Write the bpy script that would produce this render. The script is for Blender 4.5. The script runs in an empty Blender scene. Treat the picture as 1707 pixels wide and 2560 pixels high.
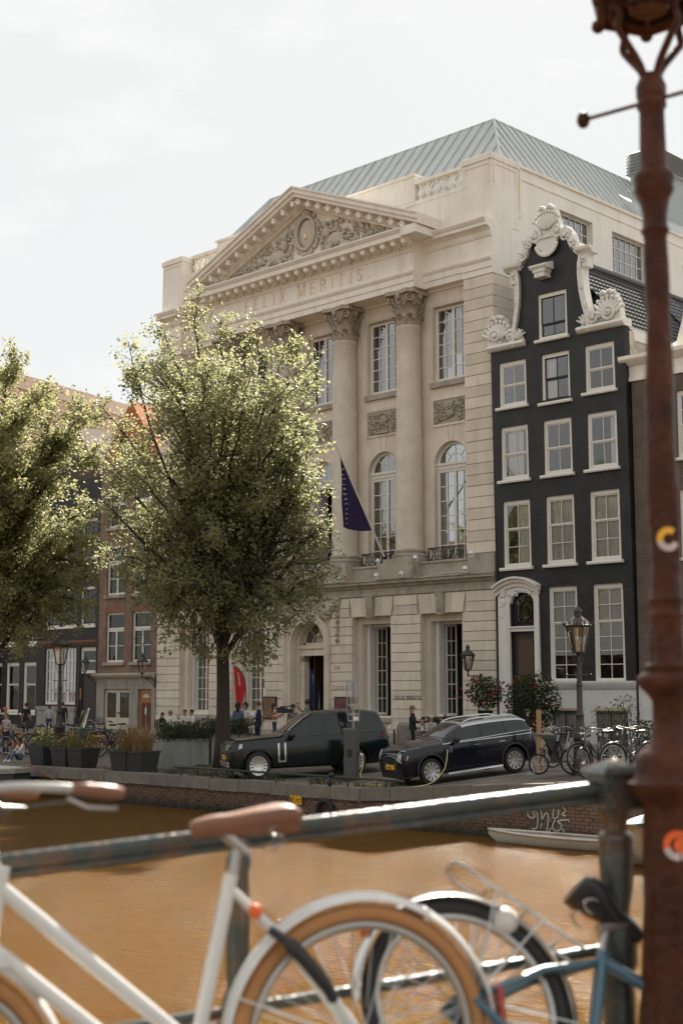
import bpy, bmesh, math, random
from mathutils import Vector, Matrix, noise as mnoise
R = math.radians
rnd = random.Random(7)
scene = bpy.context.scene
COL = scene.collection

# ------------------------------------------------------------------ camera
IMG_W, IMG_H, FPX, HORIZON = 1707, 2560, 3500.0, 1725.0
YAW = R(44.5)
PITCH = math.atan((HORIZON - IMG_H / 2) / FPX)
CAM = Vector((35.637, -45.0, 2.4))
cam_data = bpy.data.cameras.new('camera')
cam = bpy.data.objects.new('camera', cam_data)
COL.objects.link(cam)
cam.location = CAM
cam.rotation_euler = (math.pi / 2 + PITCH, 0, YAW)
cam_data.sensor_fit = 'VERTICAL'
cam_data.sensor_height = 36.0
cam_data.sensor_width = 24.0
cam_data.lens = FPX / IMG_H * 36.0
cam_data.clip_start = 0.1
cam_data.clip_end = 3000
cam_data.dof.use_dof = True
cam_data.dof.focus_distance = 50.0
cam_data.dof.aperture_fstop = 3.1
scene.camera = cam

# ------------------------------------------------------------------ sky and sun
SUN_AZ = R(-33)          # from +Y towards -X
SUN_EL = R(42)
sun_dir = Vector((math.sin(SUN_AZ) * math.cos(SUN_EL), math.cos(SUN_AZ) * math.cos(SUN_EL), math.sin(SUN_EL)))
world = bpy.data.worlds.new('World')
scene.world = world
world.use_nodes = True
wn = world.node_tree
for n in list(wn.nodes):
    wn.nodes.remove(n)
w_out = wn.nodes.new('ShaderNodeOutputWorld')
w_bg = wn.nodes.new('ShaderNodeBackground')
w_sky = wn.nodes.new('ShaderNodeTexSky')
w_sky.sky_type = 'NISHITA'
w_sky.sun_disc = False
w_sky.sun_elevation = SUN_EL
w_sky.sun_rotation = SUN_AZ
w_sky.air_density = 1.0
w_sky.dust_density = 0.6
w_sky.ozone_density = 1.5
# thin high cloud: a pale veil mixed over the blue, broken by a soft noise
w_tc = wn.nodes.new('ShaderNodeTexCoord')
w_map = wn.nodes.new('ShaderNodeMapping')
w_map.inputs['Scale'].default_value = (1.0, 1.0, 2.6)
w_noise = wn.nodes.new('ShaderNodeTexNoise')
w_noise.inputs['Scale'].default_value = 4.2
w_noise.inputs['Detail'].default_value = 7
w_noise.inputs['Roughness'].default_value = 0.55
w_ramp = wn.nodes.new('ShaderNodeValToRGB')
w_ramp.color_ramp.elements[0].position = 0.50
w_ramp.color_ramp.elements[0].color = (3.86, 3.84, 3.72, 1)
w_ramp.color_ramp.elements[1].position = 0.70
w_ramp.color_ramp.elements[1].color = (4.5, 4.42, 4.25, 1)
w_mix = wn.nodes.new('ShaderNodeMix')
w_mix.data_type = 'RGBA'
w_mix.inputs['Factor'].default_value = 0.94
wn.links.new(w_tc.outputs['Generated'], w_map.inputs['Vector'])
wn.links.new(w_map.outputs['Vector'], w_noise.inputs['Vector'])
wn.links.new(w_noise.outputs['Fac'], w_ramp.inputs['Fac'])
wn.links.new(w_ramp.outputs['Color'], w_mix.inputs['B'])
wn.links.new(w_sky.outputs['Color'], w_mix.inputs['A'])
wn.links.new(w_mix.outputs['Result'], w_bg.inputs['Color'])
w_bg.inputs['Strength'].default_value = 0.085
wn.links.new(w_bg.outputs['Background'], w_out.inputs['Surface'])

sun_data = bpy.data.lights.new('sun', 'SUN')
sun_data.energy = 5.0
sun_data.angle = R(0.55)
sun_data.color = (1.0, 0.93, 0.82)
sun = bpy.data.objects.new('sun', sun_data)
COL.objects.link(sun)
sun.rotation_euler = (-sun_dir).to_track_quat('-Z', 'Y').to_euler()
sun.location = (0, 30, 60)

vs = scene.view_settings
vs.view_transform = 'Standard'
vs.look = 'None'
vs.exposure = 1.42
vs.gamma = 1.0
vs.use_curve_mapping = False
scene.cycles.use_denoising = True
scene.cycles.max_bounces = 10
scene.cycles.diffuse_bounces = 6
scene.cycles.glossy_bounces = 4
scene.cycles.transmission_bounces = 6
scene.cycles.transparent_max_bounces = 10
scene.cycles.sample_clamp_indirect = 6.0
scene.cycles.caustics_reflective = False
scene.cycles.caustics_refractive = False

# ------------------------------------------------------------------ pixel -> place
_fw = Vector((-math.sin(YAW) * math.cos(PITCH), math.cos(YAW) * math.cos(PITCH), math.sin(PITCH)))
_rt = Vector((math.cos(YAW), math.sin(YAW), 0))
_up = _rt.cross(_fw)
def ray(px, py):
    return _fw + _rt * ((px - IMG_W / 2) / FPX) + _up * ((IMG_H / 2 - py) / FPX)
def at(px, py, axis, val):
    d = ray(px, py)
    return CAM + d * ((val - CAM[axis]) / d[axis])
def at_depth(px, py, dep):
    return CAM + ray(px, py) * dep

def ground_z(x, y):
    return 0.08 * min(max(y + 18.2, 0), 3.5) + 0.07 * max(0, min(x, 30) - 11.8)
def on_ground(px, py):
    z = 0.0
    for _ in range(12):
        p = at(px, py, 2, z)
        z = 0.5 * z + 0.5 * ground_z(p.x, p.y)
    p.z = ground_z(p.x, p.y)
    return p

# ------------------------------------------------------------------ mesh helper
class MB:
    def __init__(self):
        self.v, self.f, self.m = [], [], []
    def add(self, vs, fs, mi=0):
        o = len(self.v)
        self.v.extend([tuple(p) for p in vs])
        for f in fs:
            self.f.append(tuple(i + o for i in f)); self.m.append(mi)
        return self
    def box(self, x0, x1, y0, y1, z0, z1, mi=0):
        return self.add([(x0,y0,z0),(x1,y0,z0),(x1,y1,z0),(x0,y1,z0),(x0,y0,z1),(x1,y0,z1),(x1,y1,z1),(x0,y1,z1)],
                        [(0,3,2,1),(4,5,6,7),(0,1,5,4),(1,2,6,5),(2,3,7,6),(3,0,4,7)], mi)
    def obox(self, c, s, rot=None, mi=0):
        M = rot if rot is not None else Matrix.Identity(3)
        c = Vector(c)
        pts = [c + M @ Vector((a*s[0]/2, b*s[1]/2, d*s[2]/2)) for d in (-1,1) for a, b in ((-1,-1),(1,-1),(1,1),(-1,1))]
        return self.add(pts, [(0,3,2,1),(4,5,6,7),(0,1,5,4),(1,2,6,5),(2,3,7,6),(3,0,4,7)], mi)
    def hexa(self, p8, mi=0):
        return self.add(p8, [(0,3,2,1),(4,5,6,7),(0,1,5,4),(1,2,6,5),(2,3,7,6),(3,0,4,7)], mi)
    def prof_x(self, prof, x0, x1, mi=0):
        n = len(prof)
        vs = [(x0, y, z) for y, z in prof] + [(x1, y, z) for y, z in prof]
        fs = [(i, (i+1) % n, n + (i+1) % n, n + i) for i in range(n)] + [tuple(range(n-1, -1, -1)), tuple(range(n, 2*n))]
        return self.add(vs, fs, mi)
    def prof_y(self, prof, y0, y1, mi=0):
        n = len(prof)
        vs = [(x, y0, z) for x, z in prof] + [(x, y1, z) for x, z in prof]
        fs = [(i, (i+1) % n, n + (i+1) % n, n + i) for i in range(n)] + [tuple(range(n-1, -1, -1)), tuple(range(n, 2*n))]
        return self.add(vs, fs, mi)
    poly_xz = prof_y
    def prof_z(self, prof, z0, z1, mi=0):
        n = len(prof)
        vs = [(x, y, z0) for x, y in prof] + [(x, y, z1) for x, y in prof]
        fs = [(i, (i+1) % n, n + (i+1) % n, n + i) for i in range(n)] + [tuple(range(n-1, -1, -1)), tuple(range(n, 2*n))]
        return self.add(vs, fs, mi)
    def cyl(self, p0, p1, r0, r1=None, n=10, caps=True, mi=0):
        return self.tube([p0, p1], [r0, r0 if r1 is None else r1], n, caps, mi)
    def tube(self, pts, r, n=6, caps=True, mi=0, closed=False):
        pts = [Vector(p) for p in pts]
        m = len(pts)
        if not isinstance(r, (list, tuple)): r = [r] * m
        vs, fs = [], []
        side = None
        for i, p in enumerate(pts):
            if closed: d = pts[(i+1) % m] - pts[i-1]
            else: d = pts[min(i+1, m-1)] - pts[max(i-1, 0)]
            if d.length < 1e-9: d = Vector((0,0,1))
            d.normalize()
            if side is None:
                side = d.orthogonal().normalized()
            else:
                side = side - d * side.dot(d)
                side = side.normalized() if side.length > 1e-6 else d.orthogonal().normalized()
            up = d.cross(side)
            for k in range(n):
                a = 2 * math.pi * k / n
                vs.append(p + (side * math.cos(a) + up * math.sin(a)) * r[i])
        for i in range(m if closed else m - 1):
            j = (i + 1) % m
            for k in range(n):
                fs.append((i*n+k, i*n+(k+1) % n, j*n+(k+1) % n, j*n+k))
        if caps and not closed:
            fs.append(tuple(range(n-1, -1, -1))); fs.append(tuple(range((m-1)*n, m*n)))
        return self.add(vs, fs, mi)
    def lathe(self, prof, c=(0,0,0), n=16, caps=True, mi=0, sx=1, sy=1, flute=None):
        c = Vector(c); m = len(prof); vs, fs = [], []
        for r, z in prof:
            for k in range(n):
                a = 2*math.pi*k/n
                rr = r if flute is None else flute(r, z, a)
                vs.append((c.x + rr*math.cos(a)*sx, c.y + rr*math.sin(a)*sy, c.z + z))
        for i in range(m-1):
            for k in range(n):
                fs.append((i*n+k, i*n+(k+1) % n, (i+1)*n+(k+1) % n, (i+1)*n+k))
        if caps:
            fs.append(tuple(range(n-1, -1, -1))); fs.append(tuple(range((m-1)*n, m*n)))
        return self.add(vs, fs, mi)
    def sph(self, c, r, n=10, m=6, mi=0, rot=None):
        if not isinstance(r, (list, tuple)): r = (r, r, r)
        c = Vector(c); vs, fs = [], []
        M = rot if rot is not None else Matrix.Identity(3)
        vs.append(c + M @ Vector((0, 0, -r[2])))
        for i in range(1, m):
            t = -math.pi/2 + math.pi*i/m
            for k in range(n):
                a = 2*math.pi*k/n
                vs.append(c + M @ Vector((r[0]*math.cos(t)*math.cos(a), r[1]*math.cos(t)*math.sin(a), r[2]*math.sin(t))))
        vs.append(c + M @ Vector((0, 0, r[2])))
        for k in range(n): fs.append((0, 1+(k+1) % n, 1+k))
        for i in range(m-2):
            for k in range(n):
                a = 1+i*n
                fs.append((a+k, a+(k+1) % n, a+n+(k+1) % n, a+n+k))
        t = len(vs)-1; a = 1+(m-2)*n
        for k in range(n): fs.append((a+k, a+(k+1) % n, t))
        return self.add(vs, fs, mi)
    def ring(self, c, Rr, r, axis='Y', n=24, m=8, a0=0, a1=2*math.pi, mi=0):
        full = abs(a1 - a0 - 2*math.pi) < 1e-6
        pts = []
        k = n if full else n + 1
        for i in range(k):
            a = a0 + (a1-a0)*i/n
            u, w = Rr*math.cos(a), Rr*math.sin(a)
            pts.append({'Y': (c[0]+u, c[1], c[2]+w), 'X': (c[0], c[1]+u, c[2]+w), 'Z': (c[0]+u, c[1]+w, c[2])}[axis])
        return self.tube(pts, r, m, True, mi, closed=full)
    def xf(self, M):
        self.v = [tuple(M @ Vector(p)) for p in self.v]
        return self
    def mapv(self, fn):
        self.v = [tuple(fn(*p)) for p in self.v]
        return self
    def mesh(self, name, mats, smooth=None, recalc=True):
        me = bpy.data.meshes.new(name)
        me.from_pydata(self.v, [], self.f)
        if not isinstance(mats, (list, tuple)): mats = [mats]
        for m in mats: me.materials.append(m)
        if len(mats) > 1: me.polygons.foreach_set('material_index', self.m)
        if recalc:
            bm = bmesh.new(); bm.from_mesh(me)
            bmesh.ops.recalc_face_normals(bm, faces=bm.faces)
            bm.to_mesh(me); bm.free()
        if smooth is not None:
            me.shade_smooth()
            if smooth < 179: me.set_sharp_from_angle(angle=R(smooth))
        me.update()
        return me
    def build(self, name, mats, parent=None, world=False, smooth=None, recalc=True):
        if world and parent is not None:
            o = root_loc(parent)
            self.v = [(x-o[0], y-o[1], z-o[2]) for x, y, z in self.v]
        return link(name, self.mesh(name, mats, smooth, recalc), parent)

def root_loc(o):
    p = Vector((0, 0, 0))
    while o is not None:
        p += o.location; o = o.parent
    return p
def link(name, data, parent=None, loc=None, rot=None, scale=None):
    o = bpy.data.objects.new(name, data)
    COL.objects.link(o)
    if parent is not None: o.parent = parent
    if loc is not None: o.location = loc
    if rot is not None: o.rotation_euler = rot
    if scale is not None: o.scale = scale
    return o
def tag(o, label=None, cat=None, group=None, kind=None):
    if label: o['label'] = label
    if cat: o['category'] = cat
    if group: o['group'] = group
    if kind: o['kind'] = kind
    return o
def thing(name, label, cat, loc=(0,0,0), rz=0.0, group=None):
    o = link(name, None, None, loc, (0, 0, rz))
    o.empty_display_size = 0.2
    return tag(o, label, cat, group)
def copy_tree(o, parent=None):
    c = o.copy(); COL.objects.link(c)
    if parent is not None: c.parent = parent
    for ch in list(o.children): copy_tree(ch, c)
    return c

# ------------------------------------------------------------------ materials
MATS = {}
def pm(name, col, rough=0.7, var=0.12, scale=3.0, bump=0.0, bscale=30.0, metal=0.0, spec=0.5, rvar=0.0,
       dirt=None, dscale=1.2, damt=0.5, streak=False, coat=0.0, stretch=None, detail=5):
    """plain procedural material: world-space noise on colour, optional second stain colour, optional bump"""
    if name in MATS: return MATS[name]
    m = bpy.data.materials.new(name); m.use_nodes = True
    nt = m.node_tree; N = nt.nodes; L = nt.links
    b = N['Principled BSDF']
    b.inputs['Roughness'].default_value = rough
    b.inputs['Metallic'].default_value = metal
    b.inputs['Specular IOR Level'].default_value = spec
    b.inputs['Coat Weight'].default_value = coat
    b.inputs['Coat Roughness'].default_value = 0.04
    geo = N.new('ShaderNodeNewGeometry')
    vec = geo.outputs['Position']
    if stretch:
        mp = N.new('ShaderNodeMapping'); mp.inputs['Scale'].default_value = stretch
        L.new(vec, mp.inputs['Vector']); vec = mp.outputs['Vector']
    nz = N.new('ShaderNodeTexNoise'); nz.inputs['Scale'].default_value = scale; nz.inputs['Detail'].default_value = detail
    nz.inputs['Roughness'].default_value = 0.6
    L.new(vec, nz.inputs['Vector'])
    mr = N.new('ShaderNodeMapRange')
    mr.inputs['From Min'].default_value = 0.25; mr.inputs['From Max'].default_value = 0.75
    mr.inputs['To Min'].default_value = 1-var; mr.inputs['To Max'].default_value = 1+var
    L.new(nz.outputs['Fac'], mr.inputs['Value'])
    val = mr.outputs['Result']
    if rvar:
        oi = N.new('ShaderNodeObjectInfo')
        m2 = N.new('ShaderNodeMapRange'); m2.inputs['To Min'].default_value = 1-rvar; m2.inputs['To Max'].default_value = 1+rvar
        L.new(oi.outputs['Random'], m2.inputs['Value'])
        mu = N.new('ShaderNodeMath'); mu.operation = 'MULTIPLY'
        L.new(val, mu.inputs[0]); L.new(m2.outputs['Result'], mu.inputs[1]); val = mu.outputs[0]
    c = N.new('ShaderNodeMix'); c.data_type = 'RGBA'; c.blend_type = 'MULTIPLY'
    c.inputs['Factor'].default_value = 1.0
    c.inputs['A'].default_value = (*col, 1)
    L.new(val, c.inputs['B'])
    out = c.outputs['Result']
    if dirt:
        dn = N.new('ShaderNodeTexNoise'); dn.inputs['Scale'].default_value = dscale; dn.inputs['Detail'].default_value = 8
        dn.inputs['Roughness'].default_value = 0.65
        mp2 = N.new('ShaderNodeMapping'); mp2.inputs['Scale'].default_value = (2.2, 2.2, 0.35) if streak else (1, 1, 1)
        L.new(geo.outputs['Position'], mp2.inputs['Vector']); L.new(mp2.outputs['Vector'], dn.inputs['Vector'])
        dr = N.new('ShaderNodeMapRange'); dr.inputs['From Min'].default_value = 0.5; dr.inputs['From Max'].default_value = 0.75
        dr.inputs['To Max'].default_value = damt
        L.new(dn.outputs['Fac'], dr.inputs['Value'])
        d = N.new('ShaderNodeMix'); d.data_type = 'RGBA'
        L.new(dr.outputs['Result'], d.inputs['Factor']); L.new(out, d.inputs['A']); d.inputs['B'].default_value = (*dirt, 1)
        out = d.outputs['Result']
    L.new(out, b.inputs['Base Color'])
    if bump:
        bn = N.new('ShaderNodeTexNoise'); bn.inputs['Scale'].default_value = bscale; bn.inputs['Detail'].default_value = 4
        L.new(vec, bn.inputs['Vector'])
        bp = N.new('ShaderNodeBump'); bp.inputs['Strength'].default_value = bump; bp.inputs['Distance'].default_value = 0.02
        L.new(bn.outputs['Fac'], bp.inputs['Height']); L.new(bp.outputs['Normal'], b.inputs['Normal'])
    MATS[name] = m
    return m

def brick_mat(name, c1, c2, mortar, axis='X', scale=1.0, bw=0.22, bh=0.065, mort=0.010, rough=0.85, bump=0.4, dirt=None, damt=0.5, var=0.25):
    m = bpy.data.materials.new(name); m.use_nodes = True
    nt = m.node_tree; N = nt.nodes; L = nt.links
    b = N['Principled BSDF']; b.inputs['Roughness'].default_value = rough
    geo = N.new('ShaderNodeNewGeometry')
    sp = N.new('ShaderNodeSeparateXYZ'); L.new(geo.outputs['Position'], sp.inputs[0])
    cb = N.new('ShaderNodeCombineXYZ')
    L.new(sp.outputs['X' if axis in 'XZ' else 'Y'], cb.inputs[0])
    L.new(sp.outputs['Y' if axis == 'Z' else 'Z'], cb.inputs[1])
    bt = N.new('ShaderNodeTexBrick')
    bt.inputs['Scale'].default_value = scale
    bt.inputs['Brick Width'].default_value = bw; bt.inputs['Row Height'].default_value = bh
    bt.inputs['Mortar Size'].default_value = mort; bt.inputs['Mortar Smooth'].default_value = 0.2
    bt.inputs['Bias'].default_value = 0.0
    bt.inputs['Color1'].default_value = (*c1, 1); bt.inputs['Color2'].default_value = (*c2, 1); bt.inputs['Mortar'].default_value = (*mortar, 1)
    L.new(cb.outputs[0], bt.inputs['Vector'])
    nz = N.new('ShaderNodeTexNoise'); nz.inputs['Scale'].default_value = 1.6; nz.inputs['Detail'].default_value = 8
    L.new(geo.outputs['Position'], nz.inputs['Vector'])
    mr = N.new('ShaderNodeMapRange'); mr.inputs['From Min'].default_value = .3; mr.inputs['From Max'].default_value = .7
    mr.inputs['To Min'].default_value = 1-var; mr.inputs['To Max'].default_value = 1+var
    L.new(nz.outputs['Fac'], mr.inputs['Value'])
    c = N.new('ShaderNodeMix'); c.data_type = 'RGBA'; c.blend_type = 'MULTIPLY'; c.inputs['Factor'].default_value = 1
    L.new(bt.outputs['Color'], c.inputs['A']); L.new(mr.outputs['Result'], c.inputs['B'])
    out = c.outputs['Result']
    if dirt:
        dn = N.new('ShaderNodeTexNoise'); dn.inputs['Scale'].default_value = 0.9; dn.inputs['Detail'].default_value = 8
        L.new(geo.outputs['Position'], dn.inputs['Vector'])
        dr = N.new('ShaderNodeMapRange'); dr.inputs['From Min'].default_value = .48; dr.inputs['From Max'].default_value = .7; dr.inputs['To Max'].default_value = damt
        L.new(dn.outputs['Fac'], dr.inputs['Value'])
        d = N.new('ShaderNodeMix'); d.data_type = 'RGBA'
        L.new(dr.outputs['Result'], d.inputs['Factor']); L.new(out, d.inputs['A']); d.inputs['B'].default_value = (*dirt, 1)
        out = d.outputs['Result']
    L.new(out, b.inputs['Base Color'])
    bp = N.new('ShaderNodeBump'); bp.inputs['Strength'].default_value = bump; bp.inputs['Distance'].default_value = 0.01; bp.invert = True
    L.new(bt.outputs['Fac'], bp.inputs['Height']); L.new(bp.outputs['Normal'], b.inputs['Normal'])
    MATS[name] = m
    return m

def glass_mat(name, fac=0.22, tint=(0.9, 0.93, 0.95), rough=0.0, bump=0.0):
    m = bpy.data.materials.new(name); m.use_nodes = True
    nt = m.node_tree; N = nt.nodes; L = nt.links
    N.remove(N['Principled BSDF'])
    tr = N.new('ShaderNodeBsdfTransparent'); tr.inputs['Color'].default_value = (*tint, 1)
    gl = N.new('ShaderNodeBsdfGlossy'); gl.inputs['Roughness'].default_value = rough
    fr = N.new('ShaderNodeFresnel'); fr.inputs['IOR'].default_value = 1.5
    ad = N.new('ShaderNodeMath'); ad.operation = 'ADD'; ad.inputs[1].default_value = fac; ad.use_clamp = True
    L.new(fr.outputs[0], ad.inputs[0])
    mx = N.new('ShaderNodeMixShader')
    L.new(ad.outputs[0], mx.inputs[0]); L.new(tr.outputs[0], mx.inputs[1]); L.new(gl.outputs[0], mx.inputs[2])
    if bump:
        geo = N.new('ShaderNodeNewGeometry')
        nz = N.new('ShaderNodeTexNoise'); nz.inputs['Scale'].default_value = 1.5
        L.new(geo.outputs['Position'], nz.inputs['Vector'])
        bp = N.new('ShaderNodeBump'); bp.inputs['Strength'].default_value = bump; bp.inputs['Distance'].default_value = 0.02
        L.new(nz.outputs['Fac'], bp.inputs['Height']); L.new(bp.outputs[0], gl.inputs['Normal'])
    L.new(mx.outputs[0], N['Material Output'].inputs['Surface'])
    MATS[name] = m
    return m

def leaf_mat(name, c1, c2, trans=0.45, warm=(0.30, 0.34, 0.05)):
    m = bpy.data.materials.new(name); m.use_nodes = True
    nt = m.node_tree; N = nt.nodes; L = nt.links
    b = N['Principled BSDF']; b.inputs['Roughness'].default_value = 0.5; b.inputs['Specular IOR Level'].default_value = 0.35
    geo = N.new('ShaderNodeNewGeometry')
    mx = N.new('ShaderNodeMix'); mx.data_type = 'RGBA'
    mx.inputs['A'].default_value = (*c1, 1); mx.inputs['B'].default_value = (*c2, 1)
    nz = N.new('ShaderNodeTexNoise'); nz.inputs['Scale'].default_value = 1.1; nz.inputs['Detail'].default_value = 3
    L.new(geo.outputs['Position'], nz.inputs['Vector'])
    av = N.new('ShaderNodeMath'); av.operation = 'MULTIPLY_ADD'; av.inputs[1].default_value = 2.2; av.inputs[2].default_value = -0.85
    L.new(nz.outputs['Fac'], av.inputs[0])
    sm_ = N.new('ShaderNodeMath'); sm_.operation = 'MULTIPLY_ADD'; sm_.inputs[1].default_value = 0.6; sm_.use_clamp = True
    L.new(geo.outputs['Random Per Island'], sm_.inputs[0]); L.new(av.outputs[0], sm_.inputs[2])
    L.new(sm_.outputs[0], mx.inputs['Factor'])
    L.new(mx.outputs['Result'], b.inputs['Base Color'])
    t = N.new('ShaderNodeBsdfTranslucent'); t.inputs['Color'].default_value = (*warm, 1)
    ms = N.new('ShaderNodeMixShader'); ms.inputs[0].default_value = trans
    L.new(b.outputs[0], ms.inputs[1]); L.new(t.outputs[0], ms.inputs[2])
    L.new(ms.outputs[0], N['Material Output'].inputs['Surface'])
    MATS[name] = m
    return m

STONE = pm('facade_sandstone', (0.69, 0.61, 0.51), 0.85, 0.12, 1.4, 0.15, 25, rvar=0.11, dirt=(0.42, 0.35, 0.27), dscale=0.9, damt=0.5, streak=True)
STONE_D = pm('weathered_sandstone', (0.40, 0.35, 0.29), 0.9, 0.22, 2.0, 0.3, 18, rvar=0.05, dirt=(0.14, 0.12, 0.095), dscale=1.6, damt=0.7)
STONE_COL = pm('column_stone', (0.64, 0.58, 0.49), 0.8, 0.12, 1.6, 0.12, 20, dirt=(0.52, 0.36, 0.22), dscale=0.7, damt=0.4, streak=True)
PAINT = pm('cream_painted_stucco', (0.85, 0.80, 0.72), 0.75, 0.05, 1.2, 0.06, 20, dirt=(0.50, 0.43, 0.34), dscale=1.0, damt=0.42, streak=True)
PAINT_S = pm('side_wall_stucco', (0.88, 0.84, 0.775), 0.8, 0.05, 0.8, 0.05, 12, dirt=(0.56, 0.50, 0.42), dscale=0.5, damt=0.3, streak=True)
CARVE = pm('carved_grey_stone', (0.40, 0.35, 0.28), 0.85, 0.25, 5.0, 0.35, 26, dirt=(0.20, 0.17, 0.13), dscale=3.0, damt=0.6)
CARVE_L = pm('carved_pale_stone', (0.55, 0.50, 0.42), 0.85, 0.12, 5.0, 0.35, 30, dirt=(0.40, 0.35, 0.28), dscale=3.0, damt=0.5)
WHITE = pm('white_window_paint', (0.76, 0.73, 0.67), 0.45, 0.04, 4)
WHITE_O = pm('white_ornament_paint', (0.76, 0.74, 0.69), 0.6, 0.06, 5, 0.15, 40, dirt=(0.42, 0.38, 0.31), dscale=5.0, damt=0.4)
ZINC = pm('zinc_roof_sheet', (0.50, 0.525, 0.52), 0.5, 0.08, 1.5, 0.04, 6, metal=0.1, rvar=0.06)
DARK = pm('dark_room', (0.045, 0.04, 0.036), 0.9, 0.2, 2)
IRON = pm('black_cast_iron', (0.022, 0.022, 0.022), 0.45, 0.2, 8, 0.1, 40)
GILD = pm('gilded_letter', (0.80, 0.64, 0.47), 0.5, 0.08, 6)
GLASS = glass_mat('window_glass', 0.30)
GLASS_C = glass_mat('old_window_glass', 0.02, (0.985, 0.99, 0.99), bump=0.15)
CURTAIN = pm('pale_curtain', (0.80, 0.78, 0.72), 0.9, 0.12, 6, stretch=(9, 9, 0.4))
UNIT = MB().box(-.5, .5, -.5, .5, -.5, .5)

_unit = {}
def unit_box(mat, name='piece'):
    k = (mat.name, name)
    if k not in _unit:
        _unit[k] = UNIT.mesh(name, mat)
    return _unit[k]
def piece(name, mat, parent, x0, x1, y0, y1, z0, z1, off=None, rot=None):
    """a box-shaped piece that shares one mesh with its likes, given in world coordinates"""
    o = off if off is not None else root_loc(parent)
    return link(name, unit_box(mat, name), parent, ((x0+x1)/2-o[0], (y0+y1)/2-o[1], (z0+z1)/2-o[2]), rot, (x1-x0, y1-y0, z1-z0))
# ================================================================== setting
PAVE = brick_mat('quay_paving_bricks', (0.17, 0.135, 0.11), (0.115, 0.095, 0.08), (0.085, 0.075, 0.065), axis='Z', bw=0.21, bh=0.09, mort=0.008, bump=0.35, dirt=(0.24, 0.20, 0.16), damt=0.55)
COPING = pm('bluestone_coping', (0.17, 0.155, 0.13), 0.85, 0.25, 3, 0.3, 14, rvar=0.12, dirt=(0.10, 0.09, 0.07), dscale=2.5, damt=0.6)
MORTAR = pm('quay_wall_mortar', (0.12, 0.095, 0.075), 0.95, 0.3, 3, 0.3, 30, dirt=(0.05, 0.05, 0.035), damt=0.7)
QBRICK = pm('quay_wall_brick', (0.20, 0.125, 0.085), 0.9, 0.35, 9, 0.3, 30, rvar=0.35, dirt=(0.075, 0.065, 0.05), dscale=1.1, damt=0.85)

def waterline(m, z0, z1, col):
    """dark wet algae stain below the splash line"""
    N = m.node_tree.nodes; L = m.node_tree.links; b = N['Principled BSDF']
    src = b.inputs['Base Color'].links[0].from_socket
    geo = N.new('ShaderNodeNewGeometry'); sp = N.new('ShaderNodeSeparateXYZ'); L.new(geo.outputs['Position'], sp.inputs[0])
    nz = N.new('ShaderNodeTexNoise'); nz.inputs['Scale'].default_value = 2.5; nz.inputs['Detail'].default_value = 6; L.new(geo.outputs['Position'], nz.inputs['Vector'])
    ad = N.new('ShaderNodeMath'); ad.operation = 'MULTIPLY_ADD'; ad.inputs[1].default_value = .35; L.new(nz.outputs['Fac'], ad.inputs[0]); L.new(sp.outputs['Z'], ad.inputs[2])
    mr = N.new('ShaderNodeMapRange'); mr.inputs['From Min'].default_value = z1+.17; mr.inputs['From Max'].default_value = z0+.17; mr.inputs['To Max'].default_value = .9
    L.new(ad.outputs[0], mr.inputs['Value'])
    mx = N.new('ShaderNodeMix'); mx.data_type = 'RGBA'; L.new(mr.outputs['Result'], mx.inputs['Factor']); L.new(src, mx.inputs['A']); mx.inputs['B'].default_value = (*col, 1)
    L.new(mx.outputs['Result'], b.inputs['Base Color'])
waterline(QBRICK, -.80, -.50, (0.022, 0.024, 0.014)); waterline(MORTAR, -.80, -.50, (0.018, 0.02, 0.012))
def water_mat():
    m = bpy.data.materials.new('muddy_canal_water'); m.use_nodes = True
    nt = m.node_tree; N = nt.nodes; L = nt.links
    b = N['Principled BSDF']
    b.inputs['Base Color'].default_value = (0.235, 0.128, 0.048, 1)
    b.inputs['Roughness'].default_value = 0.07
    b.inputs['IOR'].default_value = 1.33
    b.inputs['Specular IOR Level'].default_value = 0.07
    geo = N.new('ShaderNodeNewGeometry')
    mp = N.new('ShaderNodeMapping'); mp.inputs['Rotation'].default_value = (0, 0, R(-44)); mp.inputs['Scale'].default_value = (0.8, 3.0, 1)
    L.new(geo.outputs['Position'], mp.inputs['Vector'])
    n1 = N.new('ShaderNodeTexNoise'); n1.inputs['Scale'].default_value = 4.2; n1.inputs['Detail'].default_value = 6; n1.inputs['Roughness'].default_value = 0.6
    n1.inputs['Distortion'].default_value = 0.4
    n2 = N.new('ShaderNodeTexNoise'); n2.inputs['Scale'].default_value = 0.5; n2.inputs['Detail'].default_value = 3
    L.new(mp.outputs[0], n1.inputs['Vector']); L.new(geo.outputs['Position'], n2.inputs['Vector'])
    ad = N.new('ShaderNodeMath'); ad.operation = 'ADD'
    L.new(n1.outputs['Fac'], ad.inputs[0]); L.new(n2.outputs['Fac'], ad.inputs[1])
    bp = N.new('ShaderNodeBump'); bp.inputs['Strength'].default_value = 0.55; bp.inputs['Distance'].default_value = 0.12
    L.new(ad.outputs[0], bp.inputs['Height']); L.new(bp.outputs[0], b.inputs['Normal'])
    c = N.new('ShaderNodeMix'); c.data_type = 'RGBA'
    c.inputs['A'].default_value = (0.074, 0.035, 0.0055, 1); c.inputs['B'].default_value = (0.160, 0.077, 0.0125, 1)  # ripple light and dark put into the base colour: crests lighter, troughs darker
    L.new(n1.outputs['Fac'], c.inputs['Factor']); L.new(c.outputs['Result'], b.inputs['Base Color'])
    return m
WATER_Z = -0.85
EDGE_Y = -20.0

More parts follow.
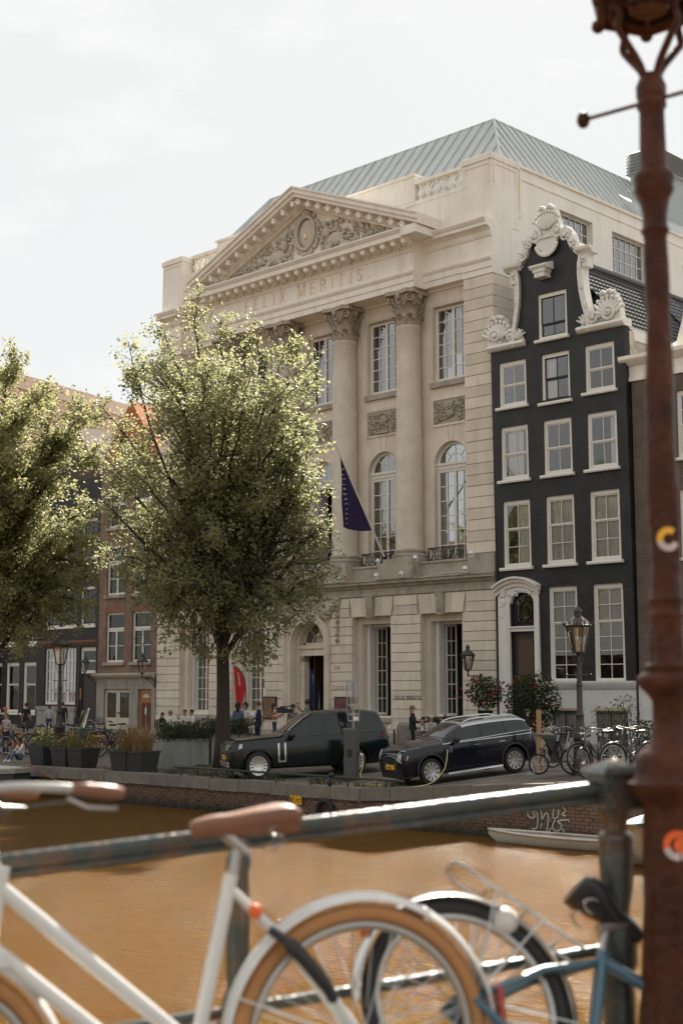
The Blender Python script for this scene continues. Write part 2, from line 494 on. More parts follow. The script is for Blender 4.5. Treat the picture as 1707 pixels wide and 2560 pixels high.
# the land sheet everything stands on (well below street level, out to the horizon)
tag(MB().add([(-1500, -900, -2.6), (1500, -900, -2.6), (1500, 1500, -2.6), (-1500, 1500, -2.6)], [(0, 1, 2, 3)]).build('ground', pm('earth', (0.10, 0.085, 0.065), 0.95)), 'brown earth under the streets and the canal bed', kind='structure')
tag(MB().add([(-400, -120, WATER_Z), (200, -120, WATER_Z), (200, EDGE_Y + 0.3, WATER_Z), (-400, EDGE_Y + 0.3, WATER_Z)], [(0, 1, 2, 3)]).build('canal_water', water_mat()), 'muddy brown rippled canal water', kind='structure')

# quay street
xs = [-400, -200, -100, -60, -40] + [-30 + 2.0 * i for i in range(32)] + [36, 60, 120]
ys = [EDGE_Y + 0.42, -19, -18.6, -18.2, -17.5, -16.5, -15.5, -14.7, -13, -10, -6, -3, 0, 6, 20, 120]
mb = MB()
for x in xs:
    for y in ys: mb.v.append((x, y, ground_z(x, y)))
n = len(ys)
for i in range(len(xs)-1):
    for j in range(n-1):
        mb.f.append((i*n+j, (i+1)*n+j, (i+1)*n+j+1, i*n+j+1)); mb.m.append(0)
quay = tag(mb.build('quay_street', PAVE, smooth=60), 'brick paved canal side street', kind='structure')
# a raised pavement of pale slabs in front of the houses
SLAB = pm('pavement_slab', (0.20, 0.18, 0.155), 0.85, 0.15, 2, 0.15, 20, rvar=0.10)
pav = tag(MB().box(-60, 9, -3.3, -0.02, 0.1, 0.36).build('pavement', SLAB), 'grey pavement along the house fronts', kind='structure')

# quay wall: mortar core, coping stones and bricks
qw = tag(MB().box(-60, 11.8, EDGE_Y + 0.06, EDGE_Y + 0.6, -2.5, -0.26).hexa([(11.8, EDGE_Y+.06, -2.5), (30, EDGE_Y+.06, -2.5), (30, EDGE_Y+.6, -2.5), (11.8, EDGE_Y+.6, -2.5), (11.8, EDGE_Y+.06, -.26), (30, EDGE_Y+.06, 1.014), (30, EDGE_Y+.6, 1.014), (11.8, EDGE_Y+.6, -.26)]).build('quay_wall', MORTAR), 'old brick quay wall with stone coping above the water', kind='structure')
x = -14.0
cop_mesh = MB().hexa([(-.5, -.5, -.5), (.5, -.5, -.5), (.5, .5, -.5), (-.5, .5, -.5), (-.5, -.46, .5), (.5, -.46, .5), (.5, .5, .5), (-.5, .5, .5)]).mesh('coping_stone', COPING)
while x < 22:
    w = rnd.uniform(0.95, 1.45)
    za, zb = ground_z(x, EDGE_Y), ground_z(x + w, EDGE_Y)
    o = link('coping_stone', cop_mesh, qw, (x + w/2, EDGE_Y + 0.22 + rnd.uniform(-.012, .012), (za+zb)/2 - 0.125 + rnd.uniform(-.008, .012)), (0, -math.atan2(zb-za, w), rnd.uniform(-.004, .004)), (w - 0.015, 0.5, 0.30))
    x += w
brk = MB().box(-.5, .5, -.5, .5, -.5, .5).mesh('brick', QBRICK)
rest = MB()
cnt = 0
for r in range(15):
    z = -0.315 - 0.075 * r
    x = -14.0 + (0.115 if r % 2 else 0)
    while x < 19:
        up = ground_z(x, EDGE_Y)
        w = 0.215 * rnd.uniform(0.94, 1.02)
        yo = rnd.uniform(-0.012, 0.014)
        if rnd.random() > 0.03:
            if 8.6 < x < 13.2 and r < 8 and cnt < 300:
                link('brick', brk, qw, (x + w/2, EDGE_Y + 0.065 + yo, z), (0, 0, rnd.uniform(-.02, .02)), (w, 0.06, 0.062)); cnt += 1
            elif z > WATER_Z - 0.12 or up > 0.05:
                zz = z
                rest.box(x, x + w, EDGE_Y + 0.035 + yo, EDGE_Y + 0.10, zz - 0.031, zz + 0.031)
        x += 0.23
    # extra rows where the wall climbs towards the bridge
for r in range(5):
    z = -0.24 + 0.075 * r
    x = 12.0 + (0.115 if r % 2 else 0)
    while x < 19:
        if z + 0.04 < ground_z(x, EDGE_Y) - 0.28:
            rest.box(x, x + 0.215, EDGE_Y + 0.035, EDGE_Y + 0.10, z - 0.031, z + 0.031)
        x += 0.23
tag(rest.build('brickwork', QBRICK, qw), kind='stuff')

# grass tufts on the quay edge
def blades(mb, c, n, rad, h, spread=0.5, w=0.012):
    for _ in range(n):
        a = rnd.uniform(0, 6.283); r = rad * math.sqrt(rnd.random())
        x, y = c[0] + r*math.cos(a), c[1] + r*math.sin(a)
        hh = h * rnd.uniform(.5, 1.15); b = rnd.uniform(0, 6.283); s = spread * hh * rnd.random()
        dx, dy = math.cos(b)*s, math.sin(b)*s
        ux, uy = -math.sin(b)*w, math.cos(b)*w
        z = c[2]
        mb.add([(x-ux, y-uy, z), (x+ux, y+uy, z), (x+dx*.4+ux*.7, y+dy*.4+uy*.7, z+hh*.6), (x+dx*.4-ux*.7, y+dy*.4-uy*.7, z+hh*.6), (x+dx, y+dy, z+hh)], [(0, 1, 2, 3), (3, 2, 4)])
GRASS = leaf_mat('weedy_grass', (0.045, 0.05, 0.02), (0.10, 0.09, 0.045), 0.2, (0.10,0.11,0.03))
mb = MB()
for i in range(70):
    x = rnd.uniform(0.6, 12.5); y = EDGE_Y + rnd.choice([0.5, 0.62, 0.9, 1.3, 1.8]) + rnd.uniform(-.1, .1)
    if x > 6.3 and y > -18.9: continue
    blades(mb, (x, y, ground_z(x, y) - .01), rnd.randint(10, 30), .22, .16, .9)
for i in range(40):
    x = rnd.uniform(1.2, 4.8); y = rnd.uniform(-18.9, -16.4)
    blades(mb, (x, y, ground_z(x, y) - .01), 14, .25, .12, 1.2)
for i in range(14):
    p = (9.1 + rnd.uniform(-.7, .7), -18.0 + rnd.uniform(-.5, .4))
    blades(mb, (p[0], p[1], ground_z(*p) - .01), 14, .22, .16, 1.0)
tag(mb.build('grass', GRASS, recalc=False), 'weedy grass growing along the quay edge and tree pit', kind='stuff')

# a painted parking line on the paving
LINE = pm('worn_road_paint', (0.50, 0.48, 0.44), 0.8, 0.3, 6)
def ground_strip(name, p, q, w, mat, dz=0.006):
    p, q = Vector(p), Vector(q); d = (q-p).normalized(); s = Vector((-d.y, d.x)) * w/2
    mb = MB(); k = 10
    for i in range(k+1):
        c = p + (q-p)*i/k
        for sg in (-1, 1):
            u = c + s*sg; mb.v.append((u.x, u.y, ground_z(u.x, u.y) + dz))
    for i in range(k): mb.f.append((2*i, 2*i+2, 2*i+3, 2*i+1)); mb.m.append(0)
    return mb.build(name, mat)
a, b = on_ground(640, 1975), on_ground(905, 1955)
tag(ground_strip('road_marking', (7.2, -18.9), (9.9, -15.3), .1, LINE), 'worn white parking line beside the large dark car', kind='structure')
tag(ground_strip('road_marking', (12.1, -18.9), (15.2, -13.4), .1, LINE), 'worn white parking line beside the small dark blue car', kind='structure')
tag(ground_strip('road_marking', (-2.2, -17.0), (0.6, -16.2), .14, LINE), 'white painted mark on the paving by the concrete planters', kind='structure')

# far bank behind the viewer, seen only as reflections in the windows
tag(MB().box(-200, 26, -120, -48, -2.4, 0.25).build('far_quay', PAVE), 'paved quay on the other bank', kind='structure')
FAR_COLS = [(0.16, 0.085, 0.05), (0.20, 0.16, 0.12), (0.26, 0.11, 0.05), (0.08, 0.07, 0.06), (0.30, 0.27, 0.22), (0.17, 0.08, 0.05), (0.14, 0.09, 0.065), (0.20, 0.10, 0.055)]
FAR_TXT = ['orange brick canal house with a bell gable on the other bank', 'tan canal house with a cornice on the other bank', 'bright red brick canal house on the other bank', 'dark canal house on the other bank', 'cream canal house on the other bank', 'deep red canal house on the other bank', 'brown canal house on the other bank', 'rust coloured corner house on the other bank']
x = -92.0
for i, c in enumerate(FAR_COLS):
    w = rnd.uniform(9, 11.5); h = rnd.uniform(13, 17.5)
    t = thing('canal_house', FAR_TXT[i], 'house', (x + w/2, -60, 0.25), group='houses on the other bank')
    mt = brick_mat('far_brick_%d' % i, c, tuple(v*.75 for v in c), tuple(v*.6 for v in c))
    MB().box(-w/2, w/2, -8, 0, 0, h).build('wall', mt, t)
    MB().prof_y([(-w/2, h), (w/2, h), (w*.2, h+3.2), (-w*.2, h+3.2)], -8, -.2).build('roof', pm('far_roof', (0.09, 0.06, 0.05)), t)
    for fl in range(4):
        for k in range(3):
            cx = -w/2 + w*(k+.5)/3; z0 = 1.2 + fl*3.4
            if z0 + 2.2 > h: continue
            wn_ = MB().box(cx-.75, cx+.75, 0.01, .06, z0, z0+2.2).build('window', WHITE, t)
            MB().box(cx-.62, cx+.62, .065, .075, z0+.12, z0+2.08).build('pane', pm('far_pane', (0.05, 0.06, 0.07), .1), wn_)
    x += w + .02
# ================================================================== the columned stone building
FX = -10.85                      # centre line
BAYS = [FX + 3.97 * k for k in (2, 1, 0, -1, -2)]
GBAYS = [-2.72, -6.76, -10.80, -14.86, -18.92]
XL, XR = -21.90, 0.27
YW = 1.0                         # recessed wall of the upper storeys
fel = thing('columned_building', 'pale stone neoclassical hall with four columns, pediment and zinc roof', 'building', (FX, 0, 0))

def wall_mesh(x0, x1, z0, z1, yf, th, holes):
    """wall facing -Y with rectangular or round-headed holes (xa, xb, za, zb, arched); reveals included"""
    mb = MB()
    xsr, zsr = {x0, x1}, {z0, z1}
    for h in holes: xsr |= {h[0], h[1]}; zsr |= {h[2], h[3]}
    xs_, zs_ = sorted(xsr), sorted(zsr)
    for i in range(len(xs_)-1):
        for j in range(len(zs_)-1):
            cx, cz = (xs_[i]+xs_[i+1])/2, (zs_[j]+zs_[j+1])/2
            if any(h[0] < cx < h[1] and h[2] < cz < h[3] for h in holes): continue
            for y in (yf, yf+th):
                mb.add([(xs_[i], y, zs_[j]), (xs_[i+1], y, zs_[j]), (xs_[i+1], y, zs_[j+1]), (xs_[i], y, zs_[j+1])], [(0, 1, 2, 3)])
    for h in holes:
        xa, xb, za, zb = h[:4]; arch = len(h) > 4 and h[4]
        c, r = (xa+xb)/2, (xb-xa)/2
        if not arch:
            pts = [(xa, za), (xa, zb), (xb, zb), (xb, za)]
        else:
            zs = zb - r
            arc = [(c - r*math.cos(math.pi*k/16), zs + r*math.sin(math.pi*k/16)) for k in range(17)]
            pts = [(xa, za)] + arc + [(xb, za)]
            for (u, v), (p, q) in zip(arc[:-1], arc[1:]):
                for y in (yf, yf+th):
                    mb.add([(u, y, v), (p, y, q), (p, y, zb), (u, y, zb)], [(0, 1, 2, 3)])
        k = len(pts)
        for i in range(k):
            (u, v), (p, q) = pts[i], pts[(i+1) % k]
            mb.add([(u, yf, v), (p, yf, q), (p, yf+th, q), (u, yf+th, v)], [(0, 1, 2, 3)])
    # outer rim
    mb.add([(x0, yf, z0), (x1, yf, z0), (x1, yf+th, z0), (x0, yf+th, z0)], [(0, 1, 2, 3)])
    mb.add([(x0, yf, z1), (x1, yf, z1), (x1, yf+th, z1), (x0, yf+th, z1)], [(0, 1, 2, 3)])
    mb.add([(x0, yf, z0), (x0, yf+th, z0), (x0, yf+th, z1), (x0, yf, z1)], [(0, 1, 2, 3)])
    mb.add([(x1, yf, z0), (x1, yf+th, z0), (x1, yf+th, z1), (x1, yf, z1)], [(0, 1, 2, 3)])
    return mb

def grid_window(parent, xa, xb, za, zb, y, cols, rows, fw=0.09, bar=0.035, mid=0.11, frame=WHITE, glass=GLASS, axis='X', panes=True, hid=False, tilt=0.006):
    """casement window: frame with glazing bars as one part, each pane its own sub-part.  cols: list of panes per leaf"""
    o = root_loc(parent)
    mb = MB()
    def bx(u0, u1, z0, z1, d0, d1):
        if axis == 'X': mb.box(u0, u1, y+d0, y+d1, z0, z1)
        else: mb.box(y+d0, y+d1, u0, u1, z0, z1)
    s = 1 if axis == 'X' else -1
    d = lambda a, b: (a, b) if s == 1 else (-b, -a)
    bx(xa, xa+fw, za, zb, *d(0, .1)); bx(xb-fw, xb, za, zb, *d(0, .1))
    bx(xa+fw, xb-fw, zb-fw, zb, *d(0, .1)); bx(xa+fw, xb-fw, za, za+fw*1.2, *d(0, .1))
    ia, ib = xa+fw, xb-fw; z0, z1 = za+fw*1.2, zb-fw
    nl = len(cols)
    lw = ((ib-ia) - mid*(nl-1)) / nl
    cells = []
    for li, nc in enumerate(cols):
        l0 = ia + li*(lw+mid)
        if li: bx(l0-mid, l0, z0, z1, *d(.0, .09))
        pw = (lw - bar*(nc-1))/nc; ph = ((z1-z0) - bar*(rows-1))/rows
        for c in range(nc):
            if c: bx(l0+c*(pw+bar)-bar, l0+c*(pw+bar), z0, z1, *d(.025, .07))
            for r in range(rows):
                cells.append((l0+c*(pw+bar), l0+c*(pw+bar)+pw, z0+r*(ph+bar), z0+r*(ph+bar)+ph))
        for r in range(1, rows):
            bx(l0, l0+lw, z0+r*(ph+bar)-bar, z0+r*(ph+bar), *d(.028, .068))
    win = mb.build('window', frame, parent, world=True)
    if hid: cells = [(ia, ib, z0, z1)]
    gm = unit_box(glass, 'pane')
    for u0, u1, a, b in cells:
        jt = (rnd.uniform(-tilt, tilt), 0, rnd.uniform(-tilt, tilt))
        if axis == 'X':
            link('pane', gm, win, ((u0+u1)/2-o[0], y+.055-o[1], (a+b)/2-o[2]), jt, (u1-u0+.02, .004, b-a+.02))
        else:
            link('pane', gm, win, (y-.055-o[0], (u0+u1)/2-o[1], (a+b)/2-o[2]), (0, jt[0], jt[2]), (.004, u1-u0+.02, b-a+.02))
    return win

# --- masses -------------------------------------------------------
holes_up = []
for b in BAYS:
    holes_up += [(b-.98, b+.98, 7.85, 13.13, True), (b-.98, b+.98, 15.82, 19.22)]
wall_mesh(XL+.3, XR-.12, 7.1, 24.0, YW, .5, holes_up).build('wall', STONE, fel, True)
GH = []
for i, g in enumerate(GBAYS):
    GH.append((g-1.17, g+1.17, 1.2, 5.62) if i != 2 else (g-1.14, g+1.14, .35, 5.60, True))
wall_mesh(XL+.02, XR-.1, 0.0, 7.1, .10, .55, GH).build('wall', STONE, fel, True)
# side wall with two tall windows, other outer walls, floors
sw = MB()
SW_H = [(4.5, 7.46, 21.3, 23.72), (9.05, 12.0, 21.3, 23.72)]
m_ = wall_mesh(.35, 24.0, 0.0, 24.84, -.25, .45, SW_H)
m_.mapv(lambda x, y, z: (-y, x, z)).build('side_wall', PAINT_S, fel, True)
MB().box(XL+.02, XL+.4, .66, 24, 0, 24.5).build('side_wall', PAINT_S, fel, True)
MB().box(XL+.4, -.22, 23.6, 24, 0, 24.5).build('rear_wall', PAINT_S, fel, True)
for zf in (7.3, 14.3, 20.6):
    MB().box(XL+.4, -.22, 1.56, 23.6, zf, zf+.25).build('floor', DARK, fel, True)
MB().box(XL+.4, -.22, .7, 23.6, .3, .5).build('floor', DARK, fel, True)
for zf in (.5, 7.55, 14.55):
    MB().box(XL+.4, -.22, 7.5, 7.7, zf, zf+6.6).build('partition', pm('warm_room_wall', (0.16, 0.125, 0.095)), fel, True)
for a, b in SW_H and ((4.5, 7.46), (9.05, 12.0)):
    grid_window(fel, a+.03, b-.03, 21.32, 23.70, .02, [6], 4, .07, .04, axis='Y', glass=GLASS)
    MB().box(-.2, .30, a-.05, b+.05, 21.18, 21.295).build('sill', PAINT, fel, True)
    MB().box(-1.2, -1.15, a-.5, b+.5, 20.9, 23.9).build('curtain', CURTAIN, fel, True)
# string mouldings along the side parapet
MB().prof_y([(.25, 24.30), (.29, 24.33), (.29, 24.40), (.25, 24.43)], 1.95, 24).build('moulding', PAINT, fel, True)
MB().prof_y([(.25, 24.84), (.34, 24.84), (.34, 24.97), (-.5, 24.97), (-.5, 24.84)], 1.9, 24).build('coping', PAINT, fel, True)
MB().cyl((.31, 1.95, 22.9), (.31, 1.95, 24.7), .05, n=8).box(.27, .35, 1.9, 2.0, 22.6, 22.9).build('drain_pipe', PAINT, fel, True)

# --- ground floor -------------------------------------------------
for a, b in ((XL-.06, GBAYS[4]-1.0), (GBAYS[4]+1.0, GBAYS[3]-1.0), (GBAYS[3]+1.0, -12.4), (-9.2, GBAYS[1]-1.0), (GBAYS[1]+1.0, GBAYS[0]-1.0), (GBAYS[0]+1.0, XR)):
    MB().box(a, b, -.12, .09, 0, .55).build('plinth', STONE_D, fel, True)
PIERS = [(XL, GBAYS[4]-1.17), (GBAYS[4]+1.17, GBAYS[3]-1.17), (GBAYS[3]+1.17, -12.30), (-9.30, GBAYS[1]-1.17), (GBAYS[1]+1.17, GBAYS[0]-1.17), (GBAYS[0]+1.17, XR)]
fo = root_loc(fel)
ch = 0.402
for a, b in PIERS:
    piece('stone_block', STONE, fel, a, b, -.02, .09, .56, 1.185, fo)
    for k in range(11):
        z = 1.2 + k*ch
        piece('stone_block', STONE, fel, a, b, .0+rnd.uniform(-.004, .004), .095, z, z+ch-.028, fo)
# band above the openings: voussoirs, keystones, plain blocks
for i, g in enumerate(GBAYS):
    if i == 2: continue
    piece('apron_panel', STONE, fel, g-1.16, g+1.16, .12, .3, .4, 1.0, fo)
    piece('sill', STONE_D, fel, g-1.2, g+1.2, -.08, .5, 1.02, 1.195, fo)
    for (a0, a1, b0, b1) in ((-1.32, -.62, -1.15, -.5), (-.6, -.24, -.48, -.2), (.2, .48, .24, .6), (.5, 1.15, .62, 1.32)):
        # (top x0, top x1 / bottom x0, x1)
        t0, t1 = (a0, a1) if a0 < 0 else (b0, b1)
        u0, u1 = (b0, b1) if a0 < 0 else (a0, a1)
        zt = 6.46
        MB().hexa([(g+u0, 0, 5.63), (g+u1, 0, 5.63), (g+u1, .095, 5.63), (g+u0, .095, 5.63), (g+t0, 0, zt), (g+t1, 0, zt), (g+t1, .095, zt), (g+t0, .095, zt)]).build('voussoir', STONE, fel, True)
    k = MB().hexa([(g-.17, -.13, 5.55), (g+.17, -.13, 5.55), (g+.17, .09, 5.55), (g-.17, .09, 5.55), (g-.23, -.17, 6.5), (g+.23, -.17, 6.5), (g+.23, .09, 6.5), (g-.23, .09, 6.5)]).build('keystone', STONE_D, fel, True)
    rl = MB()
    for q in range(60):
        rl.sph((g+rnd.uniform(-.13, .13), -.16, rnd.uniform(5.65, 6.4)), (.035, .02, .05), 6, 4)
    rl.build('carving', CARVE, k, True)
for a, b in ((XL, GBAYS[4]-1.36), (GBAYS[4]+1.36, GBAYS[3]-1.36), (GBAYS[3]+1.36, -12.35), (-9.25, GBAYS[1]-1.36), (GBAYS[1]+1.36, GBAYS[0]-1.36), (GBAYS[0]+1.36, XR)):
    piece('stone_block', STONE, fel, a, b, .0, .095, 5.63, 6.02, fo)
    piece('stone_block', STONE, fel, a, b, .0, .095, 6.045, 6.46, fo)
# belt cornice between ground floor and columns
prof = [(.1, 6.5), (-.04, 6.5), (-.04, 6.62), (-.02, 6.64), (-.02, 6.82), (-.1, 6.86), (-.16, 6.98), (-.34, 7.0), (-.34, 7.09), (-.40, 7.12), (-.40, 7.18), (1.0, 7.2), (1.0, 6.5)]
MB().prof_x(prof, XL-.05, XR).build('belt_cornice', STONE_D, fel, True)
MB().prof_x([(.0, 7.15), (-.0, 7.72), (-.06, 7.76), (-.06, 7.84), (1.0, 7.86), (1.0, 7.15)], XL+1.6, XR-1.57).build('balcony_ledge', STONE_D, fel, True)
# ground floor windows: stone architrave, white casements, two stand open
for i, g in enumerate(GBAYS):
    if i == 2: continue
    MB().box(g-1.165, g-.86, .36, .6, 1.2, 5.62).box(g+.86, g+1.165, .36, .6, 1.2, 5.62).box(g-.86, g+.86, .36, .6, 5.3, 5.62).box(g-.92, g-.86, .33, .36, 1.2, 5.36).box(g+.86, g+.92, .33, .36, 1.2, 5.36).build('architrave', STONE, fel, True)
    if i < 2:
        fr = MB().box(g-.86, g-.62, .62, .98, 1.2, 5.3).box(g+.74, g+.86, .62, .98, 1.2, 5.3).box(g-.62, g+.74, .8, .98, 5.18, 5.3).box(g-.86, g+.86, .62, 1.2, 1.2, 1.27).box(g-.66, g-.62, .58, .62, 1.27, 5.2).build('window', WHITE, fel, True)
        # casement leaf swung into the room, hinged at the far jamb
        lf = MB(); L_ = .50
        def leafpt(u, w, z): # u along leaf, w thickness
            a = R(58)
            return (g-.6+u*math.cos(a)-w*math.sin(a), 1.0+u*math.sin(a)+w*math.cos(a), z)
        def lbox(u0, u1, z0, z1, w0=0, w1=.05):
            lf.hexa([leafpt(u0, w0, z0), leafpt(u1, w0, z0), leafpt(u1, w1, z0), leafpt(u0, w1, z0), leafpt(u0, w0, z1), leafpt(u1, w0, z1), leafpt(u1, w1, z1), leafpt(u0, w1, z1)])
        lbox(0, .07, 1.3, 5.2); lbox(L_-.07, L_, 1.3, 5.2); lbox(.07, L_-.07, 1.3, 1.42); lbox(.07, L_-.07, 5.1, 5.2); lbox(L_/2-.015, L_/2+.015, 1.42, 5.1, .01, .04)
        zz = [1.42 + (5.1-1.42)*q/6 for q in range(7)]
        for q in zz[1:-1]: lbox(.07, L_-.07, q-.02, q+.02, .01, .04)
        leaf = lf.build('open_casement', WHITE, fel, True)
        for q in range(6):
            for u0, u1 in ((.07, L_/2-.015), (L_/2+.015, L_-.07)):
                pmb = MB().hexa([leafpt(u0, .022, zz[q]), leafpt(u1, .022, zz[q]), leafpt(u1, .027, zz[q]), leafpt(u0, .027, zz[q]), leafpt(u0, .022, zz[q+1]), leafpt(u1, .022, zz[q+1]), leafpt(u1, .027, zz[q+1]), leafpt(u0, .027, zz[q+1])])
                pmb.build('pane', GLASS_C, leaf, True)
    else:
        MB().box(g-.86, g-.72, .62, .98, 1.2, 5.3).box(g+.72, g+.86, .62, .98, 1.2, 5.3).box(g-.72, g+.72, .62, .98, 5.2, 5.3).box(g-.86, g+.86, .58, 1.0, 1.2, 1.34).build('casing', WHITE, fel, True)
        grid_window(fel, g-.72, g+.72, 1.34, 5.2, .84, [2, 2], 7, .06, .035, .09)
# entrance: round arch with mouldings, fanlight, transom, pilasters, dark doorway
g = GBAYS[2]
def arch_band(r0, r1, y0, y1, cx, zs, zbot, n=28):
    mb = MB()
    def sec(a): return (cx - math.cos(a), math.sin(a))
    pts = [(-1, None, zbot)]
    ring = []
    for k in range(n+1):
        a = math.pi*k/n
        ring.append((cx-math.cos(a)*r0, zs+math.sin(a)*r0, cx-math.cos(a)*r1, zs+math.sin(a)*r1))
    ring = [(cx-r0, zbot, cx-r1, zbot)] + ring + [(cx+r0, zbot, cx+r1, zbot)]
    for (a, b, c, d), (e, f, h, i) in zip(ring[:-1], ring[1:]):
        mb.add([(a, y0, b), (c, y0, d), (c, y1, d), (a, y1, b), (e, y0, f), (h, y0, i), (h, y1, i), (e, y1, f)], [(0, 1, 5, 4), (1, 2, 6, 5), (3, 0, 4, 7)])
    return mb
arch_band(1.12, 1.26, -.03, .3, g, 4.46, .35).build('archivolt', STONE, fel, True)
arch_band(1.26, 1.40, -.08, .2, g, 4.46, .35).build('archivolt', STONE, fel, True)
arch_band(1.40, 1.50, -.13, .12, g, 4.46, .35).build('archivolt', STONE, fel, True)
arch_band(.98, 1.132, .42, .9, g, 4.46, .35).build('archivolt', STONE, fel, True)
MB().box(g-1.13, g+1.13, .55, 1.0, 4.14, 4.30).box(g-1.13, g+1.13, .47, 1.0, 4.30, 4.46).box(g-1.13, g+1.13, .52, 1.0, 3.98, 4.14).build('transom', STONE, fel, True)
for s in (-1, 1):
    MB().box(g+s*.95-.14, g+s*.95+.14, .6, .95, .4, 3.7).box(g+s*.95-.17, g+s*.95+.17, .56, .95, .35, .62).build('pilaster', STONE, fel, True)
    c = MB().box(g+s*.95-.2, g+s*.95+.2, .52, .95, 3.88, 3.98)
    for u in (-.13, .13): c.ring((g+s*.95+u, .57, 3.8), .055, .03, 'Y', 12, 6)
    c.box(g+s*.95-.12, g+s*.95+.12, .58, .95, 3.7, 3.88).build('pilaster_capital', CARVE, fel, True)
# fanlight
fan = arch_band(.88, .98, .75, .87, g, 4.56, 4.48)
fan.box(g-.98, g+.98, .75, .87, 4.46, 4.58)
fan.ring((g, .81, 4.58), .42, .025, 'Y', 16, 6, 0, math.pi)
for a in (45, 90, 135): fan.cyl((g+.42*math.cos(R(a)), .81, 4.58+.42*math.sin(R(a))), (g+.9*math.cos(R(a)), .81, 4.58+.9*math.sin(R(a))), .022, n=6)
fan.cyl((g, .81, 4.58), (g, .81, 5.0), .02, n=6)
fl = fan.build('fanlight', WHITE, fel, True)
MB().poly_xz([(g-.9, 4.57)] + [(g-.9*math.cos(math.pi*k/16), 4.58+.9*math.sin(math.pi*k/16)) for k in range(17)], .805, .81).build('pane', GLASS, fl, True)
MB().box(g-1.14, g+1.14, .97, 1.0, 5.35, 5.6).build('door_lintel', STONE, fel, True)
MB().box(g+.52, g+.60, 1.0, 1.9, .5, 3.98).box(g-.60, g-.52, 1.0, 1.9, .5, 3.98).build('open_door', pm('dark_oak', (0.06, 0.038, 0.025), .6), fel, True)
MB().box(g-1.1, g+1.1, -.3, .6, .0, .42).box(g-1.3, g+1.3, -.6, -.3, .0, .33).build('door_step', STONE_D, fel, True)
k = MB().hexa([(g-.15, -.2, 5.4), (g+.15, -.2, 5.4), (g+.15, 0, 5.4), (g-.15, 0, 5.4), (g-.22, -.28, 6.46), (g+.22, -.28, 6.46), (g+.22, 0, 6.46), (g-.22, 0, 6.46)]).build('keystone', STONE_D, fel, True)
# garland either side of the arch
for s in (-1, 1):
    gm = MB()
    def bunch(x, z, r, n=16):
        for _ in range(n):
            gm.sph((x+rnd.uniform(-r, r), -.07+rnd.uniform(-.03, .02), z+rnd.uniform(-r, r)*.9), (r*.42, .05, r*.42), 6, 4)
    for q in range(9):
        t = q/8; x = g + s*(.5 + 1.35*t); z = 6.28 - .55*math.sin(math.pi*t)
        bunch(x, z, .10 + .05*math.sin(math.pi*t), 12)
    bunch(g+s*1.95, 6.3, .19, 26)
    for q in range(6): bunch(g+s*2.0, 6.0-.28*q, .085, 10); gm.cyl((g+s*2.0, -.05, 6.05-.28*q), (g+s*2.0, -.05, 5.8-.28*q), .025, n=5)
    gm.build('garland', CARVE, fel, True, smooth=60)

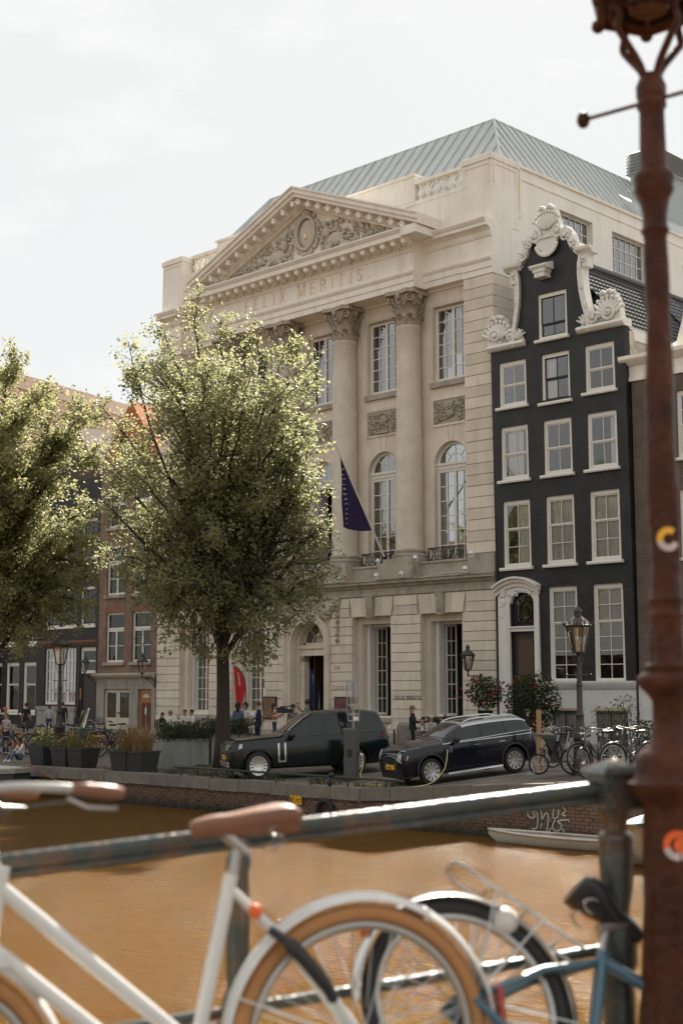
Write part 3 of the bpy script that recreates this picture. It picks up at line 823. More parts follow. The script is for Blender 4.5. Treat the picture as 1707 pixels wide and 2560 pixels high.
# --- upper storeys ------------------------------------------------
pc = (19.75-8.02)/25
for a, b in ((XL, -20.30), (-1.30, XR)):
    MB().box(a, b, .02, 1.4, 7.2, 8.0).box(a-.04, b+.04 if b < 0 else b, -.03, 1.2, 7.2, 7.35).build('pilaster_base', STONE_D, fel, True)
    MB().box(a+.06, b-.06, .07, 1.38, 8.0, 24.0).build('pilaster', STONE, fel, True)
    for k in range(25):
        piece('stone_block', STONE, fel, a, b, rnd.uniform(-.004, .004), 1.42, 8.02+k*pc, 8.02+(k+1)*pc-.028, fo)
for i, b in enumerate(BAYS):
    hid = i >= 3
    # arched window
    w = grid_window(fel, b-.98, b+.98, 7.86, 11.95, 1.24, [2, 2], 6, .13, .04, .14, hid=hid) if i != 2 else None
    if i == 2:   # stands open: frame and leaves folded in
        MB().box(b-.98, b-.8, 1.24, 1.4, 7.86, 11.95).box(b+.8, b+.98, 1.24, 1.4, 7.86, 11.95).box(b-.8, b+.8, 1.24, 1.4, 11.82, 11.95).box(b-.76, b-.7, 1.4, 2.1, 7.9, 11.8).box(b+.55, b+.8, 1.42, 1.5, 7.9, 11.8).build('window', WHITE, fel, True)
    MB().box(b-.98, b+.98, 1.2, 1.38, 11.95, 12.12).box(b-.98, b+.98, 1.14, 1.38, 12.12, 12.22).build('transom', WHITE, fel, True)
    fa = arch_band(.85, .98, 1.24, 1.36, b, 12.15, 12.15)
    fa.ring((b, 1.3, 12.2), .42, .025, 'Y', 16, 6, 0, math.pi)
    for a in (45, 135): fa.cyl((b+.42*math.cos(R(a)), 1.3, 12.2+.42*math.sin(R(a))), (b+.9*math.cos(R(a)), 1.3, 12.2+.9*math.sin(R(a))), .022, n=6)
    fa.cyl((b, 1.3, 12.2), (b, 1.3, 13.05), .022, n=6)
    fl = fa.build('fanlight', WHITE, fel, True)
    MB().poly_xz([(b-.9*math.cos(math.pi*k/16), 12.15+.9*math.sin(math.pi*k/16)) for k in range(17)], 1.3, 1.305).build('pane', GLASS, fl, True)
    # keystone hint and joints
    for s in (-1, 1):
        MB().hexa([(b+s*.10-.012, YW-.004, 13.16), (b+s*.10+.012, YW-.004, 13.16), (b+s*.10+.012, YW+.01, 13.16), (b+s*.10-.012, YW+.01, 13.16), (b+s*.2-.012, YW-.004, 13.8), (b+s*.2+.012, YW-.004, 13.8), (b+s*.2+.012, YW+.01, 13.8), (b+s*.2-.012, YW+.01, 13.8)]).build('joint', STONE_D, fel, True)
    # relief panel
    fr = MB().box(b-1.06, b+1.06, YW-.05, YW, 13.82, 13.92).box(b-1.06, b+1.06, YW-.05, YW, 15.0, 15.1).box(b-1.06, b-.96, YW-.05, YW, 13.92, 15.0).box(b+.96, b+1.06, YW-.05, YW, 13.92, 15.0).build('relief_panel', STONE, fel, True)
    if not hid:
        rl = MB().box(b-.96, b+.96, YW-.02, YW+.01, 13.92, 15.0)
        r2 = random.Random(i+3)
        for _ in range(120):
            side = r2.choice((-1, 1))
            x = b + side*r2.uniform(.45, .93); z = r2.uniform(13.98, 14.95)
            rl.sph((x, YW-.04, z), (r2.uniform(.03, .08), .05, r2.uniform(.03, .07)), 6, 4)
        for _ in range(16):
            a = r2.uniform(0, math.pi); l = r2.uniform(.2, .5); x = b+r2.uniform(-.5, .5); z = 14.45+r2.uniform(-.3, .3)
            rl.cyl((x-l*math.cos(a)/2, YW-.05, max(13.97, z-l*math.sin(a)/2)), (x+l*math.cos(a)/2, YW-.07, min(14.95, z+l*math.sin(a)/2)), .03, .02, n=6)
        if i % 2:   # globe on a stand
            rl.sph((b, YW-.02, 14.55), (.26, .17, .26), 14, 10)
            rl.ring((b, YW-.1, 14.55), .33, .035, 'Y', 20, 6, 0, math.pi)
            rl.box(b-.35, b+.35, YW-.15, YW, 14.5, 14.57)
            for u in (-.18, .18): rl.cyl((b+u, YW-.08, 14.5), (b+u*1.4, YW-.08, 14.0), .035, n=6)
            rl.box(b-.32, b+.32, YW-.12, YW, 13.96, 14.05)
        else:       # string instruments crossed
            for a in (35, 145, 70):
                c_, s_ = math.cos(R(a)), math.sin(R(a))
                rl.sph((b-.12*c_, YW-.06, 14.4-.12*s_), (.17, .08, .12), 10, 6, rot=Matrix.Rotation(-R(a), 3, 'Y'))
                rl.cyl((b, YW-.08, 14.4), (b+.55*c_, YW-.06, 14.4+.5*s_), .035, .025, n=6)
        rl.build('carving', CARVE, fr, True, smooth=60)
    # tall upper window with sill
    grid_window(fel, b-.98, b+.98, 15.84, 19.2, 1.22, [2, 2], 6, .13, .04, .14, hid=hid)
    piece('sill', STONE_D, fel, b-1.1, b+1.1, YW-.14, YW+.2, 15.56, 15.80, fo)
    MB().box(b-1.12, b-.985, YW-.03, YW, 15.8, 19.3).box(b+.985, b+1.12, YW-.03, YW, 15.8, 19.3).box(b-.985, b+.985, YW-.03, YW, 19.22, 19.36).build('architrave', STONE, fel, True)
    # iron balcony rail
    rr = MB()
    y = .55
    rr.box(b-.98, b+.98, y-.02, y+.02, 8.42, 8.48).box(b-.98, b+.98, y-.015, y+.015, 7.93, 7.97)
    for k in range(6):
        x = b-.82+k*.328
        pts = [(x+.10*math.cos(t*math.pi/6), y, 8.2+.21*math.sin(t*math.pi/6)) for t in range(12)]
        rr.tube(pts, .02, 5, closed=True)
        if k < 5: rr.ring((x+.164, y, 8.08), .055, .014, 'Y', 10, 5); rr.ring((x+.164, y, 8.32), .055, .014, 'Y', 10, 5)
    for x in (b-.97, b+.97): rr.cyl((x, y, 7.86), (x, y, 8.48), .022, n=6); rr.cyl((x, y, 8.44), (x, 1.0, 8.44), .02, n=6)
    rr.build('balcony_rail', IRON, fel, True)

# columns
def acanthus(mb, c, r, z0, h, a, w, curl):
    """one leaf strip hugging the bell and curling out at the tip"""
    pts = []
    for t in range(6):
        u = t/5
        rr = r + .03 + .06*u + (curl*max(0, u-.6)/.4*1.0)
        zz = z0 + h*(u if u < .8 else .8 + (u-.8)*.2)
        ww = w*(1-.55*abs(u-.35))
        for s in (-1, 0, 1):
            aa = a + s*ww/rr
            pts.append((c[0]+(rr-(.03 if s else -.02))*math.cos(aa), c[1]+(rr-(.03 if s else -.02))*math.sin(aa), zz))
    fs = []
    for t in range(5):
        for s in range(2): fs.append((t*3+s, t*3+s+1, t*3+s+4, t*3+s+3))
    mb.add(pts, fs)
shaft = [(.62, 8.46), (.60, 8.56), (.595, 9.5), (.59, 11.0), (.58, 13.0), (.565, 15.0), (.535, 17.0), (.515, 18.28), (.555, 18.32), (.555, 18.42), (.52, 18.44)]
cols_x = [FX + d for d in (5.955, 1.985, -1.985, -5.955)]
cols_proto = None
for i, x in enumerate(cols_x):
    col = link('column', MB().lathe(shaft, (0, 0, 0), 32).mesh('column', STONE_COL, 60) if i == 0 else cols_proto['s'], fel, (x-FX, .5, 0))
    if i == 0:
        b = MB().lathe([(.80, 8.0), (.80, 8.12)], n=32).lathe([(.74, 8.1), (.79, 8.15), (.79, 8.2), (.72, 8.25), (.66, 8.28), (.68, 8.34), (.70, 8.39), (.66, 8.44), (.62, 8.47)], n=32)
        b.box(-.84, .84, -.84, .84, 7.86, 8.04)
        cap = MB().lathe([(.5, 18.42), (.5, 19.0), (.54, 19.3), (.64, 19.6), (.70, 19.82)], n=24)
        for k in range(8): acanthus(cap, (0, 0), .5, 18.42, .55, k*math.pi/4, .2, .16)
        for k in range(8): acanthus(cap, (0, 0), .52, 18.5, .92, k*math.pi/4+math.pi/8, .19, .2)
        for k in range(24): acanthus(cap, (0, 0), .50, 18.42, .3+.12*(k % 2), k*math.pi/12+.06, .08, .1)
        for k in range(4):          # corner volutes
            a = math.pi/4 + k*math.pi/2
            for s in (-1, 1):
                c = Vector((.82*math.cos(a), .82*math.sin(a), 19.58))
                rad = Vector((math.cos(a), math.sin(a), 0)); tan_ = Vector((-math.sin(a), math.cos(a), 0))*s
                dirv = (rad*.55 - tan_*.83).normalized()
                pts = []
                for t in range(16):
                    ang = t*.62; q = .21*(1-t/18)
                    pts.append(c + dirv*(-q*math.cos(ang)) + Vector((0, 0, q*math.sin(ang))) + tan_*(-.03))
                cap.tube(pts, [.055*(1-t/26) for t in range(16)], 6)
            for s in (-1, 1):
                aa = a + s*.38
                cap.tube([(.56*math.cos(aa), .56*math.sin(aa), 19.0), (.62*math.cos(aa+s*-.05), .62*math.sin(aa-s*.05), 19.35), (.78*math.cos(a+s*.12), .78*math.sin(a+s*.12), 19.62)], [.05, .045, .04], 6)
        for k in range(4):
            a = k*math.pi/2
            cap.sph((.68*math.cos(a), .68*math.sin(a), 19.72), (.13, .13, .17), 8, 6)
            for s in (-1, 1):
                for t in range(10): pass
                pts = [(.62*math.cos(a+s*(.1+.12*math.cos(t*.6)*(1-t/14))), .62*math.sin(a+s*(.1+.12*math.cos(t*.6)*(1-t/14))), 19.45+.12*math.sin(t*.6)*(1-t/14)) for t in range(12)]
                cap.tube(pts, .03, 5)
        ab = []
        for k in range(4):
            a = k*math.pi/2
            for s, rr in ((-.70, 1.02), (-.62, 1.06), (0, .72), (.62, 1.06), (.70, 1.02)):
                ab.append((rr*math.cos(a+s), rr*math.sin(a+s)))
        cap.prof_z(ab, 19.8, 19.98)
        cols_proto = {'s': col.data, 'b': b.mesh('base', STONE_D, 50), 'c': cap.mesh('capital', CARVE, 50, recalc=False)}
    link('base', cols_proto['b'], col); link('capital', cols_proto['c'], col)
    # drum joints
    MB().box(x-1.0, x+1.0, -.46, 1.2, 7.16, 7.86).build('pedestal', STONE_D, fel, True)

# --- entablature --------------------------------------------------
def entab(x0, x1, yf, zb, full, name='entablature'):
    p = [(0, 0), (0, .27), (-.05, .28), (-.05, .54), (-.09, .56), (-.15, .66), (-.15, .73), (0, .76), (0, 1.58), (-.05, 1.6), (-.10, 1.7), (-.10, 1.86), (-.16, 1.9)]
    if full: p += [(-.18, 2.06), (-.78, 2.07), (-.78, 2.28), (-.82, 2.30), (-.92, 2.42), (-.92, 2.48)]
    else: p += [(-.20, 1.96), (-.42, 1.98), (-.42, 2.12), (-.46, 2.14), (-.54, 2.26), (-.54, 2.32)]
    pr = [(yf+a, zb+b) for a, b in p] + [(yf+1.35, zb+p[-1][1]), (yf+1.35, zb)]
    return MB().prof_x(pr, x0, x1).build(name, PAINT, fel, True)
PX0, PX1 = FX-6.84, FX+6.84
entab(PX0, PX1, -.10, 20.02, True)
entab(-20.32, PX0+.01, .56, 20.02, False); entab(PX1-.01, -1.28, .56, 20.02, False)
entab(XL-.015, -20.28, -.02, 19.76, False); entab(-1.32, XR+.015, -.02, 19.76, False)
MB().box(XL+.3, XR-.3, .9, 1.55, 19.9, 22.4).build('wall_core', PAINT, fel, True)
# cornice returns at the portico ends
for s, xe in ((-1, PX0), (1, PX1)):
    q = xe + s*.92
    MB().box(min(xe, q)+.0, max(xe, q), -1.018, .6, 22.09, 22.3).box(min(xe, q-s*.1), max(xe, q-s*.1), -.99, .6, 22.3, 22.5).build('cornice_return', PAINT, fel, True)
# modillions, dentils
mod = MB().box(-.12, .12, -.50, 0, .0, .17).sph((0, -.42, .02), (.12, .12, .10), 8, 5).sph((0, -.12, -.02), (.12, .10, .08), 8, 5).box(-.14, .14, -.54, 0, .15, .20).mesh('modillion', PAINT, 50)
n = 23
for k in range(n):
    x = PX0+.08 + (PX1-PX0-.16)*k/(n-1)
    link('modillion', mod, fel, (x-FX, -.26, 21.89))
dm = MB()
x = PX0
while x < PX1-.1:
    dm.box(x, x+.12, -.265, -.19, 21.76, 21.88); x += .2
tag(dm.build('dentil_band', PAINT, fel, True), kind='stuff')
# letters on the frieze
def letters(txt, size, mat, name, parent, loc, rot=(math.pi/2, 0, 0), ext=.012, align='LEFT', spacing=1.0, world_parent=True, font=None):
    cu = bpy.data.curves.new(name, 'FONT'); cu.body = txt; cu.size = size; cu.extrude = ext; cu.align_x = align; cu.space_character = spacing
    ob = bpy.data.objects.new(name, cu); COL.objects.link(ob)
    dg = bpy.context.evaluated_depsgraph_get()
    me = bpy.data.meshes.new_from_object(ob.evaluated_get(dg))
    bpy.data.objects.remove(ob); bpy.data.curves.remove(cu)
    me.materials.clear(); me.materials.append(mat)
    o = root_loc(parent) if parent is not None and world_parent else Vector((0, 0, 0))
    return link(name, me, parent, Vector(loc) - o, rot)
def serif(o_parent, ch, x, z, h, y, mat):
    """upright Roman capital: bar strokes with serifs"""
    S = {'F': [((0, 0), (0, 1)), ((0, 1), (.5, 1)), ((0, .53), (.36, .53))],
         'E': [((0, 0), (0, 1)), ((0, 1), (.5, 1)), ((0, .53), (.38, .53)), ((0, 0), (.52, 0))],
         'L': [((0, 0), (0, 1)), ((0, 0), (.5, 0))], 'I': [((0, 0), (0, 1))],
         'X': [((0, 0), (.62, 1)), ((0, 1), (.62, 0))],
         'M': [((0, 0), (0, 1)), ((0, 1), (.38, .15)), ((.38, .15), (.76, 1)), ((.76, 1), (.76, 0))],
         'R': [((0, 0), (0, 1)), ((0, 1), (.36, 1)), ((.36, 1), (.5, .9)), ((.5, .9), (.5, .65)), ((.5, .65), (.36, .52)), ((.36, .52), (0, .52)), ((.3, .52), (.6, 0))],
         'T': [((.3, 0), (.3, 1)), ((0, 1), (.6, 1))],
         'S': [((.5, .84), (.38, 1)), ((.38, 1), (.12, 1)), ((.12, 1), (.02, .8)), ((.02, .8), (.12, .58)), ((.12, .58), (.4, .44)), ((.4, .44), (.5, .24)), ((.5, .24), (.38, 0)), ((.38, 0), (.1, 0)), ((.1, 0), (.0, .18))],
         '.': [((0, 0), (0.001, .1))]}[ch]
    mb = MB(); w = .115*h
    seen = set()
    for (a, b), (c, d) in S:
        p, q = Vector((a, b))*h, Vector((c, d))*h
        dv = q-p; L = dv.length; ang = math.atan2(dv.y, dv.x)
        th = w if abs(dv.y) > abs(dv.x)*.6 else w*.6
        mb.obox((x+(p.x+q.x)/2, y, z+(p.y+q.y)/2), (L+th*.8, .03, th), Matrix.Rotation(-ang, 3, 'Y'))
        if abs(dv.x) < .02*h and ch not in '.S':
            for e in (p, q):
                if (round(e.x, 2), round(e.y, 2)) not in seen and e.y in (0, h):
                    seen.add((round(e.x, 2), round(e.y, 2)))
                    mb.obox((x+e.x, y, z+e.y), (w*2.2, .028, w*.45))
    return mb.build('letter', mat, o_parent, True)
LW = {'F': .5, 'E': .52, 'L': .5, 'I': .05, 'X': .62, 'M': .76, 'R': .6, 'T': .6, 'S': .5, '.': .05}
x = -15.15; h = .52
for wd in ('FELIX', 'MERITIS.'):
    for ch_ in wd:
        serif(fel, ch_, x, 20.98, h, -.115, GILD)
        x += LW[ch_]*h + .425
    x += .55
# --- pediment -----------------------------------------------------
PT, AP = 22.50, 25.62            # spring and apex of the raking cornice underside line
hw = 7.72
sl = (AP-PT)/hw
def rake(t0, t1, y0, y1, name, mat=PAINT, inset=0.0):
    """slab following both slopes, from t0 to t1 above the slope line"""
    for s in (-1, 1):
        xs0 = FX + s*(hw+.05-inset)
        zz = PT + sl*(inset-.05)
        pts = [(xs0, zz+t0), (FX, AP+t0), (FX, AP+t1), (xs0, zz+t1)]
        MB().poly_xz(pts, y0, y1).build(name, mat, fel, True)
rake(.20, .42, -1.04, .8, 'raking_cornice')
rake(.02, .20, -.92, .8, 'raking_cornice')
rake(.42, .50, -1.12, .8, 'raking_cornice')
rake(-.30, .02, -.33, .4, 'raking_bed_mould', inset=.7)
rake(-.42, -.30, -.22, .4, 'raking_bed_mould', inset=1.0)
rm = {}
for s in (-1, 1):
    for k in range(11):
        d = .55 + k*.66
        x = FX + s*(hw-.35-d); z = PT + sl*(d+.3) - .26
        M = Matrix.Shear('XZ', 3, (0, 0))
        o = link('modillion', mod, fel, (x-FX, -.36, z), (0, -s*math.atan(sl), 0))
MB().poly_xz([(FX-hw+.3, PT+.0), (FX+hw-.3, PT+.0), (FX, AP-.05)], .0, .5).build('tympanum', PAINT, fel, True)
# sculpture: oval shield, garlands, reclining figures
sc = MB()
for t in range(1):
    n_ = 28
    sc.tube([(FX+.62*math.cos(2*math.pi*k/n_), -.16, 24.02+.80*math.sin(2*math.pi*k/n_)) for k in range(n_)], .085, 8, closed=True)
    sc.sph((FX, .02, 24.02), (.60, .16, .78), 20, 10)
r3 = random.Random(11)
for _ in range(150):
    a = r3.uniform(0, 6.283); sc.sph((FX+.82*math.cos(a)*r3.uniform(.9, 1.12), -.08, 24.0+1.0*math.sin(a)*r3.uniform(.9, 1.05)), (r3.uniform(.05, .10), .09, r3.uniform(.05, .11)), 6, 4)
sc.sph((FX, -.15, 24.98), (.26, .14, .2), 8, 6)
for s in (-1, 1):
    for _ in range(230):
        d = 1.0 + 4.6*r3.random()**1.35
        top = (AP-PT)*(1-d/hw) - .5
        if top < .12: continue
        z = PT + .08 + r3.random()*top*.92
        a = r3.uniform(0, math.pi)
        l = r3.uniform(.06, .2)
        sc.sph((FX+s*d, -.02-.12*r3.random(), z), (l, .09, r3.uniform(.04, .09)), 6, 4, rot=Matrix.Rotation(a, 3, 'Y'))
    # body of an animal / figure and a block
    sc.sph((FX+s*2.0, -.1, 23.3), (.55, .2, .32), 12, 8); sc.sph((FX+s*1.45, -.14, 23.75), (.2, .18, .3), 10, 6); sc.sph((FX+s*1.38, -.2, 24.1), (.15, .15, .18), 8, 6)
    sc.cyl((FX+s*2.3, -.15, 23.2), (FX+s*2.9, -.15, 22.75), .14, .08, n=8); sc.cyl((FX+s*1.8, -.18, 23.1), (FX+s*1.6, -.2, 22.7), .12, .07, n=8)
    sc.box(FX+s*2.75-.3, FX+s*2.75+.3, -.3, 0, 22.55, 22.95); sc.box(FX+s*3.6-.55, FX+s*3.6+.55, -.22, 0, 22.52, 22.72)
    sc.box(min(FX+s*.3, FX+s*2.3), max(FX+s*.3, FX+s*2.3), -.3, 0, 22.5, 22.68)
sc.build('pediment_sculpture', CARVE_L, fel, True, smooth=60, recalc=False)
MB().box(FX-.09, FX+.09, -.2, -.12, 23.75, 23.95).build('gilt_emblem', GILD, fel, True)

# --- attic --------------------------------------------------------
MB().box(XL+1.5, XR-1.5, .62, 1.2, 22.3, 24.02).build('attic_wall', PAINT, fel, True)
MB().box(-18.15, -4.55, .55, 1.35, 24.02, 25.36).box(-18.22, -4.48, .48, 1.42, 25.36, 25.48).box(-18.05, -4.65, .53, .56, 24.2, 25.2).build('attic_block', PAINT, fel, True)
for a, b in ((-20.3, -18.15), (-4.55, -1.30)):
    MB().box(a, b, .60, .92, 24.02, 24.2).box(a, b, .56, .96, 24.96, 25.12).build('balustrade_rail', PAINT, fel, True)
    n_ = max(3, int((b-a)/.42))
    if cols_proto.get('bal') is None:
        cols_proto['bal'] = MB().lathe([(.12, 0), (.12, .06), (.07, .1), (.15, .26), (.14, .34), (.065, .56), (.06, .6), (.11, .66), (.12, .76)], n=12).mesh('baluster', PAINT, 50)
    for k in range(n_):
        link('baluster', cols_proto['bal'], fel, (a+(b-a)*(k+.5)/n_-FX, .76, 24.2))
for a, b in ((XL, -20.30), (-1.30, XR)):
    MB().box(a, b, -.0, 1.9, 22.0, 24.75).box(a-.05, b+.05, -.06, 1.96, 24.75, 24.98).box(a+.02, b-.02, .02, 1.88, 24.98, 25.06).build('corner_pier', PAINT, fel, True)
    f_ = MB()
    for (u0, u1, z0, z1) in ((a+.1, b-.1, 24.55, 24.62), (a+.1, a+.17, 23.75, 24.55), (b-.17, b-.1, 23.75, 24.55)): f_.box(u0, u1, -.03, 0, z0, z1)
    f_.box(b, b+.03, .15, 1.75, 24.55, 24.62).box(b, b+.03, .15, .22, 23.75, 24.55).box(b, b+.03, 1.68, 1.75, 23.75, 24.55)
    f_.build('panel_moulding', PAINT, fel, True)

# --- zinc roof ----------------------------------------------------
RZ0, RZ1 = 24.55, 29.08
RB = [(-21.4, 1.5), (-.25, 1.5), (-.25, 24), (-21.4, 24)]
RT = [(-18.95, 5.05), (-3.50, 5.05), (-3.50, 20.5), (-18.95, 20.5)]
rv = [(x, y, RZ0) for x, y in RB] + [(x, y, RZ1) for x, y in RT]
roof = MB().add(rv, [(0, 1, 5, 4), (1, 2, 6, 5), (2, 3, 7, 6), (3, 0, 4, 7), (4, 5, 6, 7)]).build('roof', ZINC, fel, True)
rib = MB().box(-.02, .02, -.5, .5, 0, .07).mesh('seam', ZINC)
def seam(p, q, nrm):
    p, q, nrm = Vector(p), Vector(q), Vector(nrm).normalized()
    d = (q-p); L = d.length; d.normalize()
    xa = d.cross(nrm).normalized()
    Mr = Matrix((xa, d, nrm)).transposed()
    link('seam', rib, roof, (p+q)/2 - root_loc(fel), Mr.to_euler(), (1, L, 1))
nf = Vector((0, -(RZ1-RZ0), 3.55)).normalized(); nr = Vector((RZ1-RZ0, 0, 3.25)).normalized()
x = -20.9
while x < -.4:
    # clip by the hips
    t1 = 1.0
    if x > RT[1][0]: t1 = (-.25-x)/(-.25-RT[1][0])
    elif x < RT[0][0]: t1 = (x+21.4)/(RT[0][0]+21.4)
    if t1 > .06:
        seam((x, 1.5, RZ0), (x, 1.5+3.55*t1, RZ0+(RZ1-RZ0)*t1), nf)
    x += .70
y = 2.1
while y < 20:
    t1 = 1.0 if y > 5.05 else (y-1.5)/3.55
    seam((-.25, y, RZ0), (-.25-3.25*t1, y, RZ0+(RZ1-RZ0)*t1), nr)
    y += .62
def strip(p, q, r=.07): MB().cyl(p, q, r, n=6).build('roof_flashing', ZINC, fel, True)
strip(rv[1], rv[5]); strip(rv[0], rv[4]); strip(rv[4], rv[5], .06); strip(rv[5], rv[6], .06)
# ventilation shaft with louvres at the far end of the roof
vb = MB().box(-2.7, -1.2, 15.4, 18.9, 24.9, 30.1)
vs_ = vb.build('vent_shaft', pm('grey_metal_cladding', (0.36, 0.40, 0.41), .5, .05, 1, metal=.2), fel, True)
for k in range(7):
    z = 28.95 + k*.17
    MB().hexa([(-2.92, 15.18, z), (-.98, 15.18, z), (-.98, 19.12, z), (-2.92, 19.12, z), (-2.74, 15.36, z+.1), (-1.16, 15.36, z+.1), (-1.16, 18.94, z+.1), (-2.74, 18.94, z+.1)]).build('louvre', ZINC, vs_, True)
MB().hexa([(-2.2, 13.2, 24.9), (-.12, 13.2, 24.9), (-.12, 19, 24.9), (-2.2, 19, 24.9), (-2.2, 13.2, 27.3), (-.62, 13.2, 25.9), (-.62, 19, 25.9), (-2.2, 19, 27.3)]).build('dormer_cheek', ZINC, fel, True)
# --- lettering on the piers --------------------------------------
INK = pm('dark_letter', (0.05, 0.042, 0.035), .6); INK2 = pm('faint_letter', (0.30, 0.21, 0.13), .8)
letters('FELIX MERITIS', .235, INK, 'sign_text', fel, (-5.36, -.004, 2.0), ext=.006, spacing=1.04)
letters('324', .27, INK2, 'house_number', fel, (-9.08, -.004, 3.3), ext=.006)
letters('CONCERT', .26, INK2, 'sign_text', fel, (-9.1, -.004, 2.42), ext=.005)

# floodlights along the ledge (things of their own)
LAMPW = pm('white_lamp_housing', (0.72, 0.74, 0.75), .5, .05)
fld = [(-9.75, -.2, 0), (-8.3, -.5, 1), (-6.15, -.25, 0), (-5.95, -.5, 1), (-4.5, -.5, 1), (-3.95, -.55, 0), (-.85, -.3, 0), (-.98, -.5, 1), (-12.2, -.3, 0), (-11.6, -.5, 1)]
FT = ['by the flagpole foot', 'on the ledge under the second column', 'on the ledge under the middle railing', 'low on the ledge beside the middle railing', 'on the ledge by the outer column foot', 'on the outer column pedestal', 'on the corner of the ledge', 'low on the corner of the ledge', 'on the ledge behind the tree twigs', 'low on the ledge behind the tree twigs']
for (x, y, low), tx in zip(fld, FT):
    z = 7.2 if low else 7.86
    t = thing('floodlight', 'small white box floodlight ' + tx, 'floodlight', (x, y if low else -.2, z), rnd.uniform(-.5, .5), group='floodlights on the stone ledge')
    MB().obox((0, 0, .17), (.17, .13, .15), Matrix.Rotation(R(-25), 3, 'X')).build('lamp_housing', LAMPW, t)
    MB().box(-.09, .09, -.02, .02, 0, .03).box(-.1, -.085, -.02, .02, .0, .2).box(.085, .1, -.02, .02, .0, .2).build('bracket', LAMPW, t)
CAB = pm('grey_conduit', (0.42, 0.41, 0.38), .6)
tag(MB().cyl((-6.3, -.33, 7.24), (-4.6, -.33, 7.24), .035, n=6).cyl((-2.6, -.33, 7.24), (-.9, -.33, 7.24), .035, n=6).build('conduit', CAB), 'pale cable conduit lying on the stone ledge', 'conduit')
# ================================================================== black neck-gable house
BRICK_K = brick_mat('black_painted_brick', (0.027, 0.0255, 0.0245), (0.017, 0.0165, 0.016), (0.007, 0.0068, 0.0065), bump=0.9, rough=0.5, var=.4, dirt=(0.034, 0.032, 0.03), damt=.5)
BLK = thing('gabled_canal_house', 'narrow black brick canal house with white scrolled neck gable', 'house', (3.54, 0, 0))
def lean(x, y, z): return (x, y - 0.02*max(0.0, z-2.6), z)
BX0, BX1 = .33, 6.78
WC = [(.72, 2.10), (2.86, 4.22), (4.94, 6.30)]
def ly(z): return -0.02*max(0.0, z-2.6)

def sash(parent, xa, xb, za, zb, y, rows_t, rows_b, cols=2, split=.5, frame=WHITE, glass=GLASS_C, curtain=None, sill=True, fw=.11, head=.16, dark_sash=None, cmat=None, leanit=True, sillmat=None, wide=.16):
    o = root_loc(parent); yo = ly((za+zb)/2) if leanit else 0
    Y0 = y + yo
    f = MB()
    f.box(xa, xa+fw, Y0, Y0+.16, za, zb).box(xb-fw, xb, Y0, Y0+.16, za, zb).box(xa+fw, xb-fw, Y0, Y0+.16, zb-head, zb).box(xa+fw, xb-fw, Y0+.01, Y0+.16, za, za+fw)
    win = f.build('window', frame, parent, True)
    ia, ib, z0, z1 = xa+fw, xb-fw, za+fw, zb-head
    zs = z0 + (z1-z0)*(1-split)
    gm = unit_box(glass, 'pane'); b = .05
    for (s0, s1, rows, yd) in ((z0, zs-.02, rows_b, .075), (zs-.02, z1, rows_t, .035)):
        s = MB(); m = dark_sash or frame
        s.box(ia, ia+b, Y0+yd, Y0+yd+.04, s0, s1).box(ib-b, ib, Y0+yd, Y0+yd+.04, s0, s1).box(ia+b, ib-b, Y0+yd, Y0+yd+.04, s0, s0+b*1.1).box(ia+b, ib-b, Y0+yd, Y0+yd+.04, s1-b, s1)
        pw = (ib-ia-2*b)/cols; ph = (s1-s0-2.1*b)/rows
        for c in range(1, cols): s.box(ia+b+c*pw-.014, ia+b+c*pw+.014, Y0+yd+.005, Y0+yd+.035, s0+b, s1-b)
        for r in range(1, rows): s.box(ia+b, ib-b, Y0+yd+.006, Y0+yd+.034, s0+b*1.1+r*ph-.014, s0+b*1.1+r*ph+.014)
        s.build('sash', m, win, True)
        for c in range(cols):
            for r in range(rows):
                link('pane', gm, win, (ia+b+(c+.5)*pw-o[0], Y0+yd+.02-o[1], s0+b*1.1+(r+.5)*ph-o[2]), (rnd.uniform(-.006, .006), 0, rnd.uniform(-.006, .006)), (pw-.01, .004, ph-.01))
    if curtain:
        cb = MB()
        for (c0, c1, d0, d1) in curtain:      # fractions of the opening: drapes with folds
            xa_, xb_ = ia+(ib-ia)*c0, ia+(ib-ia)*c1; zA, zB = z0+(z1-z0)*d0, z0+(z1-z0)*d1
            k = max(6, int((xb_-xa_)/.03)); flat = d0 > .15
            for q in range(k):
                u, v = xa_+(xb_-xa_)*q/k, xa_+(xb_-xa_)*(q+1)/k
                ya, yb = (Y0+(.135 if flat else .165)+(0 if flat else .02*math.sin(q*1.1)), Y0+(.135 if flat else .165)+(0 if flat else .02*math.sin((q+1)*1.1)))
                cb.add([(u, ya, zA), (v, yb, zA), (v, yb, zB), (u, ya, zB)], [(0, 1, 2, 3)])
        cb.build('curtain', cmat or CURTAIN, win, True, recalc=False)
    if sill:
        MB().prof_x([(Y0-wide, za-.13), (Y0-wide-.02, za-.07), (Y0-wide, za-.01), (Y0+.1, za+.0), (Y0+.1, za-.13)], xa-.14, xb+.1).build('sill', sillmat or WHITE, win, True)
    return win

floors = [(2.68, 6.42), (7.30, 10.0), (10.85, 13.04), (13.86, 15.72)]
holes = [(a, b, z0, z1) for (z0, z1) in floors[1:] for a, b in WC] + [(a, b, *floors[0]) for a, b in WC[1:]] + [(1.02, 2.18, .9, 6.30)]
wb = wall_mesh(BX0, BX1, 0.0, 16.25, 0, .35, holes)
wb.mapv(lean).build('wall', BRICK_K, BLK, True)
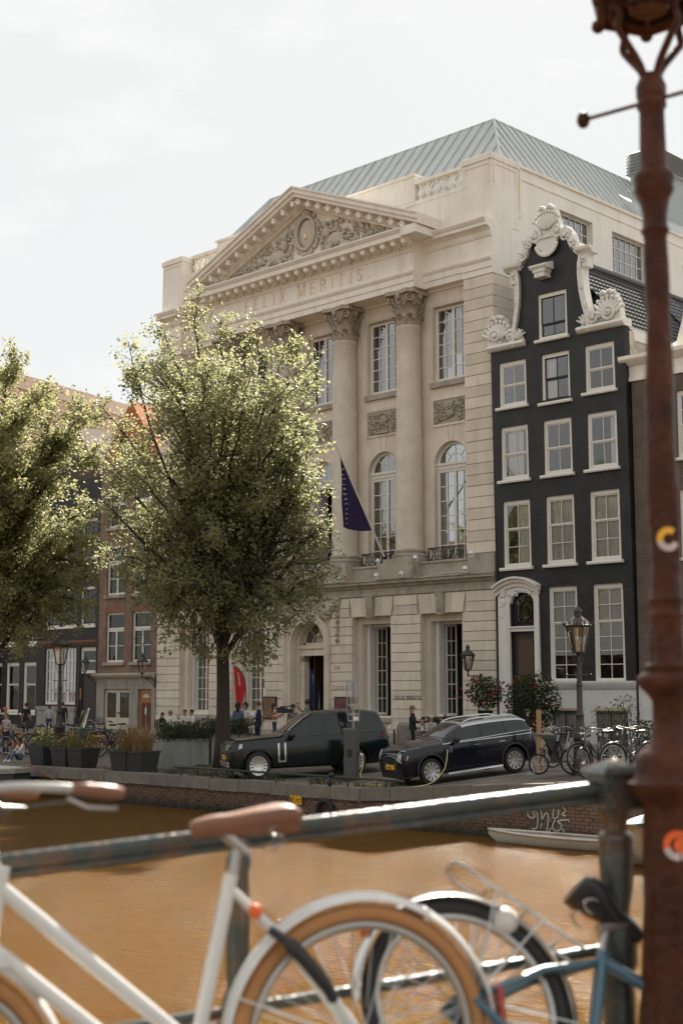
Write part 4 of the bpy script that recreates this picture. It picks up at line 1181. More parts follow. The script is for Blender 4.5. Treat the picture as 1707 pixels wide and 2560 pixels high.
# gable wall
left = [(1.62, 16.25), (1.66, 16.7), (1.82, 17.3), (1.94, 17.9), (1.99, 18.5), (1.98, 19.0), (1.9, 19.35), (2.15, 19.5), (2.4, 19.8), (2.55, 20.2), (2.8, 20.55)]
right = [(2*3.40-x, z) for x, z in left]
right = [(x+.02, z) for x, z in right]
gp = left + right[::-1]
g4 = (2.78, 4.18, 16.33, 18.2)
# gable with its window opening: build as two halves around the hole
Lh = [p for p in left] + [(3.4, 20.55)]
def gable_half(side, s):
    mb = MB()
    xs_in = g4[0] if s < 0 else g4[1]
    pts = side
    # strips between the outline and the window / centre line
    zz = [16.25, 16.33, 16.7, 17.3, 17.9, 18.2, 18.5, 19.0, 19.35, 19.5, 19.8, 20.2, 20.55]
    def ox(z):
        for (x0, z0), (x1, z1) in zip(pts[:-1], pts[1:]):
            if z0 <= z <= z1 + 1e-6: return x0+(x1-x0)*(z-z0)/max(1e-6, z1-z0)
        return pts[-1][0]
    for a, b in zip(zz[:-1], zz[1:]):
        ins = xs_in if (16.33 <= a and b <= 18.2) else 3.4
        for y in (0, .3):
            mb.add([(ox(a), y, a), (ins, y, a), (ins, y, b), (ox(b), y, b)], [(0, 1, 2, 3)])
        mb.add([(ox(a), 0, a), (ox(a), .3, a), (ox(b), .3, b), (ox(b), 0, b)], [(0, 1, 2, 3)])
        if ins != 3.4: mb.add([(ins, 0, a), (ins, .3, a), (ins, .3, b), (ins, 0, b)], [(0, 1, 2, 3)])
    mb.add([(xs_in, 0, 18.2), (3.4, 0, 18.2), (3.4, .3, 18.2), (xs_in, .3, 18.2)], [(0, 1, 2, 3)])
    return mb
for s, side in ((-1, left), (1, right)):
    gable_half(side, s).mapv(lean).build('gable_wall', BRICK_K, BLK, True)
# windows
cur = {(1, 0): [(.42, 1, 0, 1)], (1, 1): [(0, 1, 0, 1)], (1, 2): [(0, 1, 0, 1)], (2, 0): [(.12, .75, 0, 1)], (2, 2): [(.72, 1, 0, 1)]}
for fi, (z0, z1) in enumerate(floors):
    for ci, (a, b) in enumerate(WC):
        if fi == 0:
            if ci == 0: continue
            sash(BLK, a, b, z0, z1, .06, 2, 4, 2, .36, curtain=[(0, 1, .27, 1)], sill=False, cmat=pm('white_roller_blind', (0.86, 0.85, 0.82), .9, .05, 3))
        elif fi == 3 and ci == 1:
            w = sash(BLK, a, b, z0-.1, z1, .06, 1, 1, 2, .999 if False else .5, dark_sash=pm('dark_green_sash', (0.02, 0.024, 0.022), .5), curtain=[(0, .45, 0, 1)])
        else:
            sash(BLK, a, b, z0, z1, .06, 1, 1 if fi > 1 else 2, 2, .5 if fi > 1 else .4, curtain=cur.get((fi, ci)))
sash(BLK, g4[0], g4[1], g4[2], g4[3], .05, 1, 1, 2, .68, dark_sash=MATS['dark_green_sash'])
# white gable trim --------------------------------------------------
orn = MB()
def band(pts, w, y0, y1, mb):
    """flat moulded band along an outline, w to the outer side"""
    q = []
    for i, p in enumerate(pts):
        a = Vector(pts[max(i-1, 0)]); b = Vector(pts[min(i+1, len(pts)-1)])
        d = (b-a).normalized(); n_ = Vector((-d.y, d.x))
        q.append((Vector(p), Vector(p)+n_*w))
    for (a, b), (c, d) in zip(q[:-1], q[1:]):
        mb.hexa([(a.x, y0, a.y), (b.x, y0, b.y), (b.x, y1, b.y), (a.x, y1, a.y), (c.x, y0, c.y), (d.x, y0, d.y), (d.x, y1, d.y), (c.x, y1, c.y)])
def spiral(mb, cx, cz, r, turns=1.6, dirn=1, a0=0.0, th=.05, y=-.12, n=22):
    pts = []
    for t in range(n):
        u = t/(n-1); a = a0 + dirn*turns*2*math.pi*u; q = r*(1-u*.86)
        pts.append((cx+q*math.cos(a), y-.05*u, cz+q*math.sin(a)))
    mb.tube(pts, [th*(1-.5*t/n) for t in range(n)], 6)
    mb.sph((cx, y-.06, cz), th*1.2, 8, 5)
def shell(mb, cx, cz, r, a0, a1, n=9, y=-.1):
    for k in range(n):
        a = R(a0+(a1-a0)*k/(n-1))
        mid = Vector((cx+r*.55*math.cos(a), y-.03, cz+r*.55*math.sin(a)))
        Mr = Matrix.Rotation(-(a-math.pi/2), 3, 'Y')
        mb.sph(mid, (r*.13, .07, r*.5), 8, 6, rot=Mr)
        mb.sph((cx+r*1.02*math.cos(a), y-.02, cz+r*1.02*math.sin(a)), (r*.14, .08, r*.12), 8, 5)
lo = [(x, z) for x, z in left[:7]]
band(lo, .22, -.12, .32, orn); band(lo, .10, -.17, .0, orn)
ro = [(x, z) for x, z in right[:7]]
band(ro[::-1], .22, -.12, .32, orn); band(ro[::-1], .10, -.17, .0, orn)
for s, C in ((-1, left), (1, right)):
    # shoulder cornice, curved upper band and crest scrolls
    cx, cz = C[6]
    x0, x1 = (cx-.62, cx+.1) if s < 0 else (cx-.1, cx+.62)
    orn.prof_x([(-.10, cz+.02), (-.16, cz+.1), (-.30, cz+.16), (-.32, cz+.27), (.34, cz+.3), (.34, cz+.02)], x0, x1)
    orn.box(cx+s*.02-.16+s*.18, cx+s*.02+.16+s*.18, -.12, .3, cz-.5, cz+.02)
    spiral(orn, cx+s*.2, cz-.16, .17, 1.5, s, R(90), .05)
    up_ = C[7:]
    bd = [(x+s*.06, z) for x, z in up_]
    if s < 0: band([(bd[0][0]-.1, bd[0][1]+.1)]+bd[1:], .3, -.12, .32, orn)
    else: band(([(bd[0][0]+.1, bd[0][1]+.1)]+bd[1:])[::-1], .3, -.12, .32, orn)
    for k, (x, z) in enumerate(up_[:-1]):
        spiral(orn, x+s*.18, z+.18, .15+.03*(k % 2), 1.3, -s, R(40*k), .045)
        for q in range(5): orn.sph((x+s*rnd.uniform(.05, .4), -.12, z+rnd.uniform(0, .35)), (.07, .06, .08), 7, 5)
    # leaf drops on the neck band
    for k in range(10):
        x, z = C[2+k//3]; orn.sph((x+s*.13, -.15, z-.2+.07*k+.15), (.06, .05, .09), 7, 5)
    # claw pieces on the ledges
    bx_ = 1.0 if s < 0 else 2*3.41-1.0
    lx0, lx1 = (BX0-.05, 2.12) if s < 0 else (4.70, BX1+.08)
    orn.prof_x([(-.06, 16.22), (-.14, 16.26), (-.22, 16.36), (-.20, 16.44), (-.10, 16.5), (.42, 16.52), (.42, 16.22)], lx0, lx1)
    ox_ = .72 if s < 0 else 6.12
    orn.poly_xz([(ox_-.55, 16.5), (ox_+.55, 16.5), (ox_+.5, 17.0), (ox_+.38, 17.3), (ox_+.3, 17.62), (ox_-.3, 17.62), (ox_-.38, 17.3), (ox_-.5, 17.0)], -.02, .34)
    shell(orn, ox_, 16.72, .72, 20, 160, 9, -.05)
    spiral(orn, ox_+s*.06, 16.85, .30, 1.7, s, R(200), .07)
    for q in range(8): orn.sph((ox_-.28+.08*q, -.02, 17.62+.05*math.sin(q*1.7)), (.09, .14, .10), 8, 5)
    ix = 1.45 if s < 0 else 5.42
    orn.poly_xz([(ix-.62, 16.5), (ix+.62, 16.5), (ix+.5, 16.85), (ix+.1, 17.0), (ix-.3, 16.95)], -.02, .3)
    spiral(orn, ix, 16.75, .22, 1.5, -s, R(10), .06); shell(orn, ix-s*.35, 16.55, .38, 30, 150, 6, -.06)
    for q in range(12): orn.sph((ix+rnd.uniform(-.6, .5), -.06, 16.55+rnd.uniform(0, .35)), (rnd.uniform(.05, .1), .07, rnd.uniform(.05, .09)), 7, 5)
# crest: shell, side scrolls, hanging cartouche
orn.poly_xz([(2.75, 20.4), (4.07, 20.4), (4.0, 20.8), (3.83, 21.3), (3.75, 21.6), (3.05, 21.6), (2.97, 21.3), (2.8, 20.8)], -.02, .32)
shell(orn, 3.4, 20.75, .72, 35, 145, 9, -.08)
for q in range(9): orn.sph((3.08+.08*q, -.02, 21.62+.07*math.sin(q*1.3)), (.10, .16, .11), 8, 5)
for s in (-1, 1):
    spiral(orn, 3.4+s*.56, 20.55, .28, 1.7, s, R(90), .075); spiral(orn, 3.4+s*.85, 20.3, .2, 1.4, -s, R(30), .055)
orn.poly_xz([(2.78, 20.45), (2.95, 20.1), (3.1, 19.95), (3.22, 19.78), (3.4, 19.66), (3.58, 19.78), (3.7, 19.95), (3.85, 20.1), (4.02, 20.45)], -.14, .02)
for q in range(14):
    a = R(200+140*q/13); orn.sph((3.4+.52*math.cos(a), -.16, 20.25+.55*math.sin(a)), (.09, .06, .09), 8, 5)
for q in range(6): orn.sph((3.15+.1*q, -.16, 20.42), (.07, .06, .06), 7, 5)
orn.mapv(lean).build('gable_ornament', WHITE_O, BLK, True, smooth=50)
# hoisting beam cover
MB().prof_x([(-.55, 19.18), (-.55, 19.26), (-.1, 19.42), (.0, 19.42), (.0, 19.1), (-.45, 19.1)], 2.78, 3.62).box(2.95, 3.45, -.42, 0, 18.78, 19.1).box(2.9, 3.5, -.46, 0, 18.98, 19.1).mapv(lean).build('hoist_beam_cover', WHITE_O, BLK, True)
# body behind the front
MB().box(BX0+.02, BX0+.3, .3, 14, 0, 16).build('side_wall', BRICK_K, BLK, True)
PARGE = pm('worn_white_side_wall', (0.52, 0.47, 0.41), .85, .15, 2, .2, 20, dirt=(0.20, 0.13, 0.08), dscale=2.5, damt=.9)
MB().box(BX1-.3, BX1-.02, .1, 14, 0, 16.1).mapv(lean).build('side_wall', PARGE, BLK, True)
MB().box(BX0+.3, BX1-.3, 13.6, 14, 0, 16).build('rear_wall', BRICK_K, BLK, True)
for zf in (.3, 6.7, 10.35, 13.4, 15.95): MB().box(BX0+.3, BX1-.3, .36, 13.6, zf, zf+.2).build('floor', DARK, BLK, True)
for zf, h in ((.5, 6.2), (6.9, 3.4), (10.55, 2.8), (13.6, 2.3)): MB().box(BX0+.3, BX1-.3, 4.5, 4.6, zf, zf+h).build('partition', MATS['warm_room_wall'], BLK, True)
# pantile roof: ridge runs back from the gable
TILE = pm('grey_glazed_pantile', (0.075, 0.075, 0.078), .42, .25, 6, rvar=.25, spec=.6)
RX, RZr, EX, EZ = 3.55, 19.75, 6.72, 16.15
MB().add([(RX, .3, RZr), (RX, 14, RZr), (EX, 14, EZ), (EX, .3, EZ), (.36, .3, EZ), (.36, 14, EZ)], [(0, 1, 2, 3), (0, 4, 5, 1), (1, 5, 2)]).build('roof', pm('roof_boarding', (0.035, 0.033, 0.03)), BLK, True)
sd = Vector((EX-RX, 0, EZ-RZr)); SL = sd.length; sd.normalize(); nrm = Vector((-sd.z, 0, sd.x)); nrm = nrm if nrm.z > 0 else -nrm
tw, tl = .26, .36
tm = MB(); prof_t = [(-.14, .0), (-.09, .055), (-.02, .07), (.05, .03), (.13, .01)]
for yy in (0, 1):
    for (u, h) in prof_t: tm.v.append((u, yy*tl*1.08, h + (.045 if yy else 0.0)))
for k in range(4): tm.f.append((k, k+1, 6+k, 5+k)); tm.m.append(0)
for k in range(4): tm.f.append((5+k, 6+k, 6+k, 5+k)) if False else None
tm.add([(u, tl*1.08, h+.045) for u, h in prof_t] + [(u, tl*1.08, h-.01) for u, h in prof_t], [(k, k+1, 6+k, 5+k) for k in range(4)])
tile_mesh = tm.mesh('roof_tile', TILE, 60, recalc=False)
rest = MB(); cnt = 0
Mr = Matrix((Vector((0, 1, 0)), sd, nrm)).transposed()   # u->Y, v->down slope
rows = int(SL/tl)
bo = root_loc(BLK)
for c in range(30):
    for r in range(rows):
        p = Vector((RX, .45 + c*tw, RZr)) + sd*(r*tl) + nrm*.04
        if cnt < 300 and c < 24:
            link('roof_tile', tile_mesh, BLK, p - bo, Mr.to_euler()); cnt += 1
        else:
            vv = [p + Mr @ Vector(q) for q in tm.v]
            rest.add(vv, tm.f)
tag(rest.build('roof_tiling', TILE, BLK, True, smooth=60, recalc=False), kind='stuff')
MB().cyl((RX, .3, RZr+.07), (RX, 13.9, RZr+.07), .12, n=8).build('ridge', TILE, BLK, True)
MB().box(EX-.25, EX+.12, .35, 13.9, EZ-.42, EZ-.02).build('gutter', WHITE, BLK, True)
# door surround, fanlight, door, white basement
D0, D1 = 1.02, 2.18
ds = MB().box(.42, .98, -.14, .1, 1.0, 6.1).box(2.2, 2.42, -.14, .1, 1.0, 6.1).box(.55, .85, -.18, -.13, 1.3, 5.6)
for (r0, r1, y0) in ((0, .16, -.20), (.16, .30, -.30), (.30, .38, -.42)):
    k = 14; pts = []
    for i in range(k+1):
        u = -1+2*i/k; x = 1.40+u*(1.02+r1*.25); h = 6.1+.42*max(0, math.cos(u*math.pi/2*.95))**.8 - (0 if abs(u) < .8 else .0)
        pts.append((x, h))
    poly = [(x, z+r0) for x, z in pts] + [(x, z+r1) for x, z in pts[::-1]]
    ds.poly_xz(poly, y0, .05)
ds.poly_xz([(.42, 5.9)] + [(1.40+u*1.0, 6.1+.42*max(0, math.cos(u*math.pi/2*.95))**.8) for u in [-1+2*i/14 for i in range(15)]] + [(2.42, 5.9), (2.18, 5.9)] + [(1.6+.58*math.cos(R(a)), 5.85+.42*math.sin(R(a))) for a in range(0, 181, 20)] + [(1.02, 5.9)], -.12, .04)
ds.box(.95, 2.22, -.1, .12, 4.72, 4.9).box(.9, 2.25, -.16, .12, 4.86, 4.92)
for q in range(60):
    ds.sph((rnd.choice([.66+rnd.uniform(-.1, .1), 1.0+rnd.uniform(0, 1.2)]), -.16, rnd.uniform(6.15, 6.4)), (.06, .05, .05), 6, 4)
for q in range(40): ds.sph((.66+rnd.uniform(-.1, .1), -.17, rnd.uniform(5.3, 6.0)), (.05, .04, .06), 6, 4)
ds.build('door_surround', WHITE_O, BLK, True)
DW = pm('dark_brown_door', (0.045, 0.03, 0.022), .5, .2, 3)
dr = MB().box(D0, D1, .1, .16, 1.0, 4.74).box(D0+.1, D1-.1, .07, .1, 1.1, 1.3).build('door', DW, BLK, True)
MB().box(D0+.2, D1-.2, .075, .1, 2.0, 4.4).build('door_panel', pm('door_panel_brown', (0.085, 0.055, 0.035), .5), dr, True)
MB().sph((1.3, .03, 2.9), .045, 8, 6).build('door_knob', pm('brass', (0.5, 0.36, 0.15), .3, metal=1), dr, True)
fg = MB().box(D0, D0+.05, .1, .15, 4.92, 6.2).box(D1-.05, D1, .1, .15, 4.92, 6.2).box(D0, D1, .1, .15, 4.92, 4.99)
fg.tube([(1.6+.3*math.cos(t*math.pi/10), .12, 5.55+.36*math.sin(t*math.pi/10)) for t in range(20)], .035, 6, closed=True)
for a in range(0, 360, 45): fg.cyl((1.6+.3*math.cos(R(a)), .12, 5.55+.36*math.sin(R(a))), (1.6+.56*math.cos(R(a)), .12, 5.55+.68*math.sin(R(a))), .018, n=5)
for q in range(8): fg.ring((1.1+.14*q, .12, 5.07), .06, .014, 'Y', 10, 4)
fgo = fg.build('door_light', IRON, BLK, True)
MB().box(D0, D1, .16, .165, 4.92, 6.25).build('pane', GLASS, fgo, True)
PLIN = pm('white_plinth_paint', (0.66, 0.645, 0.61), .7, .06, 2, .1, 20, dirt=(0.40, 0.37, 0.32), dscale=1.4, damt=.4)
hp = [(2.95, 4.35, .35, 1.62), (5.0, 6.4, .35, 1.62)]
wall_mesh(2.44, BX1, 0, 2.52, -.10, .09, hp).build('plinth', PLIN, BLK, True)
MB().prof_x([(-.1, 2.4), (-.16, 2.46), (-.22, 2.56), (-.26, 2.66), (-.26, 2.72), (.0, 2.74), (.0, 2.4)], 2.44, BX1).build('plinth_cornice', PLIN, BLK, True)
MB().box(.3, 2.44, -.9, .02, 0, .95).box(.3, 2.6, -1.5, -.9, 0, .6).build('stoop', STONE_D, BLK, True)
for a, b, z0, z1 in hp:
    MB().box(a-.06, b+.06, -.13, -.02, z1, z1+.1).build('lintel', pm('buff_lintel', (0.45, 0.37, 0.26), .8), BLK, True)
    MB().box(a, b, -.005, .02, z0, z1).build('basement_window', pm('grey_basement_panel', (0.30, 0.29, 0.27), .6), BLK, True)
    gr = MB()
    for k in range(12): x = a+.06+(b-a-.12)*k/11; gr.cyl((x, -.06, z0), (x, -.06, z1), .012, n=5)
    gr.box(a, b, -.07, -.05, z0+.25, z0+.28).box(a, b, -.07, -.05, z1-.1, z1-.07).box(a+.62, a+.66, -.08, -.04, z0, z1)
    for s in (-1, 1): spiral(gr, (a+b)/2+.2+s*.1, z0+.62, .1, 1.2, s, R(90), .014, y=-.07); gr.cyl(((a+b)/2+.2+s*.2, -.07, z0+.62), ((a+b)/2+.2, -.07, z0+.36), .012, n=5)
    gr.build('window_grille', IRON, BLK, True)
MB().cyl((BX1+.04, -.08, .2), (BX1+.04, -.06, 2.6), .05, n=8).build('drain_pipe', IRON, BLK, True)
MB().cyl((BX0+.0, -.08, .3), (BX0+.0, -.1, 8.0), .06, n=8).build('drain_pipe', IRON, BLK, True)

# ================================================================== brown brick house behind the lamp post
BR = brick_mat('brown_brick', (0.115, 0.078, 0.058), (0.085, 0.06, 0.048), (0.17, 0.145, 0.12), bump=.5)
HB = thing('canal_house', 'brown brick canal house with a white cornice and pale gable, partly behind the lamp post', 'house', (10, 0, 0))
hb = [(8.75+2.0*k, 9.95+2.0*k, z, z+2.5) for k in range(2) for z in (3.2, 7.2, 10.9)]
wall_mesh(6.86, 13.6, 0, 14.1, .02, .35, hb).build('wall', BR, HB, True)
for a, b, z0, z1 in hb: sash(HB, a, b, z0, z1, .1, 2, 2, 3, .5, leanit=False)
MB().prof_x([(.1, 14.05), (-.05, 14.05), (-.05, 14.2), (.0, 14.22), (.0, 14.62), (-.12, 14.68), (-.28, 14.8), (-.34, 14.86), (-.34, 15.0), (.5, 15.02), (.5, 14.05)], 6.5, 13.7).build('cornice', PAINT, HB, True)
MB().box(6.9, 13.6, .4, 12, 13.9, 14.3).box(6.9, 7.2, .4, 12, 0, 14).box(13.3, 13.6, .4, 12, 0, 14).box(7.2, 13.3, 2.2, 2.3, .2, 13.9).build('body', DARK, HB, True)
MB().add([(7.0, .6, 15.0), (13.5, .6, 15.0), (13.5, 5.0, 19.0), (7.9, 5.0, 17.2)], [(0, 1, 2, 3)]).add([(7.0, .6, 15), (7.9, 5, 17.2), (7.0, 9, 15)], [(0, 1, 2)]).build('roof', pm('slate_blue_roof', (0.16, 0.19, 0.21), .5), HB, True)
MB().poly_xz([(8.6, 15.0), (11.6, 15.0), (11.2, 16.2), (10.9, 17.5), (10.9, 18.1), (10.1, 18.7), (9.3, 18.1), (9.3, 17.5), (9.0, 16.2)], .25, .6).prof_x([(.1, 18.0), (.1, 18.15), (.65, 18.2), (.65, 18.0)], 9.1, 11.1).build('gable', PAINT, HB, True)
ck = MB().box(7.2, 13.0, 5.2, 5.6, 14, 18.0).hexa([(8.0, 5.2, 18), (13, 5.2, 18), (13, 5.6, 18), (8.0, 5.6, 18), (10.0, 5.2, 19.5), (13, 5.2, 19.5), (13, 5.6, 19.5), (10.0, 5.6, 19.5)]).build('rear_gable', BR, HB, True)
MB().cyl((11.0, 5.4, 19.3), (11.0, 5.4, 19.9), .16, n=10).build('chimney_pot', pm('terracotta', (0.33, 0.13, 0.07), .8), HB, True)
MB().cyl((11.0, 5.4, 19.9), (11.0, 5.4, 20.05), .26, .2, n=10).cyl((11.0, 5.4, 20.12), (11.0, 5.4, 20.2), .24, n=10).build('chimney_cowl', WHITE, HB, True)
wall_mesh(6.86, 13.6, 0, 2.6, -.06, .07, [(7.6, 8.6, .5, 1.7)]).build('plinth', PLIN, HB, True)
MB().box(7.55, 8.65, -.0, .02, .5, 1.75).build('basement_window', DARK, HB, True)

# ================================================================== houses on the other side of the hall
RB_ = brick_mat('red_brown_brick', (0.235, 0.118, 0.075), (0.16, 0.088, 0.06), (0.27, 0.23, 0.19), bump=.5, dirt=(0.1, 0.065, 0.05), damt=.5)
HR = thing('brick_house', 'narrow red-brown brick house with white casements and double garage doors', 'house', (-24.4, 0, 0))
RW = [(-26.35, -24.72), (-24.05, -22.45)]
rh = [(a, b, 3.86, 6.5) for a, b in RW] + [(a, b, 7.45, 10.1) for a, b in RW] + [(a, b, 11.1, 13.3) for a, b in RW]
wall_mesh(-27.0, -21.93, 3.2, 14.6, 0, .35, rh).build('wall', RB_, HR, True)
for k, (a, b, z0, z1) in enumerate(rh):
    w = grid_window(HR, a, b, z0, z1-.9, .12, [1, 1], 2, .1, .035, .1, glass=GLASS_C)
    grid_window(HR, a, b, z1-.92, z1, .12, [1], 1, .1, .035, .1, glass=GLASS_C)
    MB().box(a-.08, b+.08, -.12, .3, z0-.16, z0-.005).build('sill', STONE_D, HR, True)
    if k < 2:
        for q in range(10): MB().hexa([(a-.05+q*.17, -.012, z1+.02), (a+.1+q*.17, -.012, z1+.02), (a+.1+q*.17, .0, z1+.02), (a-.05+q*.17, .0, z1+.02), (a-.12+q*.183, -.012, z1+.3), (a+.045+q*.183, -.012, z1+.3), (a+.045+q*.183, .0, z1+.3), (a-.12+q*.183, .0, z1+.3)]).build('arch_brick', pm('arch_brick', (0.26, 0.12, 0.075), .9, .3, 6), HR, True)
GST = pm('streaked_grey_stone', (0.32, 0.30, 0.265), .85, .2, 2, .25, 16, dirt=(0.12, 0.11, 0.1), dscale=1.4, damt=.8, streak=True)
wall_mesh(-27.0, -21.93, 0, 3.0, -.05, .3, [(-26.35, -24.1, .2, 2.45), (-23.38, -22.2, .2, 2.45)]).build('shop_front', GST, HR, True)
for xj in (-26.68, -23.75, -22.06):
    for zz in (.55, 1.15, 1.75, 2.3): MB().box(xj-.28, xj+.28, -.053, -.045, zz, zz+.012).build('joint', STONE_D, HR, True)
MB().prof_x([(-.05, 2.9), (-.1, 2.98), (-.22, 3.06), (-.3, 3.16), (-.3, 3.24), (.0, 3.3), (.0, 2.9)], -27.2, -21.95).build('cornice', pm('buff_cornice', (0.42, 0.36, 0.29), .8, .1), HR, True)
gd = MB()
for a, b in ((-26.33, -25.24), (-25.21, -24.12)):
    gd.box(a, a+.14, .08, .16, .2, 2.43).box(b-.14, b, .08, .16, .2, 2.43).box(a+.14, b-.14, .08, .16, 2.27, 2.43).box(a+.14, b-.14, .08, .16, .2, .95)
gdo = gd.build('garage_door', pm('cream_door_paint', (0.58, 0.53, 0.42), .6, .06), HR, True)
for a, b in ((-26.19, -25.38), (-25.07, -24.26)): MB().box(a, b, .11, .115, .95, 2.27).build('pane', GLASS_C, gdo, True)
MB().sph((-25.2, .05, 1.2), .04, 8, 6).sph((-25.1, .05, 1.2), .04, 8, 6).build('door_knob', IRON, gdo, True)
od = MB().box(-23.36, -22.22, .06, .14, .2, 2.44).build('door', pm('varnished_oak', (0.33, 0.13, 0.035), .45, .2, 3, stretch=(8, 8, .6)), HR, True)
MB().box(-23.14, -22.86, .04, .06, .4, 1.75).box(-22.72, -22.44, .04, .06, .4, 1.75).build('door_panel', pm('dark_door_panel', (0.06, 0.03, 0.018), .5), od, True)
MB().box(-22.84, -22.74, .03, .06, 1.15, 1.5).build('letter_box', WHITE, od, True)
MB().poly_xz([(-23.05, 2.0), (-22.5, 2.0), (-22.55, 2.15), (-22.78, 2.2), (-23.0, 2.15)], .04, .06).build('door_light', pm('frosted', (0.5, 0.5, 0.48), .3), od, True)
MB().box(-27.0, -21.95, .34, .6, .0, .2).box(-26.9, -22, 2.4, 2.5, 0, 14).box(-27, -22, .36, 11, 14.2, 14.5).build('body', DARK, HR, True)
MB().prof_y([(-27.1, 14.6), (-21.95, 14.6), (-24.5, 17.9)], .0, 11).build('roof', pm('orange_roof_tile', (0.40, 0.13, 0.05), .8, .25, 6), HR, True)

BRK2 = brick_mat('black_tarred_brick', (0.024, 0.023, 0.022), (0.018, 0.017, 0.017), (0.014, 0.013, 0.013), bump=.5, rough=.6, var=.4)
HK = thing('canal_house', 'black brick house with leaded shop window and reddish beam above it', 'house', (-29.8, 0, 0))
kh = [(-32.15, -30.72, 5.9, 8.05), (-30.45, -29.05, 5.9, 8.05), (-28.7, -27.35, 5.9, 8.05), (-32.05, -29.03, 1.6, 4.72), (-28.66, -27.2, .3, 4.72)] + [(-32.15+1.72*k, -30.75+1.72*k, 9.6, 11.8) for k in range(3)]
wall_mesh(-32.6, -27.02, 0, 14.0, 0, .35, kh).build('wall', BRK2, HK, True)
for a, b, z0, z1 in kh[:3] + kh[5:]: sash(HK, a, b, z0, z1, .08, 3, 3, 3, .5, leanit=False, dark_sash=IRON, fw=.1)
grid_window(HK, -32.05, -29.03, 1.6, 4.72, .1, [4, 4], 5, .12, .03, .14, frame=WHITE)
sash(HK, -28.66, -27.2, 3.3, 4.72, .1, 1, 1, 1, .5, leanit=False, sill=False)
MB().box(-28.66, -28.5, .05, .14, .3, 3.3).box(-28.5, -27.2, .1, .2, .3, 3.25).build('door', pm('black_door', (0.02, 0.018, 0.017), .5), HK, True)
MB().box(-28.63, -28.53, .02, .05, 1.9, 2.5).build('notice', pm('orange_notice', (0.48, 0.2, 0.05), .7), HK, True)
MB().box(-32.6, -27.02, -.14, .0, 4.98, 5.12).box(-32.6, -27.02, -.06, 0, 4.86, 4.98).build('shop_beam', pm('reddish_beam', (0.16, 0.085, 0.05), .8, .3, 4), HK, True)
MB().box(-32.5, -28.9, -.16, 0, .2, 1.45).box(-32.55, -28.85, -.2, 0, 1.3, 1.5).build('shop_base', GST, HK, True)
MB().box(-32.4, -27.2, 2.2, 2.3, 0, 13.5).box(-32.6, -27.05, .4, 11, 13.6, 13.9).build('body', DARK, HK, True)
MB().prof_y([(-32.7, 14.0), (-27.0, 14.0), (-29.8, 17.2)], .1, 11).build('roof', pm('dark_roof_tile', (0.08, 0.06, 0.05), .8, .25, 6), HK, True)

HQ = thing('canal_house', 'dark house with tall narrow white framed windows beyond the leaded shop front', 'house', (-36.5, 0, 0))
qh = [(-36.05, -34.7, 1.1, 3.98), (-34.25, -32.95, 1.1, 3.98), (-37.95, -36.5, 1.1, 3.98), (-39.8, -38.4, 1.1, 3.98)] + [(-39.8+1.85*k, -38.5+1.85*k, 5.0, 7.2) for k in range(4)] + [(-39.8+1.85*k, -38.5+1.85*k, 8.6, 10.8) for k in range(4)]
wall_mesh(-41, -32.64, 0, 13.0, 0.03, .35, qh).build('wall', BRK2, HQ, True)
for a, b, z0, z1 in qh: sash(HQ, a, b, z0, z1, .1, 1, 1, 1 if z0 < 2 else 2, .42, leanit=False, fw=.12, curtain=[(0, 1, .6, 1)] if z0 < 2 else None)
MB().box(-41, -32.7, 2.4, 2.5, 0, 12.8).box(-41, -32.7, .4, 11, 12.7, 12.9).build('body', DARK, HQ, True)
MB().prof_y([(-41.1, 13.0), (-32.6, 13.0), (-36.8, 16.5)], .1, 11).build('roof', MATS['dark_roof_tile'], HQ, True)
MB().prof_x([(-.02, 12.6), (-.3, 12.8), (-.3, 13.0), (.0, 13.02)], -41, -32.64).build('cornice', WHITE, HQ, True)

# pinkish block behind, its flank running back towards the right
BG = thing('flat_roofed_building', 'pinkish beige flat roofed block rising behind the left hand houses', 'building', (0, 0, 0))
p1, p2 = at_depth(40, 933, 86), None
phi = YAW - R(28.9)
dv = Vector((-math.sin(phi), math.cos(phi), 0))
L_ = 15.0
n2 = Vector((-dv.y, dv.x, 0))
q = [p1 - dv*2, p1 + dv*L_, p1 + dv*L_ + n2*9, p1 - dv*2 + n2*9]
PINK = pm('pinkish_render', (0.50, 0.375, 0.30), .85, .08, 1, .05, 10)
def ext(poly, z0, z1): return MB().prof_z([(v.x, v.y) for v in poly], z0, z1)
BG.location = (q[0].x, q[0].y, 0)
ext(q, 0, p1.z-.9).build('wall', PINK, BG, True)
q3 = [v + (dv*(-.15 if i in (0, 3) else .15)) + (n2*(-.15 if i < 2 else .15)) for i, v in enumerate(q)]
ext(q3, p1.z-.9, p1.z).build('parapet', pm('pale_pink_parapet', (0.58, 0.47, 0.39), .8, .06), BG, True)
for k in range(4):
    c = q[0] + dv*(1.5+3.6*k) - n2*.05
    MB().cyl((c.x, c.y, 0), (c.x, c.y, p1.z-.9), .07, n=6).build('drain_pipe', PINK, BG, True)
# ================================================================== trees
BARK = pm('tree_bark', (0.045, 0.036, 0.028), .95, .35, 6, .7, 14, stretch=(3, 3, .7))
LEAF_A = leaf_mat('linden_leaf', (0.115, 0.125, 0.066), (0.19, 0.19, 0.105), .48, (0.46, 0.46, 0.23))
LEAF_B = leaf_mat('sunny_elm_leaf', (0.14, 0.15, 0.07), (0.215, 0.215, 0.11), .48, (0.48, 0.47, 0.22))

